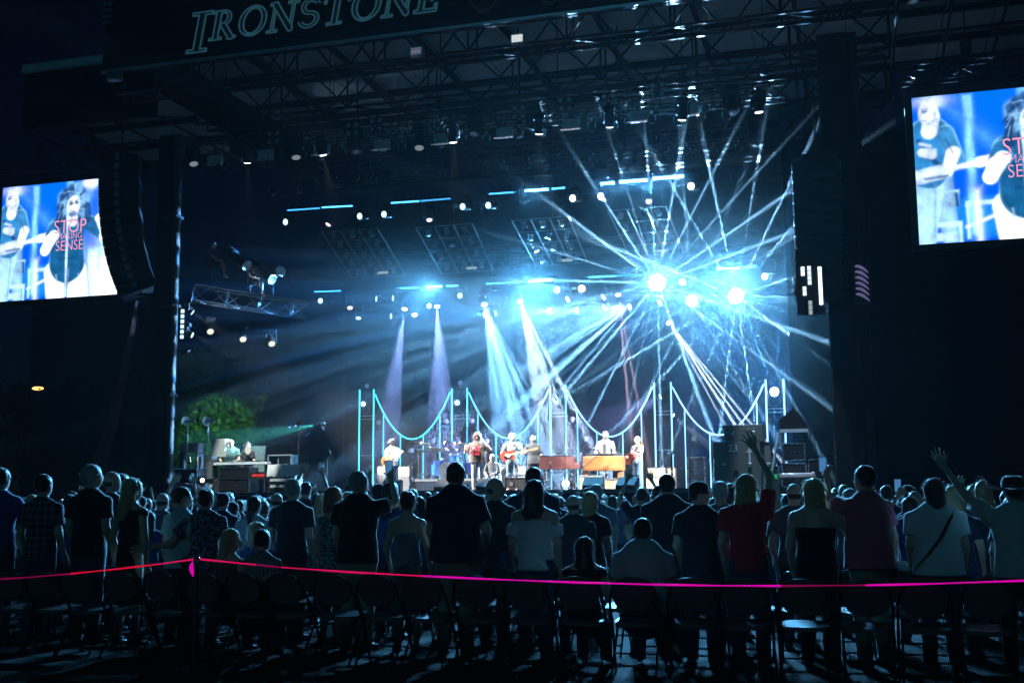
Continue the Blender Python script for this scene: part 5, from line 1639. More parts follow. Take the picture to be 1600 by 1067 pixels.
# ---- follow spot perch
pA, pB = SP(300, 470, -.3), SP(480, 497, 2.2)
truss('slanting silver truss perch below the follow spot operators', pA, None, None, None, .55, .55, .62, .028, .016, mat('perch_steel', (.09, .095, .10), .4, .7), end=pB, group='perch trusses')
dirp = (pB - pA).normalized()
def perch(t_): return pA.lerp(pB, t_) + Vector((0, 0, .62))
fs_list = [(.33, (505 / 2.222 * 0 + 385, 415), 'left follow spot lamp with a long black barrel on the perch'), (.55, (425, 436), 'middle follow spot lamp with a pale front ring on the perch'), (.80, (438, 424), 'right follow spot lamp pointing back on the perch')]
for i, (u, (x, y), lb_) in enumerate(fs_list):
    p = SP(x, y, .3 + .4 * i)
    t = thing('follow_spot', lb_, 'stage lamp', p, 0, 'follow spots on the perch')
    d = (U * .95 + V * (-.25 if i < 2 else -.7) + Vector((0, 0, -.62 if i < 2 else .1))).normalized()
    Mx = d.to_track_quat('Z', 'Y').to_matrix().to_4x4()
    MB().lathe([(.18, -1.25), (.24, -1.2), (.25, -.75), (.17, -.70), (.15, -.1), (.17, 0)], 16, Mx).build('barrel', BLK, t, True)
    MB().lathe([(.19, 0), (.20, .03), (.13, .04), (.10, .02)], 18, Mx).build('front_ring', mat('ring_grey', (.30, .34, .34), .5), t, True)
    b = MB()
    for k in range(4): b.lathe([(.255, -1.1 + k * .1), (.265, -1.08 + k * .1), (.255, -1.06 + k * .1)], 16, Mx)
    b.build('cooling_rib', DSTEEL, t, True)
    MB().tube(-d * .6, -d * .6 + Vector((0, 0, -.75)), .035, n=8).build('stand', BLK, t)

# ================================================================== the light bridge behind the band
LEDP = [glow('bridge_led_%d' % i, c, 2.3) for i, c in enumerate(((.06, .70, .85), (.10, .62, 1.0), (.16, .62, 1.1), (.28, .68, 1.2), (.34, .72, 1.2)))]
BB = 4.4
tw = [((562, 609), (584, 608)), ((706, 607), (730, 606)), ((859.5, 602), (883.5, 602)), ((1022, 599), (1048, 597)), ((1196, 593), (1224, 592))]
twl = ('leftmost', 'second from the left', 'middle', 'fourth from the left', 'rightmost')
TWP = []
for i, pr in enumerate(tw):
    (aL_, hL_), (aR_, hR_) = on(*pr[0], BB), on(*pr[1], BB)
    h = max(hL_, hR_)
    t = thing('light_tower', '%s tower of two glowing posts in the light bridge behind the band' % twl[i], 'light tower', S(aL_, BB, DECK), ROTZ, 'towers of the light bridge')
    for a in (0, aR_ - aL_):
        b = MB(); b.box((a, .06, (h - DECK) / 2), (.075, .06, h - DECK)); o = b.build('post', BLK, t)
        b = MB(); b.tube((a, 0, .05), (a, 0, h - DECK), .027, n=8); b.build('light_tube', LEDP[i], o, True)
    for z in (h - DECK - 1.0, h - DECK - 1.12, 1.4):
        MB().box(((aR_ - aL_) / 2, .12, z), (aR_ - aL_ + .1, .05, .045)).build('rung', mat('rung_grey', (.35, .40, .42), .4, .3), t)
    MB().box(((aR_ - aL_) / 2, .1, .03), (aR_ - aL_ + .5, .6, .06)).build('base_plate', BLK, t)
    TWP.append((aL_, aR_, h))
for i in range(4):
    a0, a1 = TWP[i][1], TWP[i + 1][0]; h0 = (TWP[i][2] + TWP[i + 1][2]) / 2 - .16
    sag = 1.72
    t = thing('light_cable', 'sagging glowing cable with hangers, %s of the light bridge' % ('leftmost span', 'second span from the left', 'third span from the left', 'rightmost span ending behind the big cases'[:40])[i], 'light cable', S(a0, BB, DECK), ROTZ, 'hanging cables of the light bridge')
    W_ = a1 - a0
    def zc(u): return (h0 - DECK) - sag * (1 - (2 * u - 1) ** 2) ** 1.0
    pts = [(.06 + (W_ - .12) * k / 28, 0, zc(k / 28)) for k in range(29)]
    MB().path(pts, .026, 6).build('cable', LEDP[min(4, i + (1 if i else 0))], t, True)
    for u in ((.13, .35, .64, .85) if i < 3 else (.14, .40, .66, .90)):
        zt = zc(u) - .02
        b = MB(); b.tube((u * W_, 0, 0), (u * W_, 0, zt), .020, n=6); b.build('hanger', LEDP[min(4, i + (1 if u > .5 else 0))], t, True)
        MB().box((u * W_, .05, zt / 2), (.06, .05, zt)).build('hanger_back', BLK, t)
# lamps standing on pipes by the bridge
for i, (x, y, lit, lb_) in enumerate(((567, 631, 1, 'lit blue lamp high between the two leftmost glowing posts'), (714, 629, 1, 'lit blue lamp between the second pair of glowing posts'), (573, 603, 0, 'unlit round lamp above the leftmost glowing posts'), (719, 598, 0, 'unlit round lamp above the second pair of glowing posts'),
        (591, 660, 0, 'unlit round lamp right of the leftmost glowing posts'), (697, 658, 0, 'unlit round lamp left of the second pair of posts'), (737, 658, 0, 'unlit round lamp right of the second pair of posts'), (893, 655, 0, 'unlit round lamp right of the middle glowing posts'), (871, 594, 0, 'unlit round lamp above the middle glowing posts'), (1035, 590, 0, 'unlit round lamp above the fourth pair of posts'), (915, 686, 0, 'pale round lamp above the piano'), (676, 689, 0, 'unlit round lamp behind the cymbals'), (642, 704, 0, 'unlit round lamp behind the left guitarist'), (760, 690, 0, 'unlit round lamp behind the singer'), (1084, 685, 0, 'unlit round lamp right of the acoustic guitarist'))):
    aim = tocam + Vector((.05, 0, -.06))
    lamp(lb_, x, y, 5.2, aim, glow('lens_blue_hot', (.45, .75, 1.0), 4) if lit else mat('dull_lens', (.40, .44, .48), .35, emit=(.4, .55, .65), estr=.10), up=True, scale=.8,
         light=(60, 140, (.12, .4, 1)) if lit else None, group='lamps standing among the light bridge')
    p = SP(x, y, 5.55)
    t = thing('lamp_pipe', 'thin black pipe stand carrying the %s' % lb_.replace('lit', 'lit', 1), 'stand', Vector((p.x, p.y, DECK)), ROTZ, 'pipe stands of the bridge lamps')
    MB().tube((0, 0, 0), (0, 0, max(.3, p.z - DECK - .1)), .02, n=6).build('pole', BLK, t); MB().lathe([(.25, 0), (.24, .03), (.03, .05)], 14).build('base', BLK, t)
# lamps with wide violet fans and the one facing the seats at the right tower
lamp('violet white lamp fanning to the left from the middle glowing posts', 866, 627, 5.0, -U * 1 - Vector((0, 0, .42)) - V * .1, LWW, up=True, scale=.85, light=(42, 7000, (.34, .36, 1.0)), group='lamps standing among the light bridge')
lamp('violet white lamp fanning to the left from the fourth glowing posts', 1031, 620, 5.0, -U * .9 - Vector((0, 0, .48)) - V * .05, LWW, up=True, scale=.85, light=(46, 12000, (.40, .42, 1.0)), group='lamps standing among the light bridge')
lamp('lamp throwing a short white streak to the right below the curve', 1052, 650, 5.2, U * .75 - Vector((0, 0, .62)) - V * .2, LWW, up=True, scale=.8, light=(12, 14000, (.8, .9, 1.0)), group='lamps standing among the light bridge')
dc = (CAM - SP(1210, 612, 4.9)).normalized()
lamp('small dazzling lamp between the two rightmost glowing posts', 1210, 612, 4.9, dc, glow('lens_hot_blue', (.8, .93, 1), 40), up=True, scale=1.2, group='lamps facing the seats')
burst(SP(1210, 612, 4.7), dc, 20, 12000, 9, (.06, .36, 1.0))
spot(SP(1210, 612, 4.7), dc, 110, 900, (.08, .38, 1.0), blend=1, soft=.08)
dc = (CAM - SP(884, 755, .55)).normalized()
lamp('small dazzling floor lamp at the stage edge in front of the piano', 884, 755, .55, dc, glow('lens_hot_blue', (.8, .93, 1), 40), up=True, scale=.85, group='lamps facing the seats')
burst(SP(884, 755, .35), dc, 16, 5000, 12, (.35, .72, 1.0))
spot(SP(884, 755, .35), dc, 110, 260, (.25, .65, 1.0), blend=1, soft=.08)
# the band is lit from the front of the rig: profile lamps on the front truss
for i, (a, tx, tb, P_, c) in enumerate(((-8.2, -9.6, .9, 15000, (.85, .98, .95)), (-5.5, -4.2, .0, 32000, (.95, .90, .84)), (-1.0, -1.2, -.4, 32000, (1.0, .86, .74)), (1.8, .8, .6, 32000, (.92, .90, .88)), (4.0, 3.2, 1.4, 32000, (.98, .88, .78)), (6.2, 4.6, .4, 32000, (.95, .9, .86)), (8.4, 9.0, -1.4, 9000, (.6, .8, 1.0)))):
    p = S(a, -3.0, h0r - .1)
    moving_head('profile lamp above the stage edge lighting the band, %s of seven' % ordn[i], p, S(tx, tb, DECK + 1.0) - p, LWW, group='profile lamps lighting the band', light=(22, P_, c))
for i, (a, b_, hh_, tx, tb, P_, lb_) in enumerate(((ta + .9, -2.7, 8.2, -3.4, 1.6, 60000, 'left'), (ta + .9, -2.7, 7.4, .2, 1.0, 40000, 'left'), (9.3, -2.3, 7.8, 3.8, 1.4, 30000, 'right'))):  # added lamps to brighten the drum kit and band from the sides
    p = S(a, b_, hh_)
    moving_head('added side lamp on the %s tower lighting the %s' % (lb_, ('drum kit', 'singer and bassist', 'organ and acoustic guitarist')[i]), p, S(tx, tb, DECK + .8) - p, LW, group='added side lamps on the towers', light=(20, P_, (.95, .93, .90)), scale=.8)
# blue wash lamps on the lower row, pouring over the backdrop and floor
for i, (a, d, E, c) in enumerate(((5.6, (.10, .35, -1), 5000, (.03, .26, 1.0)), (2.8, (.0, .4, -1), 3000, (.02, .20, 1.0)), (8.0, (-.1, .3, -1), 3000, (.02, .24, 1.0)), (-2.5, (.1, .5, -1), 1500, (.03, .15, 1.0)))):
    dd = U * d[0] + V * d[1] + Vector((0, 0, d[2]))
    moving_head('blue wash lamp on the lower truss, %s from the left' % ordn[(2, 1, 3, 0)[i]], S(a, 6.0, h2r + .2), dd, LW, group='blue wash lamps on the lower truss', light=(58, E, c))
# teal beam across the left wing
p = SP(503, 660, 3.0)
moving_head('lamp on a stand throwing a teal beam over the mixing desk', p + Vector((0, 0, -.3)), -U - Vector((0, 0, .16)) - V * .15, glow('lens_teal', (.3, 1, .85), 1.0), up=True, scale=.6, light=(17, 45000, TEAL), group=None)
# green light on the tree
moving_head('green lamp behind the left tower shining on the tree', S(ta + 1.0, 3.0, 6.0), gpos(322, 52) + Vector((0, 0, 4.5)) - S(ta + 1, 3, 6), glow('lens_green', (.2, 1, .3), .5), light=(30, 1500, (.30, 1.0, .18)), group=None)
# perch lamps
for i, (x, y) in enumerate(((329, 519), (380, 531), (425, 538))):
    lamp('moving head with warm white lens hanging under the perch, %s of three' % ('leftmost', 'middle', 'rightmost')[i], x, y, .2 + .5 * i, U * .5 - V * .55 - Vector((0, 0, .62)), glow('lens_warm', (.9, .9, .75), 1.1), scale=1.0, group='lamps under the perch')
spot(SP(292, 545, -.9), SP(352, 480, .4) - SP(292, 545, -.9), 34, 700, (.55, .78, 1), blend=.6, soft=.03)
t = thing('perch_floodlight', 'small lamp at the left tower lighting the silver perch truss from below', 'stage lamp', SP(291, 547, -.9), ROTZ)
MB().box((0, .05, -.05), (.2, .2, .12), bev=.02).build('housing', BLK, t)

# ================================================================== instruments and stage gear
def place(t, a, b_, h=DECK, rz=0.0):
    t.location = S(a, b_, h); t.rotation_euler = (0, 0, ROTZ + rz)
def mic_stand(label, a, b_, h, boom=None, white=False, base=DECK, rz=0, group='microphone stands', thick=1.0):
    m = CHROME if white else DSTEEL
    t = thing('microphone_stand', label, 'microphone stand', S(a, b_, base), ROTZ + rz, group)
    MB().lathe([(.14, 0), (.14, .02), (.03, .045)], 16).build('base', DSTEEL, t, True)
    MB().tube((0, 0, .02), (0, 0, h), .013 * thick, n=8).build('pole', m, t, True)
    e = Vector((0, 0, h))
    if boom:
        e2 = e + Vector(boom); MB().tube(e - Vector(boom) * .3, e2, .010 * thick, n=6).build('boom', m, t, True); e = e2
    b = MB(); b.ball(e + Vector((0, -.02, .05)), .032, 10); b.tube(e + Vector((0, -.02, .04)), e + Vector((0, .10, -.02)), .018, .012, 8)
    b.build('microphone', mat('mic_metal', (.35, .36, .38), .35, .8), t, True)
    return t
def amp(label, a, b_, w, h, d=.32, face=None, z=DECK, rz=0, head=False, group='amplifiers'):
    t = thing('amplifier', label, 'amplifier', S(a, b_, z), ROTZ + rz, group)
    b = MB(); b.box((0, 0, h / 2), (w, d, h), bev=.015); b.build('cabinet', mat('tolex_black', (.02, .02, .02), .6, bump=.2, scale=60), t)
    b = MB(); b.box((0, -d / 2 - .004, h * (.46 if not head else .38)), (w * .92, .012, h * (.80 if not head else .5))); b.build('grille', face or TOLEX, t)
    b = MB(); b.box((0, -d / 2 - .006, h * .92), (w * .92, .012, h * .09)); b.build('control_panel', mat('panel_metal', (.30, .30, .30), .35, .7), t)
    b = MB()
    for k in range(7): b.lathe([(.010, 0), (.009, .012)], 8, Matrix.Translation((-w * .3 + k * w * .09, -d / 2 - .012, h * .92)) @ Matrix.Rotation(R(90), 4, 'X'))
    b.build('knobs', BLK, t)
    MB().box((0, 0, h + .015), (.22, .04, .025), bev=.008).build('handle', BLK, t)
    return t
def case(label, a, b_, w, h, d=.6, z=DECK, m=None, rz=0, group='equipment cases', edges=True):
    t = thing('road_case', label, 'case', S(a, b_, z), ROTZ + rz, group)
    MB().box((0, 0, h / 2), (w, d, h), bev=.01).build('body', m or CASE, t)
    e = MB()
    for sx in (-1, 1):
        for sy in (-1, 1):
            e.box((sx * w / 2, sy * d / 2, h / 2), (.03, .03, h + .01))
        for z_ in (.0, h): e.box((sx * w / 2, 0, z_), (.03, d + .01, .03))
    for sy in (-1, 1):
        for z_ in (0, h): e.box((0, sy * d / 2, z_), (w + .01, .03, .03))
    if edges: e.build('metal_edge', ALU, t)
    b = MB()
    for sx in (-.28, .28): b.box((sx * w, -d / 2 - .012, h * .5), (.10, .02, .10), bev=.005)
    b.build('latch', ALU, t)
    return t
def rack(label, a, b_, w, h, z=DECK, n=4, rz=0, face=None, group='equipment racks', d=.6):
    t = thing('equipment_rack', label, 'rack', S(a, b_, z), ROTZ + rz, group)
    MB().box((0, .02, h / 2), (w, d, h), bev=.01).build('case', CASE, t)
    e = MB()
    for sx in (-1, 1): e.box((sx * (w / 2 - .02), -d / 2, h / 2), (.04, .04, h))
    for z_ in (.02, h - .02): e.box((0, -d / 2, z_), (w, .04, .04))
    e.build('metal_rim', ALU, t)
    for i in range(n):
        b = MB(); uh = (h - .12) / n; z_ = .06 + uh * (i + .5)
        b.box((0, -d / 2 + .0, z_), (w - .12, .03, uh * .86)); o = b.build('rack_unit', face if face and (i % 2 or n == 1) else mat('rack_black', (.02, .02, .024), .35, .3), t)
        b = MB()
        for k in range(4): b.lathe([(.012, 0), (.011, .014)], 7, Matrix.Translation((-w * .28 + k * w * .17, -d / 2 - .016, z_)) @ Matrix.Rotation(R(90), 4, 'X'))
        b.build('knobs', ALU, o)
    return t
def wedge(label, a, b_, rz=0, group='floor monitor speakers'):
    t = thing('floor_monitor', label, 'loudspeaker', S(a, b_, DECK), ROTZ + rz, group)
    MB().prism([(-.0, 0), (.45, 0), (.45, .12), (.12, .36), (0, .30)], -.3, .3, Matrix.Rotation(R(90), 4, 'Z')).build('cabinet', BLK, t)
    return t
# guitars: local, body in the x,z plane facing -y, neck towards +x
def guitar(label, cat_, col, kind='electric', loc=None, mtx=None, burst=None):
    t = thing('guitar', label, cat_, loc or (0, 0, 0))
    if mtx is not None: t.matrix_world = mtx
    pts = []
    prof = {'electric': [(-.20, 0), (-.19, .10), (-.10, .165), (.00, .125), (.06, .115), (.13, .155), (.185, .13), (.15, .05), (.13, .03), (.13, -.04), (.19, -.07), (.21, -.13), (.13, -.155), (.05, -.115), (-.02, -.125), (-.10, -.165), (-.18, -.11)],
            'bass': [(-.22, 0), (-.21, .10), (-.11, .165), (.00, .12), (.06, .11), (.15, .155), (.25, .13), (.17, .05), (.15, .03), (.15, -.04), (.20, -.07), (.20, -.13), (.12, -.15), (.04, -.115), (-.03, -.12), (-.11, -.165), (-.19, -.11)],
            'acoustic': [(-.25, 0), (-.235, .12), (-.15, .195), (-.04, .17), (.02, .13), (.08, .13), (.17, .145), (.235, .09), (.245, 0), (.235, -.09), (.17, -.145), (.08, -.13), (.02, -.13), (-.04, -.17), (-.15, -.195), (-.235, -.12)]}[kind]
    # smooth the outline
    P_ = prof
    for _ in range(2):
        Q_ = []
        for i in range(len(P_)):
            a, c = P_[i], P_[(i + 1) % len(P_)]
            Q_ += [(a[0] * .75 + c[0] * .25, a[1] * .75 + c[1] * .25), (a[0] * .25 + c[0] * .75, a[1] * .25 + c[1] * .75)]
        P_ = Q_
    dp = .10 if kind == 'acoustic' else .045
    MB().prism(P_, -dp / 2, dp / 2).build('body', col, t)
    L_ = {'electric': .42, 'bass': .60, 'acoustic': .42}[kind]
    x0 = .12 if kind != 'acoustic' else .22
    MB().box((x0 + L_ / 2, -dp / 2 + .002, 0), (L_ + .1, .028, .050), bev=.006).build('neck', mat('maple', (.50, .33, .16), .4), t)
    MB().prism([(x0 + L_ + .03, -.025), (x0 + L_ + .08, -.045), (x0 + L_ + .24, -.03), (x0 + L_ + .26, .02), (x0 + L_ + .20, .045), (x0 + L_ + .03, .025)], -dp / 2 - .004, -dp / 2 + .014).build('headstock', mat('maple', (.50, .33, .16), .4), t)
    if kind == 'acoustic':
        MB().lathe([(.052, 0), (.050, .004)], 20, Matrix.Translation((.07, -dp / 2 - .001, 0)) @ Matrix.Rotation(R(90), 4, 'X')).build('sound_hole', BLKM, t)
        MB().box((-.12, -dp / 2 - .008, 0), (.03, .014, .15)).build('bridge', BLK, t)
    else:
        MB().prism([(-.13, -.02), (-.06, -.11), (.10, -.10), (.13, -.02), (.10, .05), (-.02, .04)], -dp / 2 - .005, -dp / 2 - .001).build('pickguard', mat('pickguard', (.70, .68, .62), .4) if kind == 'electric' else BLK, t)
        for k in (-.06, .02): MB().box((k, -dp / 2 - .012, 0), (.022, .014, .075)).build('pickup', CHROME, t)
    s_ = MB()
    for k in range(4): s_.tube((-.12, -dp / 2 - .018, -.018 + k * .012), (x0 + L_ + .05, -dp / 2 - .018, -.015 + k * .010), .0012, n=3, cap=False)
    s_.build('strings', ALU, t)
    return t
def strap(parent_root, J, h, m):
    pass

# drum riser and kit
aD, hD = on(700, 750, 2.4)
t = thing('drum_riser', 'low black platform under the drum kit', 'platform', S(aD, 2.6, DECK), ROTZ)
RH = .42
MB().box((0, 0, RH - .04), (3.3, 2.6, .08), bev=.01).build('platform_top', mat('riser_top', (.03, .03, .03), .6), t)
MB().box((0, -1.27, RH / 2 - .03), (3.3, .03, RH - .08)).build('front_skirt', DRAPE, t)
for x in (-1.5, 1.5):
    for y in (-1.2, 1.2): MB().tube((x, y, 0), (x, y, RH - .08), .03, n=8).build('leg', DSTEEL, t)
kit = thing('drum_kit', 'sparkling blue drum kit with white bass drum head and brass cymbals', 'drum kit', S(aD, 2.4, DECK + RH), ROTZ)
BLUE_D = mat('blue_sparkle', (.02, .13, .52), .22, .45, var=.5, scale=160)
HEADW = mat('drum_head', (.78, .78, .76), .5)
BRASS = mat('cymbal_brass', (.62, .50, .28), .28, .9, var=.12, scale=30)
def drum(name, c, r, dpt, axis, hd=True):
    Mx = Matrix.Translation(c) @ Vector(axis).to_track_quat('Z', 'Y').to_matrix().to_4x4()
    o = MB().lathe([(r, 0), (r * 1.0, dpt)], 28, Mx).build(name, BLUE_D, kit, True)
    for z in (0, dpt):
        MB().lathe([(r * .99, z - .012), (r * 1.04, z - .012), (r * 1.04, z + .012), (r * .99, z + .012)], 28, Mx).build('hoop', CHROME if r < .25 else BLK, o, True)
    MB().lathe([(r * .98, dpt + .006), (.01, dpt + .012)], 28, Mx).build('drum_skin', HEADW, o)
    b = MB()
    for k in range(8):
        an = k * math.pi / 4; b.tube(Mx @ Vector((r * 1.03 * math.cos(an), r * 1.03 * math.sin(an), .03)), Mx @ Vector((r * 1.03 * math.cos(an), r * 1.03 * math.sin(an), dpt - .03)), .007, n=5)
    b.build('lugs', CHROME, o)
    return o, Mx
ax_, hx_ = on(690, 736, 2.4)
o, Mx = drum('bass_drum', (0, .30, .30), .30, .42, (0, -1, 0))
MB().lathe([(.062, .424 + .012), (.055, .436 + .012), (.02, .424)], 18, Mx @ Matrix.Translation((.12, -.18, 0))).build('port_ring', BLK, o)
me = text_mesh('RC', .13, 'lettering', .002); me.materials.append(BLK); oo = ob('lettering', me, o); oo.matrix_local = Matrix.Translation((-.05, -.145, .40)) @ Matrix.Rotation(R(90), 4, 'X')
drum('tom_drum', (.20, .12, .66), .17, .22, (0, -.25, 1)); drum('tom_drum', (-.38, .15, .45), .21, .26, (0, -.2, 1)); drum('floor_tom', (.52, .55, .20), .22, .38, (0, 0, 1)); drum('floor_tom', (-.58, .50, .16), .22, .38, (0, 0, 1))
drum('snare_drum', (.10, .85, .50), .17, .15, (0, 0, 1))
def cymbal(c, r, tilt, hgt):
    Mx = Matrix.Translation(c) @ Matrix.Rotation(tilt[0], 4, 'X') @ Matrix.Rotation(tilt[1], 4, 'Y')
    o = MB().lathe([(r, -.004), (r, 0), (r * .5, .018), (.05, .028), (.035, .045), (.01, .05)], 28, Mx).build('cymbal', BRASS, kit, True)
    MB().tube((c[0], c[1], 0), c, .013, n=7).build('cymbal_stand', CHROME, kit, True)
    for k in range(3):
        an = k * 2.094; MB().tube((c[0], c[1], .28), (c[0] + .26 * math.cos(an), c[1] + .26 * math.sin(an), 0), .011, n=6).build('stand_leg', CHROME, kit, True)
for (x, y, r, ty) in ((664, 694, .22, .1), (680, 702, .30, .06), (724, 695, .25, -.12), (655, 704, .18, .0), (748, 700, .22, .1)):
    a, h = on(x, y, 2.3)
    cymbal((a - aD, -.1 if x != 655 else .1, h - DECK - RH), r, (R(-14), ty), 0)
# band members ------------------------------------------------------
GREY = cloth('grey_shirt', (.42, .42, .44)); DGREY = cloth('dark_grey_shirt', (.05, .055, .058)); BROWN = cloth('charcoal_tee', (.055, .045, .04)); JEAN = cloth('light_jeans', (.34, .44, .58)); DJEAN = cloth('dark_jeans', (.04, .07, .13)); MJEAN = cloth('mid_jeans', (.13, .20, .28)); BLKC = cloth('black_cloth', (.012, .012, .014))
FACE = ROTZ + math.pi
def on_stage(x, ytop, b_, base=DECK):
    a, h = on(x, ytop, b_)
    return a, h - base
def band(label, x, ytop, b_, rz=0.0, base=DECK, height=None, **k):
    a, h = on_stage(x, ytop, b_, base)
    if height is None: height = h - .0
    return person(label, S(a, b_, base), FACE + rz, height, res=.018, fine_face=True, **k), a, height
def g_at(p, x, z, y, ang, yaw, sc_):
    return None
def hold(guit, root, xz, ang, fwd=.20, yaw=0.0):
    """guitar in front of a player who faces local +y: body centre (x,z) in the player's frame, neck towards the player's left hand (-x)"""
    s_ = root.scale[0]
    Mx = root.matrix_basis @ Matrix.Translation((xz[0], fwd, xz[1])) @ Matrix.Rotation(math.pi + yaw, 4, 'Z') @ Matrix.Rotation(-ang, 4, 'Y')
    guit.matrix_world = Mx
def strap_on(label, root, J, zlow, col, side=-1):
    b = MB(); pts = [(.17, .14, zlow), (.10, .165, 1.16), (-.02, .165, 1.28), (-.11, .11, 1.40), (-.13, .0, 1.455), (-.10, -.12, 1.36), (.02, -.15, 1.15), (.15, -.12, zlow + .05), (.19, .02, zlow)]
    vs = []; fs = []
    for p in pts: p = Vector(p); vs += [p + Vector((0, 0, .03)), p - Vector((0, 0, .03)), p - Vector((0, 0, .03)) * 1 + Vector((.004, .004, 0)), p + Vector((.004, .004, .03))]
    for i in range(len(pts) - 1):
        for k in range(4): fs.append((i * 4 + k, i * 4 + (k + 1) % 4, (i + 1) * 4 + (k + 1) % 4, (i + 1) * 4 + k))
    b.add(vs, fs); return b.build('strap', col, root)
gp = {'elbr': (.30, -.02, 1.13), 'wrir': (.10, .26, 1.03), 'elbl': (-.34, .10, 1.14), 'wril': (-.40, .34, 1.10)}
(p1, J1), a, h = band('guitarist in a pale grey tee and dark flat cap playing a yellow electric guitar', 613, 686, -.3, rz=-.30, pose=gp, hands=('grip', 'grip'), top=GREY, bottom=DJEAN, hair=('short', 'grey'), hat='flat', wide=1.12, belly=.03, head_tilt=-.25, skin='tan')
g1 = guitar('blond yellow electric guitar held by the capped guitarist', 'guitar', mat('butterscotch', (.62, .38, .10), .25), 'electric'); hold(g1, p1, (.08, 1.03), R(22), .22)
strap_on('s', p1, J1, 1.0, BLKC)
dp_ = {'elbr': (.34, .10, pz_ if False else 1.28), 'wrir': (.22, .12, 1.52), 'elbl': (-.36, .05, 1.30), 'wril': (-.20, .10, 1.50)}
(p2, J2), a, h = band('drummer in a dark tee with both arms raised behind the blue kit', 708, 668, 3.4, base=DECK + RH - .05, height=1.42 * 1.75 / 1.38, seated=True, pose={'elbr': (.36, .16, 1.18), 'wrir': (.20, .18, 1.40), 'elbl': (-.38, .10, 1.20), 'wril': (-.22, .10, 1.44)}, hands=('grip', 'grip'), top=BROWN, bottom=DJEAN, hair=('short', 'brown'), skin='tan', head_tilt=.25)
for sx, n in ((1, 'wrir'), (-1, 'wril')):
    q = Vector(J2[n]); t = thing('drumstick', 'drumstick in the drummer\'s %s raised hand' % ('right' if sx > 0 else 'left'), 'drumstick', p2.matrix_basis @ (q + Vector((0, 0, .07))), FACE, 'drumsticks')
    MB().tube((-sx * .05, -.02, 0), (sx * -.20, .12, .26), .009, .006, 6).build('stick', mat('maple', (.5, .33, .16), .4), t)
RED = mat('print_red', (.85, .07, .09), .7)
TEE = BROWN
(p3, J3), a, h = band('singer with big curly hair, dark slogan tee and pale jeans at the centre microphone', 746, 677, -.6, rz=.05, pose={'elbr': (.36, .10, 1.16), 'wrir': (.30, .30, 1.30), 'elbl': (-.42, .04, 1.24), 'wril': (-.28, .22, 1.46)}, hands=('grip', 'open'), top=TEE, bottom=JEAN, hair=('curly', 'brown'), wide=1.28, belly=.075, glasses=True, head_turn=.15)
tp = thing('shirt_print', '', '')
bpy.data.objects.remove(tp)
for s_, z, sz in (('STOP', 1.25, .135), ('MAKING', 1.175, .075), ('SENSE', 1.075, .105)):
    me = text_mesh(s_, sz, 'lettering', .03); me.materials.append(RED)
    o = ob('lettering', me, p3, (0, .245, z), (R(90), 0, math.pi))
(p4, J4), a, h = band('bassist in a blue grey tee and jeans playing a red bass guitar', 800, 677, .4, rz=.18, pose={'elbr': (.32, .0, 1.16), 'wrir': (.14, .27, 1.06), 'elbl': (-.36, .12, 1.14), 'wril': (-.46, .36, 1.16)}, hands=('grip', 'grip'), top=cloth('slate_tee', (.10, .15, .18)), bottom=MJEAN, hair=('short', 'grey'), head_turn=.7, wide=.95)
g4 = guitar('red bass guitar with a maple neck held by the bassist', 'bass guitar', mat('candy_red', (.40, .05, .03), .22), 'bass'); hold(g4, p4, (.12, 1.06), R(13), .21)
strap_on('s', p4, J4, 1.0, BLKC)
b = MB(); b.box((0, .165, 1.30), (.20, .02, .05)); b.box((.02, .165, 1.24), (.13, .02, .03)); b.build('shirt_print', WHITE, p4)
(p5, J5), a, h = band('grey haired musician in a dark tee turned away beside the piano', 833, 681, .9, rz=math.pi + .3, pose={'elbl': (-.34, .06, 1.16), 'wril': (-.38, .26, 1.24)}, hands=('relaxed', 'open'), top=DGREY, bottom=BLKC, hair=('short', 'grey'), wide=1.12)
(p6, J6), a, h = band('bald stagehand in black seated behind the singer', 769, 713, 2.0, base=DECK - .1, height=1.36 * 1.75 / 1.38, seated=True, top=BLKC, bottom=BLKC, hair=('bald', 'black'), skin='tan', top_kind='long')
t = thing('stool', 'black stool under the seated stagehand behind the singer', 'stool', p6.location + Vector((0, 0, .1)), ROTZ)
MB().lathe([(.17, .36), (.18, .40), (.17, .42)], 14).build('seat', BLK, t); MB().tube((0, 0, .02), (0, 0, .36), .03).build('post', DSTEEL, t); MB().lathe([(.2, 0), (.19, .03)], 14).build('base', BLK, t)
(p7, J7), a7, h = band('organist in a checked shirt standing behind the wooden organ', 946, 674, 2.2, pose={'elbr': (.28, .10, 1.10), 'wrir': (.20, .34, 1.02), 'elbl': (-.28, .10, 1.10), 'wril': (-.20, .34, 1.02)}, top=pattern_mat('check_shirt', (.45, .55, .62), (.08, .14, .22), 'plaid', 14, width=.5), bottom=DJEAN, top_kind='polo', hair=('short', 'grey'), wide=1.1)
b = MB(); b.box((0, .172, 1.20), (.10, .03, .36)); b.build('undershirt', DGREY, p7)
(p8, J8), a8, h = band('acoustic guitarist in a grey shirt and jeans standing right of the organ', 996, 682, .3, rz=-.75, pose={'elbr': (.34, -.02, 1.14), 'wrir': (.16, .30, 1.06), 'elbl': (-.34, .14, 1.12), 'wril': (-.34, .38, 1.18)}, hands=('grip', 'grip'), top=cloth('steel_shirt', (.20, .22, .27)), top_kind='polo', bottom=cloth('blue_jeans', (.05, .12, .24)), hair=('short', 'red'), wide=1.08)
g8 = guitar('dark red acoustic guitar of the musician right of the organ', 'guitar', mat('dark_mahogany', (.16, .03, .02), .25), 'acoustic'); hold(g8, p8, (.10, 1.06), R(30), .24)
strap_on('s', p8, J8, 1.0, BLKC)

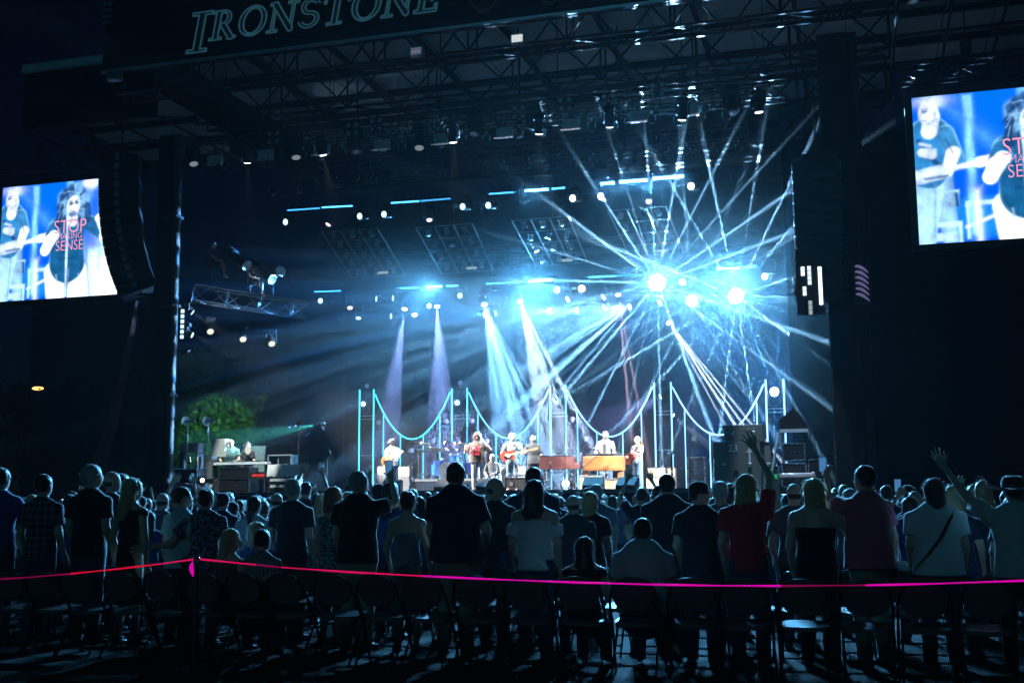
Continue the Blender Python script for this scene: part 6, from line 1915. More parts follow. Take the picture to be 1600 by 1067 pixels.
# piano and organ
(aP0, hP1) = on(845, 714, .9); (aP1, hP0) = on(908, 732, .9)
t = thing('stage_piano', 'maroon stage piano with a curved right end and open metal legs', 'piano', S((aP0 + aP1) / 2, 1.0, DECK), ROTZ)
W_ = aP1 - aP0; zt, zb = hP1 - DECK, hP0 - DECK
pts = [(-W_ / 2, zb), (W_ / 2 - .02, zb), (W_ / 2, zb + .12), (W_ / 2 - .12, zb + .13), (W_ / 2 - .20, zb + .20), (W_ / 2 - .22, zt), (-W_ / 2, zt)]
MB().prism(pts, -.28, .30).build('body', MAROON, t)
MB().box((-.1, 0, zt + .02), (W_ - .3, .56, .03), bev=.01).build('lid', BLK, t)
b = MB()
for x in (-W_ / 2 + .12, W_ / 2 - .25): 
    for y in (-.2, .22): b.tube((x, y, 0), (x, y, zb), .022, n=8)
b.tube((-W_ / 2 + .12, -.2, zb - .12), (W_ / 2 - .25, -.2, zb - .12), .02, n=8); b.build('metal_legs', ALU, t, True)
(aO0, hO1) = on(911, 713, 1.0); (aO1, hO0) = on(972, 735, 1.0)
t = thing('organ', 'warm brown wooden organ cabinet with a black keyboard on top', 'organ', S((aO0 + aO1) / 2, 1.25, DECK), ROTZ)
W_ = aO1 - aO0; zt, zb = hO1 - DECK, hO0 - DECK
MB().box((0, 0, (zt + zb) / 2), (W_, .6, zt - zb), bev=.012).build('cabinet', WOOD, t)
MB().box((0, -.302, (zt + zb) / 2), (W_ - .14, .012, zt - zb - .10), bev=.004).build('front_panel', mat('organ_panel', (.24, .10, .032), .35, var=.25, scale=7), t)
for x in (-W_ / 2 + .1, W_ / 2 - .1): MB().box((x, 0, zb / 2), (.10, .5, zb), bev=.01).build('leg', WOOD, t)
t2_ = thing('keyboard', 'long black keyboard lying on the wooden organ', 'keyboard', S((aO0 + aO1) / 2, 1.25, DECK + zt + .004), ROTZ)
MB().box((0, 0, .05), (W_ * .86, .34, .09), bev=.015).build('body', BLK, t2_); MB().box((0, -.172, .065), (W_ * .8, .012, .03)).build('silver_strip', ALU, t2_)
# amplifiers
for (lb_, x0, x1, y0, y1, bb, fc) in (('cream fronted speaker cabinet under the left end of the organ', 904, 942, 743, 772, .6, TOLEX), ('tan fronted small amplifier in front of the organ', 943, 978, 748, 773, .5, TAN),
        ('black amplifier head on the cream cabinet at the right', 1011, 1040, 731, 744, 1.4, mat('head_grille', (.10, .10, .11), .6)), ('cream fronted speaker cabinet at the right under the black head', 1009, 1042, 745, 772, 1.4, TOLEX),
        ('second amplifier head further right with a pale front', 1043, 1055, 731, 744, 1.5, mat('pale_front', (.5, .5, .48), .6)), ('grey speaker cabinet beneath the pale amplifier head', 1043, 1056, 746, 772, 1.5, TOLEX),
        ('dark amplifier behind the bassist with a pale grille', 780, 797, 725, 765, 2.3, TOLEX), ('stack of dark amplifier by the bassist with white marks', 800, 822, 727, 743, 2.2, mat('head_grille', (.10, .10, .11), .6)),
        ('small pale amplifier behind the left guitarist', 590, 602, 728, 742, 1.6, mat('pale_front', (.5, .5, .48), .6)), ('black amplifier on its side behind the left guitarist', 622, 640, 729, 744, 1.2, mat('head_grille', (.10, .10, .11), .6))):
    a0, h1 = on(x0, y0, bb); a1, h0 = on(x1, y1, bb); h0 = max(h0, DECK)
    amp(lb_, (a0 + a1) / 2, bb + .16, a1 - a0, max(.25, h1 - h0), z=h0)
    if h0 > DECK + .12:
        t = thing('low_case', 'dark box beneath the ' + lb_[:60], 'case', S((a0 + a1) / 2, bb + .16, DECK), ROTZ, 'dark boxes beneath amplifiers')
        MB().box((0, 0, (h0 - DECK) / 2 - .002), ((a1 - a0) * .96, .34, h0 - DECK - .004), bev=.01).build('box', CASE, t)
# platforms by the bassist
a, h = on(812, 762, .2)
case('low road case with bright edges in front of the bassist', a, .7, 1.1, .42, d=.8, m=BLK)
rack('small rack with lit units left of the piano', on(812, 750, 1.4)[0], 1.6, .55, .55, n=2, face=mat('pale_front', (.5, .5, .48), .6))
for (lb_, x, bb, rz) in (('floor monitor wedge left of the singer', 700, -1.7, 0), ('floor monitor wedge right of the singer', 765, -1.8, 0), ('floor monitor wedge in front of the left guitarist', 615, -1.8, .2), ('floor monitor wedge in front of the acoustic guitarist', 985, -1.6, -.2), ('floor monitor wedge in front of the organ', 930, -1.7, 0)):
    wedge(lb_, on(x, 765, bb)[0], bb, rz + math.pi)
# microphones
for (lb_, x, ytop, bb, boom, wh, th_k) in (('straight chrome microphone stand in front of the singer', 741, 700, -1.0, None, True, 1.6), ('white wrapped microphone stand right of the acoustic guitarist', 1049, 700, -.6, (.06, 0, .18), True, 2.4),
        ('microphone stand with bent boom at the left end of the stage', 511, 704, -.6, (.10, 0, .25), True, 1.8), ('tall boom stand over the drums at the left', 654, 668, 2.6, (.55, 0, -.02), False, 1.3), ('tall boom stand over the drums at the right', 731, 668, 2.8, (-.35, 0, -.06), False, 1.3),
        ('boom microphone stand by the piano player', 883, 700, .2, (.10, 0, .20), True, 1.3), ('boom microphone stand beside the organ', 912, 705, .8, (.55, 0, .45), False, 1.2), ('microphone stand between piano and organ', 773, 706, 1.2, (-.30, 0, .12), False, 1.2), ('slim vertical stand beside the back turned musician', 860, 722, .0, None, False, 1.0), ('thin stand left of the left guitarist', 597, 735, .0, None, False, 1)):
    a, h = on(x, ytop, bb); mic_stand(lb_, a, bb, h - DECK - (boom[2] if boom else 0) - .06, boom, wh, thick=th_k)
# cluster microphone tree
a, h = on(467, 662, .6)
t = thing('microphone_tree', 'tall black stand with splayed antenna arms near the left end of the stage', 'stand', S(a, .6, DECK), ROTZ)
MB().tube((0, 0, 0), (0, 0, h - DECK), .018, n=8).build('pole', DSTEEL, t, True)
MB().lathe([(.3, 0), (.28, .03), (.03, .05)], 14).build('base', DSTEEL, t)
for (dx, dz) in ((-.34, .10), (.30, -.18), (.40, -.12), (-.10, .14), (.02, .2)):
    MB().tube((0, 0, h - DECK - .22), (dx, -.03, h - DECK - .22 + dz), .009, n=6).build('arm', DSTEEL, t)
    MB().box((dx, -.03, h - DECK - .22 + dz), (.07, .05, .05), bev=.01).build('arm_end', mat('blue_enamel', (.25, .40, .8), .3), t)
MB().lathe([(.10, 0), (.11, .03), (.02, .05)], 16, Matrix.Translation((.02, -.05, h - DECK + .06)) @ Matrix.Rotation(R(90), 4, 'X')).build('disc', BLKM, t)

# ---- mixing position at the left wing
(pm, Jm), am, h = band('bald sound engineer in a teal tee leaning over the mixing desk', 363, 687, 1.0, base=DECK, rz=.25, pose={'elbr': (.40, .05, 1.16), 'wrir': (.24, .36, 1.0), 'elbl': (-.28, .12, 1.12), 'wril': (-.20, .36, 1.02)}, top=cloth('teal_tee', (.12, .25, .24)), bottom=DJEAN, hair=('bald', 'grey'), wide=1.15, lean=.08, head_turn=.3)
(pq, Jq), aq, h = band('bearded man in black seated at the mixing desk', 388, 697, 1.3, base=DECK + .30, height=1.52 * 1.75 / 1.38, seated=True, top=BLKC, bottom=BLKC, hair=('short', 'brown'), skin='tan', head_tilt=-.3)
t = thing('stool', 'tall stool under the bearded man at the mixing desk', 'stool', S(aq, 1.3, DECK), ROTZ)
MB().lathe([(.18, .78), (.19, .83), (.17, .85)], 14).build('seat', BLK, t); MB().tube((0, 0, .02), (0, 0, .78), .03).build('post', DSTEEL, t); MB().lathe([(.25, 0), (.24, .03)], 14).build('base', BLK, t)
a0, hh = on(336, 722, .4); a1, _ = on(425, 722, .4)
t = thing('mixing_desk', 'wide sloped mixing desk on cases at the left wing', 'mixing desk', S((a0 + a1) / 2, .6, DECK), ROTZ)
W_ = a1 - a0; hz_ = hh - DECK
MB().prism([(-.35, hz_ - .10), (.35, hz_ - .10), (.35, hz_ + .05), (-.30, hz_ - .02)], -W_ / 2, W_ / 2, Matrix.Rotation(R(-90), 4, 'Z') @ Matrix.Scale(-1, 4, (1, 0, 0))).build('console', mat('desk_grey', (.30, .32, .34), .4, .3), t)
b = MB()
for k in range(30): b.box((-W_ / 2 + .08 + k * (W_ - .16) / 29, -.10, hz_ + .02), (.02, .34, .02))
b.build('faders', DSTEEL, t)
for (x0, x1, y0, y1, lb_, m, nn) in ((345, 392, 730, 768, 'open rack with a pale metal rim and cross braces under the desk', None, 2), (394, 418, 742, 748, 'red fronted rack under the mixing desk', mat('red_unit', (.75, .03, .03), .5, emit=(1, .05, .05), estr=.12), 2), (422, 462, 740, 768, 'rack full of cabled units at the right of the desk', mat('pale_front', (.5, .5, .48), .6), 5), (308, 336, 748, 770, 'pale fronted rack below the mixing desk at the left', mat('pale_front', (.5, .5, .48), .6), 3)):
    aa, h1 = on(x0, y0, -.2); ab, h0 = on(x1, y1, -.2); h0 = DECK
    rack(lb_, (aa + ab) / 2, .0, ab - aa, max(.4, h1 - h0), n=nn, face=m) if 'red' not in lb_ else rack(lb_, (aa + ab) / 2, .0, ab - aa, on(x0, y0, -.2)[1] - on(x0, y1, -.2)[1] + .1, n=1, z=on(x0, y1, -.2)[1], face=m)
    
a, h = on(440, 712, .4); w0 = on(422, 712, .4)[0]; w1 = on(458, 712, .4)[0]
t = thing('rack_case', 'open silver edged case standing right of the mixing desk', 'case', S((w0 + w1) / 2, .5, on(440, 726, .4)[1]), ROTZ)
hh = h - on(440, 726, .4)[1] + .02; W_ = w1 - w0
for (c, d) in (((0, 0, hh), (W_, .5, .04)), ((0, 0, .0), (W_, .5, .04)), ((-W_ / 2, 0, hh / 2), (.04, .5, hh)), ((W_ / 2, 0, hh / 2), (.04, .5, hh)), ((0, .24, hh / 2), (W_, .02, hh)), ((-.06, -.2, hh / 2), (.03, .04, hh))):
    MB().box(c, d).build('side', mat('pale_edge', (.50, .56, .60), .35, .5), t)
t = thing('white_cloth', 'pale cloth draped over the rack right of the mixing desk', 'cloth', S(on(442, 733, -.6)[0], -.5, on(442, 741, -.6)[1]), ROTZ)
vs = []; fs = []
for i in range(25):
    x = -.62 + 1.24 * i / 24
    for j in range(5): vs.append((x, -.03 * math.sin(i * .9) - .02 * j, .34 - .10 * j + .015 * math.sin(i * 1.3 + j)))
for i in range(24):
    for j in range(4): q_ = i * 5 + j; fs.append((q_, q_ + 1, q_ + 6, q_ + 5))
MB().add(vs, fs).build('cloth', WHITE, t)
for (x, lb_) in ((289, 'left silver dish reflector with a tube lamp on a stand'), (321, 'right silver dish reflector with a tube lamp on a stand')):
    a, h = on(x, 658, .5)
    t = thing('dish_lamp', lb_, 'lamp', S(a, .5, DECK), ROTZ, 'dish reflector lamps at the left wing')
    z = h - DECK
    MB().tube((.06, .1, 0), (.06, .1, z), .022, n=8).build('pole', mat('pale_pole', (.55, .55, .52), .4, .4), t, True)
    MB().lathe([(.22, 0), (.2, .03), (.03, .05)], 14, Matrix.Translation((.06, .1, 0))).build('base', DSTEEL, t)
    MB().lathe([(.04, .0), (.10, .02), (.165, .07), (.17, .085), (.10, .05), (.02, .03)], 20, Matrix.Translation((0, 0, z)) @ Matrix.Rotation(R(58), 4, 'Z') @ Matrix.Rotation(R(90), 4, 'X')).build('dish', mat('dish_white', (.70, .70, .66), .4, .2), t, True)
    b = MB()
    for k in range(4): b.lathe([(.045, 0), (.055, .02), (.045, .05)], 14, Matrix.Translation((.14 + k * .07, .0, z)) @ Matrix.Rotation(R(90), 4, 'Y'))
    b.tube((0, 0, z), (.42, 0, z), .035, n=10); b.build('tube_head', mat('tube_glass', (.40, .40, .36), .3, .4), t, True)
# tilted white box speaker, clear panels
a, h = on(345, 700, .9)
t = thing('tilted_panel', 'tilted pale fabric light panel left of the sound engineer', 'panel', S(a, .9, DECK), ROTZ)
b = MB(); b.box((0, 0, h - DECK), (.58, .35, .66), Matrix.Translation((0, 0, 0)) @ Matrix.Rotation(0, 4, 'Y'), bev=.02)
o = b.build('panel', mat('pale_panel', (.35, .36, .33), .7), t); o.rotation_euler = (0, 0, 0)
MB().tube((0, .1, 0), (0, .1, h - DECK - .3), .02, n=8).build('pole', DSTEEL, t)
for (x0, x1, y0, y1, lb_) in ((352, 380, 693, 722, 'clear acrylic shield left of the engineer'), (383, 414, 697, 722, 'clear acrylic shield behind the bearded man')):
    aa, h1 = on(x0, y0, 2.0); ab, h0 = on(x1, y1, 2.0)
    t = thing('acrylic_shield', lb_, 'shield', S((aa + ab) / 2, 2.0, DECK), ROTZ, 'acrylic shields')
    m = mat('acrylic', (.30, .45, .45), .1); m.node_tree.nodes['Principled BSDF'].inputs['Alpha'].default_value = .35
    MB().box((0, 0, (h1 - DECK) / 2 + .3), (ab - aa, .02, h1 - DECK - .6)).build('pane', m, t)
    e = MB()
    for sx in (-1, 1): e.box((sx * (ab - aa) / 2, 0, (h1 - DECK) / 2), (.03, .03, h1 - DECK))
    e.build('post', ALU, t)
a, h = on(398, 708, 1.5)
t = thing('desk_lamp', 'small bright work lamp on the mixing desk beside the bearded man', 'lamp', S(a, 1.0, h - .1), ROTZ)
MB().lathe([(.03, .05), (.10, .12), (.11, .22), (.07, .28), (.02, .30)], 14).build('shade', glow('work_lamp', (.95, .95, .85), .8), t, True)
MB().tube((0, 0, -(h - .1 - hh - DECK) if False else -.45), (0, 0, 0), .015).build('stem', BLK, t)
# guitars on a rack
gm = [mat('gtr_sunburst', (.30, .09, .03), .25), mat('gtr_blond', (.55, .38, .18), .25), mat('gtr_red', (.35, .04, .03), .25)]
for i, (x, y) in enumerate(((295, 722), (306, 716), (312, 708))):
    a, h = on(x, y, .2 + .2 * i)
    g_ = guitar('spare guitar standing upright in the rack at the left wing, %s of three' % ('leftmost', 'middle', 'rightmost')[i], 'guitar', gm[i])
    g_['group'] = 'spare guitars in the rack'
    g_.location = S(a, .2 + .2 * i, DECK + .32); g_.rotation_euler = (0, R(-90), 0); g_.rotation_euler = (Matrix.Rotation(ROTZ, 3, 'Z') @ Matrix.Rotation(R(-88), 3, 'Y')).to_euler()
    g_.scale = (1.25,) * 3
a0, h = on(281, 693, .9); a1, _ = on(309, 693, .9)
t = thing('guitar_rack', 'dark guitar rack with a pale top case behind the spare guitars', 'rack', S((a0 + a1) / 2, 1.1, DECK), ROTZ)
MB().box((0, 0, h - DECK - .15), (a1 - a0, .4, .34), bev=.02).build('top_case', mat('grey_lid', (.26, .28, .27), .5), t)
for x in (-.5, .5):
    MB().box((x * (a1 - a0) * .95, 0, (h - DECK) / 2 - .15), (.05, .4, h - DECK - .3)).build('side_post', BLK, t)
MB().box((0, .1, .3), ((a1 - a0), .06, .06)).build('rail', BLK, t)
amp('tall dark speaker column between the guitars and the desk', on(327, 727, .3)[0], .4, .32, on(327, 712, .3)[1] - DECK, face=mat('cone_grey', (.12, .13, .13), .5), group=None)
case('big black case at the far left end of the stage', on(292, 740, -.6)[0], -.4, .9, .85, m=BLK)
t = thing('bass_case', 'rounded mauve instrument case lying at the left stage edge', 'case', S(on(294, 750, -1.2)[0], -1.2, DECK), ROTZ)
MB().prism([(-.55, 0), (.55, 0), (.58, .16), (.40, .28), (-.1, .34), (-.42, .30), (-.58, .18)], -.2, .2).build('shell', mat('mauve_shell', (.20, .13, .17), .4), t)
MB().box((0, -.22, .14), (.16, .03, .03), bev=.01).build('handle', BLK, t)

# ---- cases and racks at the right
def px_box(fn, lb_, x0, x1, y0, y1, bb, z=None, **k):
    aa, h1 = on(x0, y0, bb); ab, h0 = on(x1, y1, bb)
    z = h0 if z is None else z
    return fn(lb_, (aa + ab) / 2, bb + k.get('d', .6) / 2, ab - aa, h1 - z, z=z, **k), (aa + ab) / 2, h1, z, ab - aa
(c1, ca, ch1, cz, cw) = px_box(case, 'tall grey road case marked 23 with a white arrow', 1114, 1190, 691, 770, -1.8, z=DECK, m=GREYCASE, d=1.0, edges=False)
Wp = mat('stencil_white', (.60, .62, .60), .7)
me = text_mesh('23', .30, 'lettering', .002); me.materials.append(Wp); o = ob('lettering', me, c1, (-.10, -.506, ch1 - cz - .28), (R(90), 0, 0))
b = MB(); b.prism([(.28, 0), (.34, 0), (.34, .30), (.41, .30), (.31, .46), (.21, .30), (.28, .30)], -.506, -.502, Matrix.Translation((.06, 0, ch1 - cz - .62))); b.build('arrow', Wp, c1)
MB().box((-.05, -.508, .45), (.18, .012, .10)).build('label_plate', BLK, c1); MB().box((-.12, -.516, .45), (.03, .006, .05)).build('red_mark', RED, c1)
(c2, ca2, h2_, z2, w2) = px_box(case, 'wide grey road case with worn letters on top of the tall stack', 1130.5, 1192, 664, 690.5, -1.8, z=ch1 + .004, m=GREYCASE, d=.9, edges=False)
for s_, x, rz in (('CC', -.42, 0), ('WF', .22, .0)):
    me = text_mesh(s_, .20, 'lettering', .002); me.materials.append(mat('faded_white', (.35, .36, .35), .8)); ob('lettering', me, c2, (x, -.456, h2_ - z2 - .22), (R(90), 0, 0))
px_box(case, 'dark case just behind the tall grey road case', 1192, 1206, 691, 770, -1.2, z=DECK, m=GREYCASE, d=.8)
px_box(rack, 'upper rack with bright rim in the stack at the right', 1221, 1259, 692, 720, -.8, z=on(1221, 720, -.8)[1], n=1)
px_box(rack, 'lower rack with bright rim in the stack at the right', 1221, 1261, 723, 745, -.8, z=on(1221, 745, -.8)[1], n=1)
px_box(rack, 'bottom rack of the stack at the right', 1221, 1261, 746, 770, -.8, z=DECK, n=2)
px_box(rack, 'narrow rack with a green lit unit left of the bright rimmed stack', 1206, 1219, 727, 770, -.9, z=DECK, n=3, face=mat('green_unit', (.05, .6, .2), .4, emit=(.05, 1, .3), estr=.12))
px_box(case, 'black case with a pale label at the far right of the racks', 1263, 1294, 718, 770, -.6, z=DECK, m=BLK)
a, h = on(1246, 745, -1.6)
t = thing('round_table_fan', 'round pale drum stool like dish in front of the right racks', 'stand', S(a, -1.5, DECK), ROTZ)
MB().lathe([(.46, .0), (.52, .05), (.50, .13), (.44, .16), (.10, .17)], 24, Matrix.Translation((0, 0, h - DECK - .05))).build('round_top', mat('mauve_dish', (.42, .36, .40), .35, .2), t, True)
MB().tube((0, 0, 0), (0, 0, h - DECK), .04).build('stem', ALU, t); MB().lathe([(.3, 0), (.28, .03)], 16).build('base', DSTEEL, t)
# canopy umbrella shade above the right racks
a0, h1 = on(1217, 655, -.6); a1, h0 = on(1262, 672, -.6)
t = thing('shade_roof', 'small dark tent roof with a bright front edge over the right racks', 'shade', S(a0, -.5, 0), ROTZ)
W_ = a1 - a0
MB().prism([(0, h0), (W_, h0), (W_, h0 + .15), (W_ * .55, h1 + .35), (0, h1)], 0, 1.2).build('roof_cloth', BLKM, t)
MB().box((W_ / 2, -.03, h0), (W_, .05, .10)).build('front_edge', mat('pale_edge', (.50, .56, .60), .35, .5), t)
for x in (.06, W_ - .06): MB().tube((x, .05, DECK), (x, .05, h0), .025).build('post', DSTEEL, t)
a0, h0 = on(1194, 792, -2.4); a1, h1 = on(1215, 675, -2.4)
t = thing('leaning_pole', 'pale pole with green tape leaning in front of the right cases', 'pole', S(a0, -2.4, 0), ROTZ)
MB().tube((0, 0, h0 - .4), (a1 - a0, .3, h1), .040, .030, 10).build('pole', mat('pale_pole', (.55, .55, .52), .4, .4), t, True)
v0 = Vector((0, 0, h0)).lerp(Vector((a1 - a0, .3, h1)), .42); v1 = Vector((0, 0, h0)).lerp(Vector((a1 - a0, .3, h1)), .50)
MB().tube(v0, v1, .043, n=10).build('green_tape', mat('green_tape', (.15, .75, .12), .5), t, True)
rack('dark rack with small lights at the rear right of the band', on(1090, 740, 3.4)[0], 3.4, .6, 1.1, n=4)

# ---- follow spot operators on the perch
for (x, ytop, bb, lb_, tn) in ((333, 379, .1, 'operator in a cap crouching behind the left follow spot on the perch', .3), (392, 408, .9, 'operator sitting in shorts behind the middle follow spot', .2)):
    a, h = on(x, ytop, bb)
    person(lb_, S(a, bb, h - 1.30), ROTZ - 1.3, 1.30 * 1.75 / 1.38, seated=True, top=BLKC, bottom=BLKC, bottom_kind='shorts', hair=('short', 'brown'), hat='cap' if tn == .3 else None, skin='tan', res=.022, top_kind='tee', pose={'kner': (.13, .40, .50), 'ankr': (.13, .50, .12)}, hands=('grip', 'grip'))
    MB().box((0, 0, .0), (.4, .4, .05))
    t = thing('operator_stool', 'small black stool under the ' + lb_[:lb_.index(' behind')], 'seat', S(a, bb, h - 1.30), ROTZ, 'stools on the perch')
    MB().box((0, 0, .42), (.36, .36, .06), bev=.02).build('cushion', BLK, t); MB().tube((0, 0, 0), (0, 0, .40), .03).build('post', DSTEEL, t)

# ================================================================== folding chairs
def make_chair():
    t = thing('folding_chair', 'pale padded folding chair in the rearmost row', 'chair', (0, 0, 0), 0)
    FR = mat('chair_tube', (.05, .055, .06), .3, .8, var=.2)
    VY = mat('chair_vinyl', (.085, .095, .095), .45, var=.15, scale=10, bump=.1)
    # back frame: one bent tube that also makes the rear... front legs
    pts = [(-.225, .20, 0), (-.215, .02, .42), (-.210, -.13, .62), (-.185, -.18, .74)]
    for k in range(9):
        an = math.pi - math.pi * k / 8
        pts.append((.165 * math.cos(an), -.20 - .005 * math.sin(an), .76 + .075 * math.sin(an)))
    pts += [(.185, -.18, .74), (.210, -.13, .62), (.215, .02, .42), (.225, .20, 0)]
    MB().path(pts, .0125, 7).build('frame', FR, t, True)
    for s in (-1, 1): MB().path([(.19 * s, -.22, 0), (.185 * s, .12, .40)], .011, 7).build('leg', FR, t, True)
    MB().tube((-.19, -.14, .09), (.19, -.14, .09), .009, n=6).build('stretcher', FR, t); MB().tube((-.215, .12, .16), (.215, .12, .16), .009, n=6).build('stretcher', FR, t)
    # backrest: a rounded shield, bowed
    vs = []; fs = []
    n = 24
    ring = []
    for k in range(n):
        an = 2 * math.pi * k / n
        c, s = math.cos(an), math.sin(an)
        x = .190 * math.copysign(abs(c) ** .62, c); z = .140 * math.copysign(abs(s) ** .72, s)
        if z < 0: x *= (1 + z * 1.3)
        ring.append((x, z))
    for (sc_, y) in ((1.0, 0), (.94, -.016), (0, -.020), (1.0, .0), (.94, .012), (0, .016)):
        for (x, z) in ring:
            X_, Z_ = x * sc_, z * sc_
            vs.append((X_, -.155 - Z_ * .28 + y - (.03 - .9 * X_ * X_), .685 + Z_))
    for (o, rev) in ((0, 1), (3 * n, 0)):
        for i in range(2):
            for k in range(n):
                k2 = (k + 1) % n; q = (o + i * n + k, o + i * n + k2, o + (i + 1) * n + k2, o + (i + 1) * n + k)
                fs.append(q if rev else tuple(reversed(q)))
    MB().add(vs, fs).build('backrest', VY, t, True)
    b = MB(); pts2 = []
    for k in range(20):
        an = 2 * math.pi * k / 20; c, s = math.cos(an), math.sin(an)
        pts2.append((.195 * math.copysign(abs(c) ** .5, c), .19 * math.copysign(abs(s) ** .6, s)))
    b.prism(pts2, -.018, .018, Matrix.Translation((0, .10, .435)) @ Matrix.Rotation(R(-86), 4, 'X'))
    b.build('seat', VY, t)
    return t
chair0 = make_chair()
cx = [30, 83, 137, 204, 266, 332, 394, 459, 532, 600, 671, 750, 829, 910, 994, 1084, 1165, 1256, 1352, 1445, 1540]
BC = -26.15
def chair_at(a, b_, lb_, grp, first=[True]):
    j = rnd.uniform(-.05, .05)
    if first[0]:
        first[0] = False; t = chair0; t.location = S(a, b_, .004); t.rotation_euler = (0, 0, ROTZ + j); t['label'] = lb_; t['group'] = grp
        return t
    return dup(chair0, S(a, b_, .004), ROTZ + j, lb_, grp)
who = {8: 'behind the woman in the strapless top', 9: 'left of the big man in navy', 10: 'behind the big man in the navy polo', 11: 'with a bright lit seat', 12: 'behind the woman in the white blouse', 13: 'with the long haired seated woman on it', 14: 'with the seated man in the white tee on it', 15: 'behind the bearded tall man', 16: 'behind the man in the baseball cap', 17: 'behind the blonde in the red shirt', 18: 'behind the woman with bare shoulders', 19: 'behind the man in the pink shirt', 20: 'behind the woman with the crossbody strap',
       0: 'at the far left edge', 1: 'behind the man in the plaid shirt', 2: 'behind the tall man in black', 3: 'behind the long haired blonde woman in black', 4: 'behind the man in the pale polo', 5: 'with the seated blonde woman on it', 6: 'with the seated man in the striped shirt on it', 7: 'behind the grey haired man in a dark tee'}
CH = {}
for i, x in enumerate(cx):
    CH[i] = chair_at(on(x, 945, BC)[0], BC, 'folding chair of the rearmost row, ' + who[i], 'folding chairs of the rearmost row')
for i in range(21):
    x = 20 + i * 77
    a = on(x, 900, BC + 1.35)[0]
    chair_at(a, BC + 1.35 + rnd.uniform(-.04, .04), 'folding chair of the second row from the back, in line with ' + LM(S(a, BC + 1.35, 1)) , 'folding chairs of the second row from the back')

# ================================================================== the people near the camera
BLACKT = cloth('black_tee', (.012, .013, .016)); NAVY = cloth('navy_polo', (.010, .014, .040)); NAVY2 = cloth('navy_shirt', (.014, .020, .05)); WHT = cloth('white_tee', (.66, .68, .68)); TEALW = cloth('pale_polo', (.40, .52, .54)); BLUEJ = cloth('blue_jacket', (.03, .06, .22)); REDS = cloth('red_shirt', (.50, .015, .045)); PINK = cloth('pink_shirt', (.62, .10, .16)); KHAKI = cloth('khaki', (.28, .25, .19)); DENIM = cloth('crowd_denim', (.03, .045, .09)); GREYT = cloth('grey_tee', (.10, .11, .12))
PLAID = pattern_mat('plaid', (.012, .016, .03), (.20, .26, .34), 'plaid', 4.2, width=.18); STRP = pattern_mat('stripe', (.16, .24, .22), (.03, .05, .05), 'stripe', 9, width=.35); BLOT = pattern_mat('blouse_print', (.02, .03, .05), (.22, .28, .38), 'blotch', 14); FLOR = pattern_mat('floral_print', (.03, .05, .06), (.32, .42, .42), 'blotch', 22)
def near(label, x, ytop, b_, rz=0.0, **k):
    a, h = on(x, ytop, b_)
    seated_ = k.get('seated', False)
    H_ = h / 1.38 * 1.75 if seated_ else h / 1.745 * 1.75
    if k.get('hat') == 'cap': H_ *= .985
    if k.get('hat') == 'cowboy': H_ *= .97
    return person(label, S(a, b_, .004), ROTZ + rz, H_, res=k.pop('res', .021), group=None, **k) + (H_ / 1.75,)
UP_R = {'elbr': (.36, .16, 1.42), 'wrir': (.24, .24, 1.66)}
near('leftmost man in a blue jacket with arms held forward, cut by the picture edge', 2, 733, -25.2, .1, top=BLUEJ, bottom=DENIM, top_kind='long', pose={'elbr': (.32, .18, 1.15), 'wrir': (.30, .42, 1.20)}, seed=1, wide=1.1)
near('man in a dark plaid shirt standing near the left edge, seen from behind', 68, 743, -25.25, 0, top=PLAID, bottom=DENIM, hair=('short', 'black'), seed=2, wide=1.02, top_kind='polo')
near('tall man in a black tee with grey hair, head turned to the right', 143, 728, -25.3, -.15, head_turn=-.7, top=BLACKT, bottom=DENIM, hair=('short', 'grey'), seed=3, wide=1.15)
near('bald man in dark blue behind the tall man in black', 174, 738, -24.2, -.2, head_turn=-.4, top=NAVY2, bottom=DENIM, hair=('bald', 'brown'), seed=4)
near('woman with dark hair just right of the bald man in dark blue', 190, 742, -23.6, 0, top=BLACKT, bottom=DENIM, hair=('bob', 'black'), seed=5, wide=.9)
near('woman in a black sleeveless dress with very long blonde hair', 207, 749, -25.35, -.2, head_turn=-.35, top=BLACKT, top_kind='tank', bottom=BLACKT, bottom_kind='dress', hair=('long', 'blonde'), seed=6, wide=.86, strands=420, pose={'elbr': (.25, -.04, 1.10), 'wrir': (.27, -.02, .84)})
near('man with glasses in a pale polo held by the woman beside him', 284, 763, -25.2, -.35, head_turn=-.5, top=TEALW, top_kind='polo', bottom=BLACKT, hair=('short', 'brown'), glasses=True, seed=7, wide=1.1)
near('woman in a patterned blouse with one arm around the man in the pale polo', 322, 765, -25.25, .1, top=BLOT, bottom=DENIM, hair=('bun', 'brown'), seed=8, wide=1.05, pose={'elbl': (-.38, -.10, 1.13), 'wril': (-.58, -.22, 1.10)}, hands=('relaxed', 'open'))
near('seated blonde woman, one arm around the man in stripes', 360, 829, -25.95, -.3, seated=True, head_turn=-.7, top=cloth('dusk_top', (.05, .07, .07)), top_kind='tank', bottom=DENIM, hair=('long', 'blonde'), seed=9, wide=.95, strands=260, pose={'elbr': (.42, -.14, .80), 'wrir': (.62, -.10, .86)}, hands=('open', 'relaxed'))
near('seated man in a striped shirt with short dark hair', 409, 829, -25.95, -.15, seated=True, top=STRP, bottom=DENIM, hair=('short', 'black'), seed=10, wide=1.05)
near('woman with light hair seated just ahead of the man in the striped shirt', 402, 818, -24.75, -.2, seated=True, top=BLUEJ, bottom=DENIM, hair=('bob', 'blonde'), seed=11, wide=.95)
near('woman in a pale top with a dark ponytail', 397, 777, -24.1, 0, top=cloth('pale_grey_top', (.34, .38, .44)), bottom=DENIM, hair=('pony', 'black'), seed=12, wide=1.05)
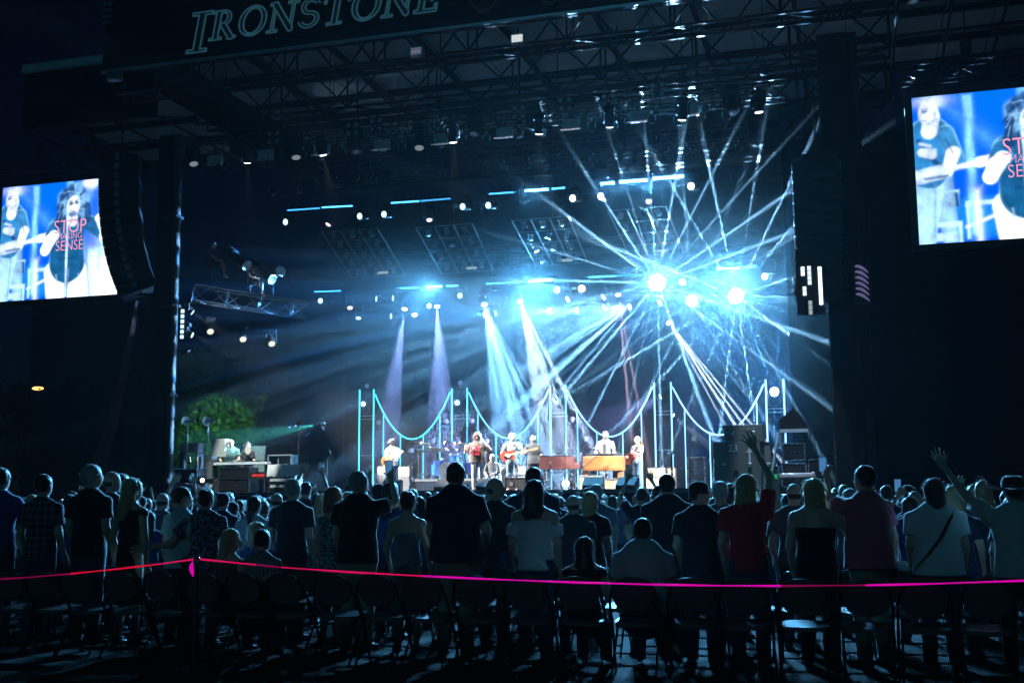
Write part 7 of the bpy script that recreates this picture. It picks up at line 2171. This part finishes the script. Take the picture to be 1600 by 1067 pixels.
near('grey haired man in a dark tee right of the ponytail woman', 457, 750, -24.6, -.1, top=cloth('ink_tee', (.02, .035, .055)), bottom=DENIM, hair=('short', 'grey'), seed=13, wide=1.1)
near('woman with reddish hair in a floral dress', 521, 763, -24.9, -.35, head_turn=-.3, top=FLOR, bottom=FLOR, bottom_kind='dress', top_kind='tank', hair=('bob', 'red'), seed=14, wide=.92, strands=160)
(pa, Ja, sa) = near('grey haired man in a black tee raising his right hand with a phone', 560, 739, -25.15, -.1, top=BLACKT, bottom=KHAKI, hair=('short', 'grey'), seed=15, wide=1.28, pose={'elbr': (.38, .12, 1.44), 'wrir': (.25, .24, 1.66)}, hands=('open', 'relaxed'), head_turn=-.25, hand_rot=(R(85), 0))
near('woman with a messy bun in a strapless teal top', 637, 769, -25.2, 0, top=cloth('teal_top', (.12, .22, .24)), top_kind='strapless', bottom=cloth('teal_skirt', (.05, .08, .09)), bottom_kind='dress', hair=('bun', 'brown'), seed=16, wide=.88, strands=220)
near('big man in a navy polo at the centre, tallest in the row', 712, 725, -25.3, 0, top=NAVY, top_kind='polo', bottom=KHAKI, hair=('short', 'brown'), seed=17, wide=1.36, belly=.03, pose={'elbr': (.30, .02, 1.12), 'wrir': (.24, .20, 1.02)})
near('bald man with glasses looking right beside the big man in navy', 773, 748, -24.4, -.3, head_turn=-.9, top=BLACKT, bottom=DENIM, hair=('bald', 'black'), glasses=True, seed=18, wide=1.0, skin='tan')
near('broad man with cropped dark hair hidden behind the woman in the white blouse', 833, 731, -23.6, 0, top=NAVY2, bottom=DENIM, hair=('buzz', 'black'), seed=19, wide=1.3)
near('woman in a white off-shoulder blouse with long brown hair', 835, 752, -25.2, 0, top=WHT, top_kind='offshoulder', bottom=DENIM, hair=('long', 'brown'), seed=20, wide=1.12, strands=300)
near('bald man in a dark shirt right of the woman in the white blouse', 895, 775, -24.2, -.1, top=cloth('dark_teal_shirt', (.02, .04, .05)), bottom=DENIM, hair=('bald', 'brown'), seed=21, wide=1.2)
near('seated woman with long dark hair', 913, 841, -25.95, 0, seated=True, top=BLACKT, bottom=BLACKT, hair=('long', 'black'), seed=22, wide=1.05, strands=260, top_kind='tank')
near('seated man in a white tee with tousled dark hair', 1003, 812, -25.95, 0, seated=True, top=cloth('offwhite_tee', (.42, .46, .48)), bottom=DENIM, hair=('short', 'brown'), seed=23, wide=1.38, belly=.03)
near('tall bearded man in dark clothes right of the centre', 1042, 743, -23.9, 0, top=cloth('slate_shirt', (.02, .03, .045)), bottom=DENIM, hair=('short', 'black'), seed=24, wide=1.3)
near('man in a backwards turned baseball cap and dark tee', 1092, 751, -25.1, -.2, head_turn=-1.1, top=cloth('dark_navy_tee', (.015, .022, .035)), bottom=DENIM, hat='cap', extra=cloth('cap_red', (.35, .03, .04)), hair=('buzz', 'black'), seed=25, wide=1.2)
near('woman with a straight blonde bob and a red shirt raising her right arm', 1165, 744, -25.2, 0, top=REDS, bottom=DENIM, hair=('bob', 'blonde'), seed=26, wide=1.05, strands=320, pose={'elbr': (.22, .10, 1.74), 'wrir': (.08, .16, 2.00)}, hands=('open', 'relaxed'), hand_rot=(R(85), 0))
near('woman with long blonde hair and bare shoulders in a black top', 1271, 750, -25.2, 0, top=BLACKT, top_kind='strapless', bottom=BLACKT, hair=('bob', 'blonde'), seed=27, wide=1.15, strands=380, pose={'elbr': (.33, .10, 1.20), 'wrir': (.22, .22, 1.38)}, hands=('open', 'relaxed'))
(pb, Jb, sb2) = near('man in a pink shirt turned left holding up a phone', 1352, 730, -25.15, .75, head_turn=.1, top=PINK, top_kind='polo', bottom=KHAKI, hair=('short', 'black'), seed=28, wide=1.22, belly=.045, pose={'elbl': (-.16, .32, 1.42), 'wril': (-.08, .42, 1.66), 'elbr': (.26, -.04, 1.12), 'wrir': (.28, .02, .88)}, hands=('relaxed', 'grip'), skin='tan')
near('woman in a white tee with a dark crossbody strap and a dark bob', 1459, 750, -25.1, 0, top=WHT, bottom=DENIM, hair=('bob', 'brown'), seed=29, wide=1.3, belly=.02, strands=120)
near('woman with curly blonde hair behind the woman with the strap', 1492, 766, -24.3, -.3, head_turn=-.5, top=NAVY2, bottom=DENIM, hair=('curly', 'blonde'), seed=30, wide=1.0, strands=120)
near('man in a cowboy hat and pale tee raising his left arm, at the right edge', 1582, 739, -25.3, .1, hat='cowboy', top=cloth('pale_tee', (.50, .52, .50)), bottom=BLACKT, hair=('short', 'brown'), seed=31, wide=1.25, pose={'elbl': (-.40, .12, 1.60), 'wril': (-.56, .18, 1.86)}, hands=('relaxed', 'open'), hand_rot=(0, R(85)))
# crossbody strap and bag print
pw_ = bpy.data.objects
wst = [o for o in pw_ if o.get('label', '').startswith('woman in a white tee with a dark')][0]
b = MB(); pts = [(.13, -.03, 1.452), (.12, -.125, 1.38), (.03, -.178, 1.22), (-.10, -.190, 1.05), (-.22, -.15, .92)]
vs = []; fs = []
for p in pts: p = Vector(p); vs += [p + Vector((-.024, -.0, -.016)), p + Vector((.024, -.0, .016)), p + Vector((.024, -.012, .016)), p + Vector((-.024, -.012, -.016))]
for i in range(len(pts) - 1):
    for k in range(4): fs.append((i * 4 + (k + 1) % 4, i * 4 + k, (i + 1) * 4 + k, (i + 1) * 4 + (k + 1) % 4))
b.add(vs, fs).build('crossbody_strap', BLACKT, wst)
a, h = on(1396, 882, -25.5)
t = thing('shirt_on_chair', 'white printed tote hanging on a chair back between pink shirt and strap woman', 'bag', S(a, -24.98, h - .14), ROTZ)
MB().prism([(-.16, -.14), (.16, -.14), (.17, .10), (.12, .15), (-.12, .15), (-.17, .10)], -.012, .012).build('cloth', WHT, t)
me = text_mesh('BEAC', .085, 'lettering', .001); me.materials.append(BLK); ob('lettering', me, t, (.0, -.015, -.02), (R(90), 0, 0))
MB().box((0, -.015, -.045), (.26, .003, .012)).build('orange_line', mat('orange_print', (.8, .25, .05), .6), t)
for sx in (-1, 1): MB().path([(-.08 * sx, 0, .14), (-.07 * sx, 0, .24), (0, .0, .28)], .008, 5).build('handle', WHT, t)
# phones in hands
SCRN = glow('phone_screen', (.12, .40, .85), .45)
def phone(label, p, rz, tilt=0.0):
    t = thing('phone', label, 'phone', p, rz, None)
    t.rotation_euler = (tilt, 0, rz)
    MB().box((0, 0, 0), (.075, .009, .150), bev=.004).build('case', BLK, t); MB().box((0, -.0055, 0), (.066, .002, .136)).build('screen', SCRN, t)
    return t
def inhand(root, J, key, off=(0, .03, .11)):
    return root.matrix_basis @ (Vector(J[key]) + Vector(off))
phone('lit phone held up by the man in the pink shirt', inhand(pb, Jb, 'wril', (.00, .05, .12)), ROTZ + .2)
phone('phone in the raised hand of the grey haired man in black', inhand(pa, Ja, 'wrir', (-.05, .05, .14)), ROTZ)

# ================================================================== the packed crowd behind them
protos = []
specs = [dict(hair=('short', 'brown'), top=NAVY2, wide=1.12), dict(hair=('short', 'black'), top=BLACKT, wide=1.2, belly=.03), dict(hair=('bob', 'brown'), top=BLUEJ, wide=.92), dict(hair=('long', 'blonde'), top=GREYT, wide=.9), dict(hair=('short', 'grey'), top=cloth('faded_tee', (.12, .15, .20)), wide=1.1),
         dict(hair=('bob', 'blonde'), top=BLACKT, wide=.95), dict(hair=('buzz', 'black'), top=NAVY2, wide=1.15, hat='cap'), dict(hair=('long', 'black'), top=BLUEJ, wide=.9), dict(hair=('bald', 'brown'), top=GREYT, wide=1.12), dict(hair=('pony', 'brown'), top=WHT, wide=.92)]
names = ['short brown haired', 'black haired', 'brown bobbed', 'blonde', 'grey haired', 'blonde bobbed', 'capped', 'long dark haired', 'bald', 'ponytailed']
for i, k in enumerate(specs):
    r, J, = person('crowd person', (0, 0, 0), 0, 1.75, res=.034, bottom=DENIM, seed=50 + i, **k)
    protos.append(r)
ups = []
for i, (pz, hk) in enumerate((({'elbr': (.34, .12, 1.58), 'wrir': (.24, .22, 1.86)}, ('open', 'relaxed')), ({'elbl': (-.32, .14, 1.60), 'wril': (-.20, .22, 1.88), 'elbr': (.32, .14, 1.58), 'wrir': (.18, .22, 1.86)}, ('open', 'open')), ({'elbl': (-.30, .16, 1.50), 'wril': (-.12, .30, 1.76)}, ('relaxed', 'grip')))):
    r, J = person('crowd person', (0, 0, 0), 0, 1.75, res=.030, bottom=DENIM, seed=70 + i, pose=pz, hands=hk, hair=(('short', 'black'), ('short', 'brown'), ('bob', 'brown'))[i], top=(BLACKT, NAVY2, BLUEJ)[i], wide=1.0, hand_rot=(R(80), R(80)))
    ups.append(r)
used = set()
def put(root, loc, rz, sc_, label, group):
    if root.name not in used:
        used.add(root.name); root.location = loc; root.rotation_euler = (0, 0, rz); root.scale = (sc_,) * 3; root['label'] = label; root['group'] = group
        return root
    return dup(root, loc, rz, label, group, sc_)
taken = []
def free(a, b_, d=.50):
    return all((a - p[0]) ** 2 + (b_ - p[1]) ** 2 > d * d for p in taken)
for o in list(bpy.data.objects):
    if o.type == 'EMPTY' and o.name.startswith('person'):
        q = o.location - P0
        taken.append((q.dot(U), q.dot(V)))
# raised hands the photo shows
up_list = [(277, 744, -21, 1, 'person with both arms raised left of the mixing desk'), (478, 728, -20, 1, 'person holding both hands up before the left microphone stand'), (548, 733, -19, 0, 'person with one arm up right of the left microphone stand'), (1012, 770, -14, 2, 'person filming with one arm up before the organ'),
           (1420, 760, -23.2, 2, 'person with a raised phone between the pink shirt and the strap woman'), (470, 760, -17, 0, 'person with one arm up below the microphone tree'), (1190, 788, -21, 0, 'person with an arm up behind the red shirted woman'), (318, 752, -19, 2, 'person with a lit phone raised under the mixing desk')]
for (x, ytop, b_, k, lb_) in up_list:
    a, h = on(x, ytop, b_)
    s_ = min(1.06, max(.86, h / 2.0))
    o = put(ups[k], S(a, b_, .004), ROTZ + rnd.uniform(-.1, .1), s_, lb_, 'crowd members with raised arms'); taken.append((a, b_))
    if k == 2:
        phone('phone raised in the crowd,' + ' ' + ' '.join(lb_.split()[-5:]), S(a - .12 * s_, b_ + .30, 1.90 * s_), ROTZ)
t = thing('phone_light', 'tiny bright phone torch shining in the crowd under the mixing desk', 'phone', SP(317, 753, -18.5), ROTZ)
MB().box((0, 0, 0), (.075, .01, .15)).build('case', BLK, t); MB().ball((0, -.02, .03), .035, 8).build('torch', glow('torch', (1, .9, .7), 12), t)
rows = [-23.9, -23.0, -22.1, -21.1, -20.0, -18.9, -17.7, -16.4, -15.0, -13.5, -11.9, -10.2, -8.4, -6.5]
cnt = 0
for ri, b_ in enumerate(rows):
    Z = 38 + b_
    aa = on(-30, 780, b_)[0]; ab = on(1640 if b_ < -15 else 1500, 780, b_)[0]
    st_ = (.66, .68, .72, .76, .80, .84, .9, .95, 1.0, 1.05, 1.1, 1.15, 1.2, 1.25)[ri]
    a = aa + rnd.uniform(0, st_)
    while a < ab:
        b2 = b_ + rnd.uniform(-.22, .22)
        if rnd.random() < .93 and free(a, b2, .48) and cnt < 290:
            i = rnd.randrange(len(protos))
            s_ = min(rnd.gauss(.905, .035), .985)
            zone = 'nearer the seats' if b_ < -21 else ('mid audience' if b_ < -14 else 'close to the stage')
            if ri > 1 and rnd.random() < .07:
                j = rnd.randrange(3)
                put(ups[j], S(a, b2, .004), ROTZ + rnd.uniform(-.3, .3), s_ * .97, '%s %s, in line with %s' % (('spectator raising one arm', 'spectator raising both arms', 'bobbed spectator raising one arm')[j], zone, LM(S(a, b2, 1.6))), 'crowd members with raised arms')
                taken.append((a, b2)); cnt += 1; a += st_; continue
            put(protos[i], S(a, b2, .004), ROTZ + rnd.uniform(-.35, .35), s_, '%s spectator %s, in line with %s' % (names[i], zone, LM(S(a, b2, 1.6))), 'spectators packed before the stage')
            taken.append((a, b2)); cnt += 1
        a += st_ * rnd.uniform(.85, 1.2)
for r in protos + ups:
    if r.name not in used:
        for c in list(r.children): bpy.data.objects.remove(c)
        bpy.data.objects.remove(r)

# ================================================================== ribbon barrier
def ribm():
    m = bpy.data.materials.new('ribbon'); m.use_nodes = True; nt = m.node_tree; N, L = nt.nodes.new, nt.links.new
    b = nt.nodes['Principled BSDF']; b.inputs['Base Color'].default_value = (.9, .04, .30, 1); b.inputs['Roughness'].default_value = .5
    return m
FLP = [mat('ribbon_red', (.9, .03, .12), .5, emit=(1.0, .004, .05), estr=.62), mat('ribbon_pink', (.9, .03, .25), .5, emit=(1.0, .003, .13), estr=.66), mat('ribbon_magenta', (.9, .03, .50), .5, emit=(.95, .0, .52), estr=.72), mat('ribbon_dark', (.5, .02, .20), .5, emit=(.6, .0, .14), estr=.28)]  # light falling on the ribbon painted as emission
BR = -26.75
post_a, post_h = on(308, 871, BR)
t = thing('barrier_post', 'slim dark post with a bright top that holds the pink ribbon', 'post', S(post_a, BR, 0), ROTZ)
MB().tube((0, 0, 0), (0, 0, post_h - .02), .026, n=12).build('pole', mat('post_metal', (.12, .13, .14), .3, .8), t, True); MB().lathe([(.20, 0), (.19, .03), (.03, .06)], 20).build('base', DSTEEL, t); MB().lathe([(.034, post_h - .05), (.036, post_h - .01), (.02, post_h + .01)], 12).build('cap', CHROME, t, True)
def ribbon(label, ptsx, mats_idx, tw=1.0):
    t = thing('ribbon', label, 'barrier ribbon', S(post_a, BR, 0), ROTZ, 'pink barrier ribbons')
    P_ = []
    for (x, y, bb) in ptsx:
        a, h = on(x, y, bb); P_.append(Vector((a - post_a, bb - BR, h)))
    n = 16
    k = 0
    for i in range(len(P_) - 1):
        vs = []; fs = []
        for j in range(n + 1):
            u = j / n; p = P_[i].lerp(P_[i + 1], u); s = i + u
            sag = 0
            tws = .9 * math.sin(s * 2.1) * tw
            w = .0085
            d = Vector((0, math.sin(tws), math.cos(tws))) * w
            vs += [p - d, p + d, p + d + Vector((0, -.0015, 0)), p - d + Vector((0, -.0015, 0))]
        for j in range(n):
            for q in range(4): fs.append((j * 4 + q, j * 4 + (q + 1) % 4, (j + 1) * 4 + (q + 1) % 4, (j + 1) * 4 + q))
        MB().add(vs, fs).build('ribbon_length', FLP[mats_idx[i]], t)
    return t
ribbon('red to magenta barrier ribbon, lit by painted glow, running left from the post', [(306, 873, BR), (240, 882, BR), (170, 890, BR), (110, 896, BR), (40, 902, BR), (-30, 906, BR)], [1, 0, 0, 3, 3])
ribbon('long pink and magenta barrier ribbon, lit by painted glow, running right from the post', [(310, 873, BR), (400, 882, BR), (440, 886, BR), (540, 893, BR), (660, 899.5, BR), (780, 905, BR), (900, 909.5, BR), (1010, 912.5, BR), (1120, 914.5, BR), (1220, 915, BR), (1352, 914, BR), (1460, 911.5, BR), (1620, 906, BR)], [1, 3, 1, 1, 2, 2, 2, 2, 2, 3, 2, 2])
t = thing('ribbon_tail', 'short magenta ribbon end hanging beside the post', 'barrier ribbon', S(post_a - .045, BR, post_h - .02), ROTZ)
vs = []; fs = []
for j in range(9):
    w = .005 + .018 * math.sin(math.pi * j / 8); z = -.015 - .135 * j / 8; x = -.012 * math.sin(j * .5)
    vs += [(x - w, 0, z), (x + w, 0, z), (x + w, -.002, z), (x - w, -.002, z)]
for j in range(8):
    for q in range(4): fs.append((j * 4 + q, j * 4 + (q + 1) % 4, (j + 1) * 4 + (q + 1) % 4, (j + 1) * 4 + q))
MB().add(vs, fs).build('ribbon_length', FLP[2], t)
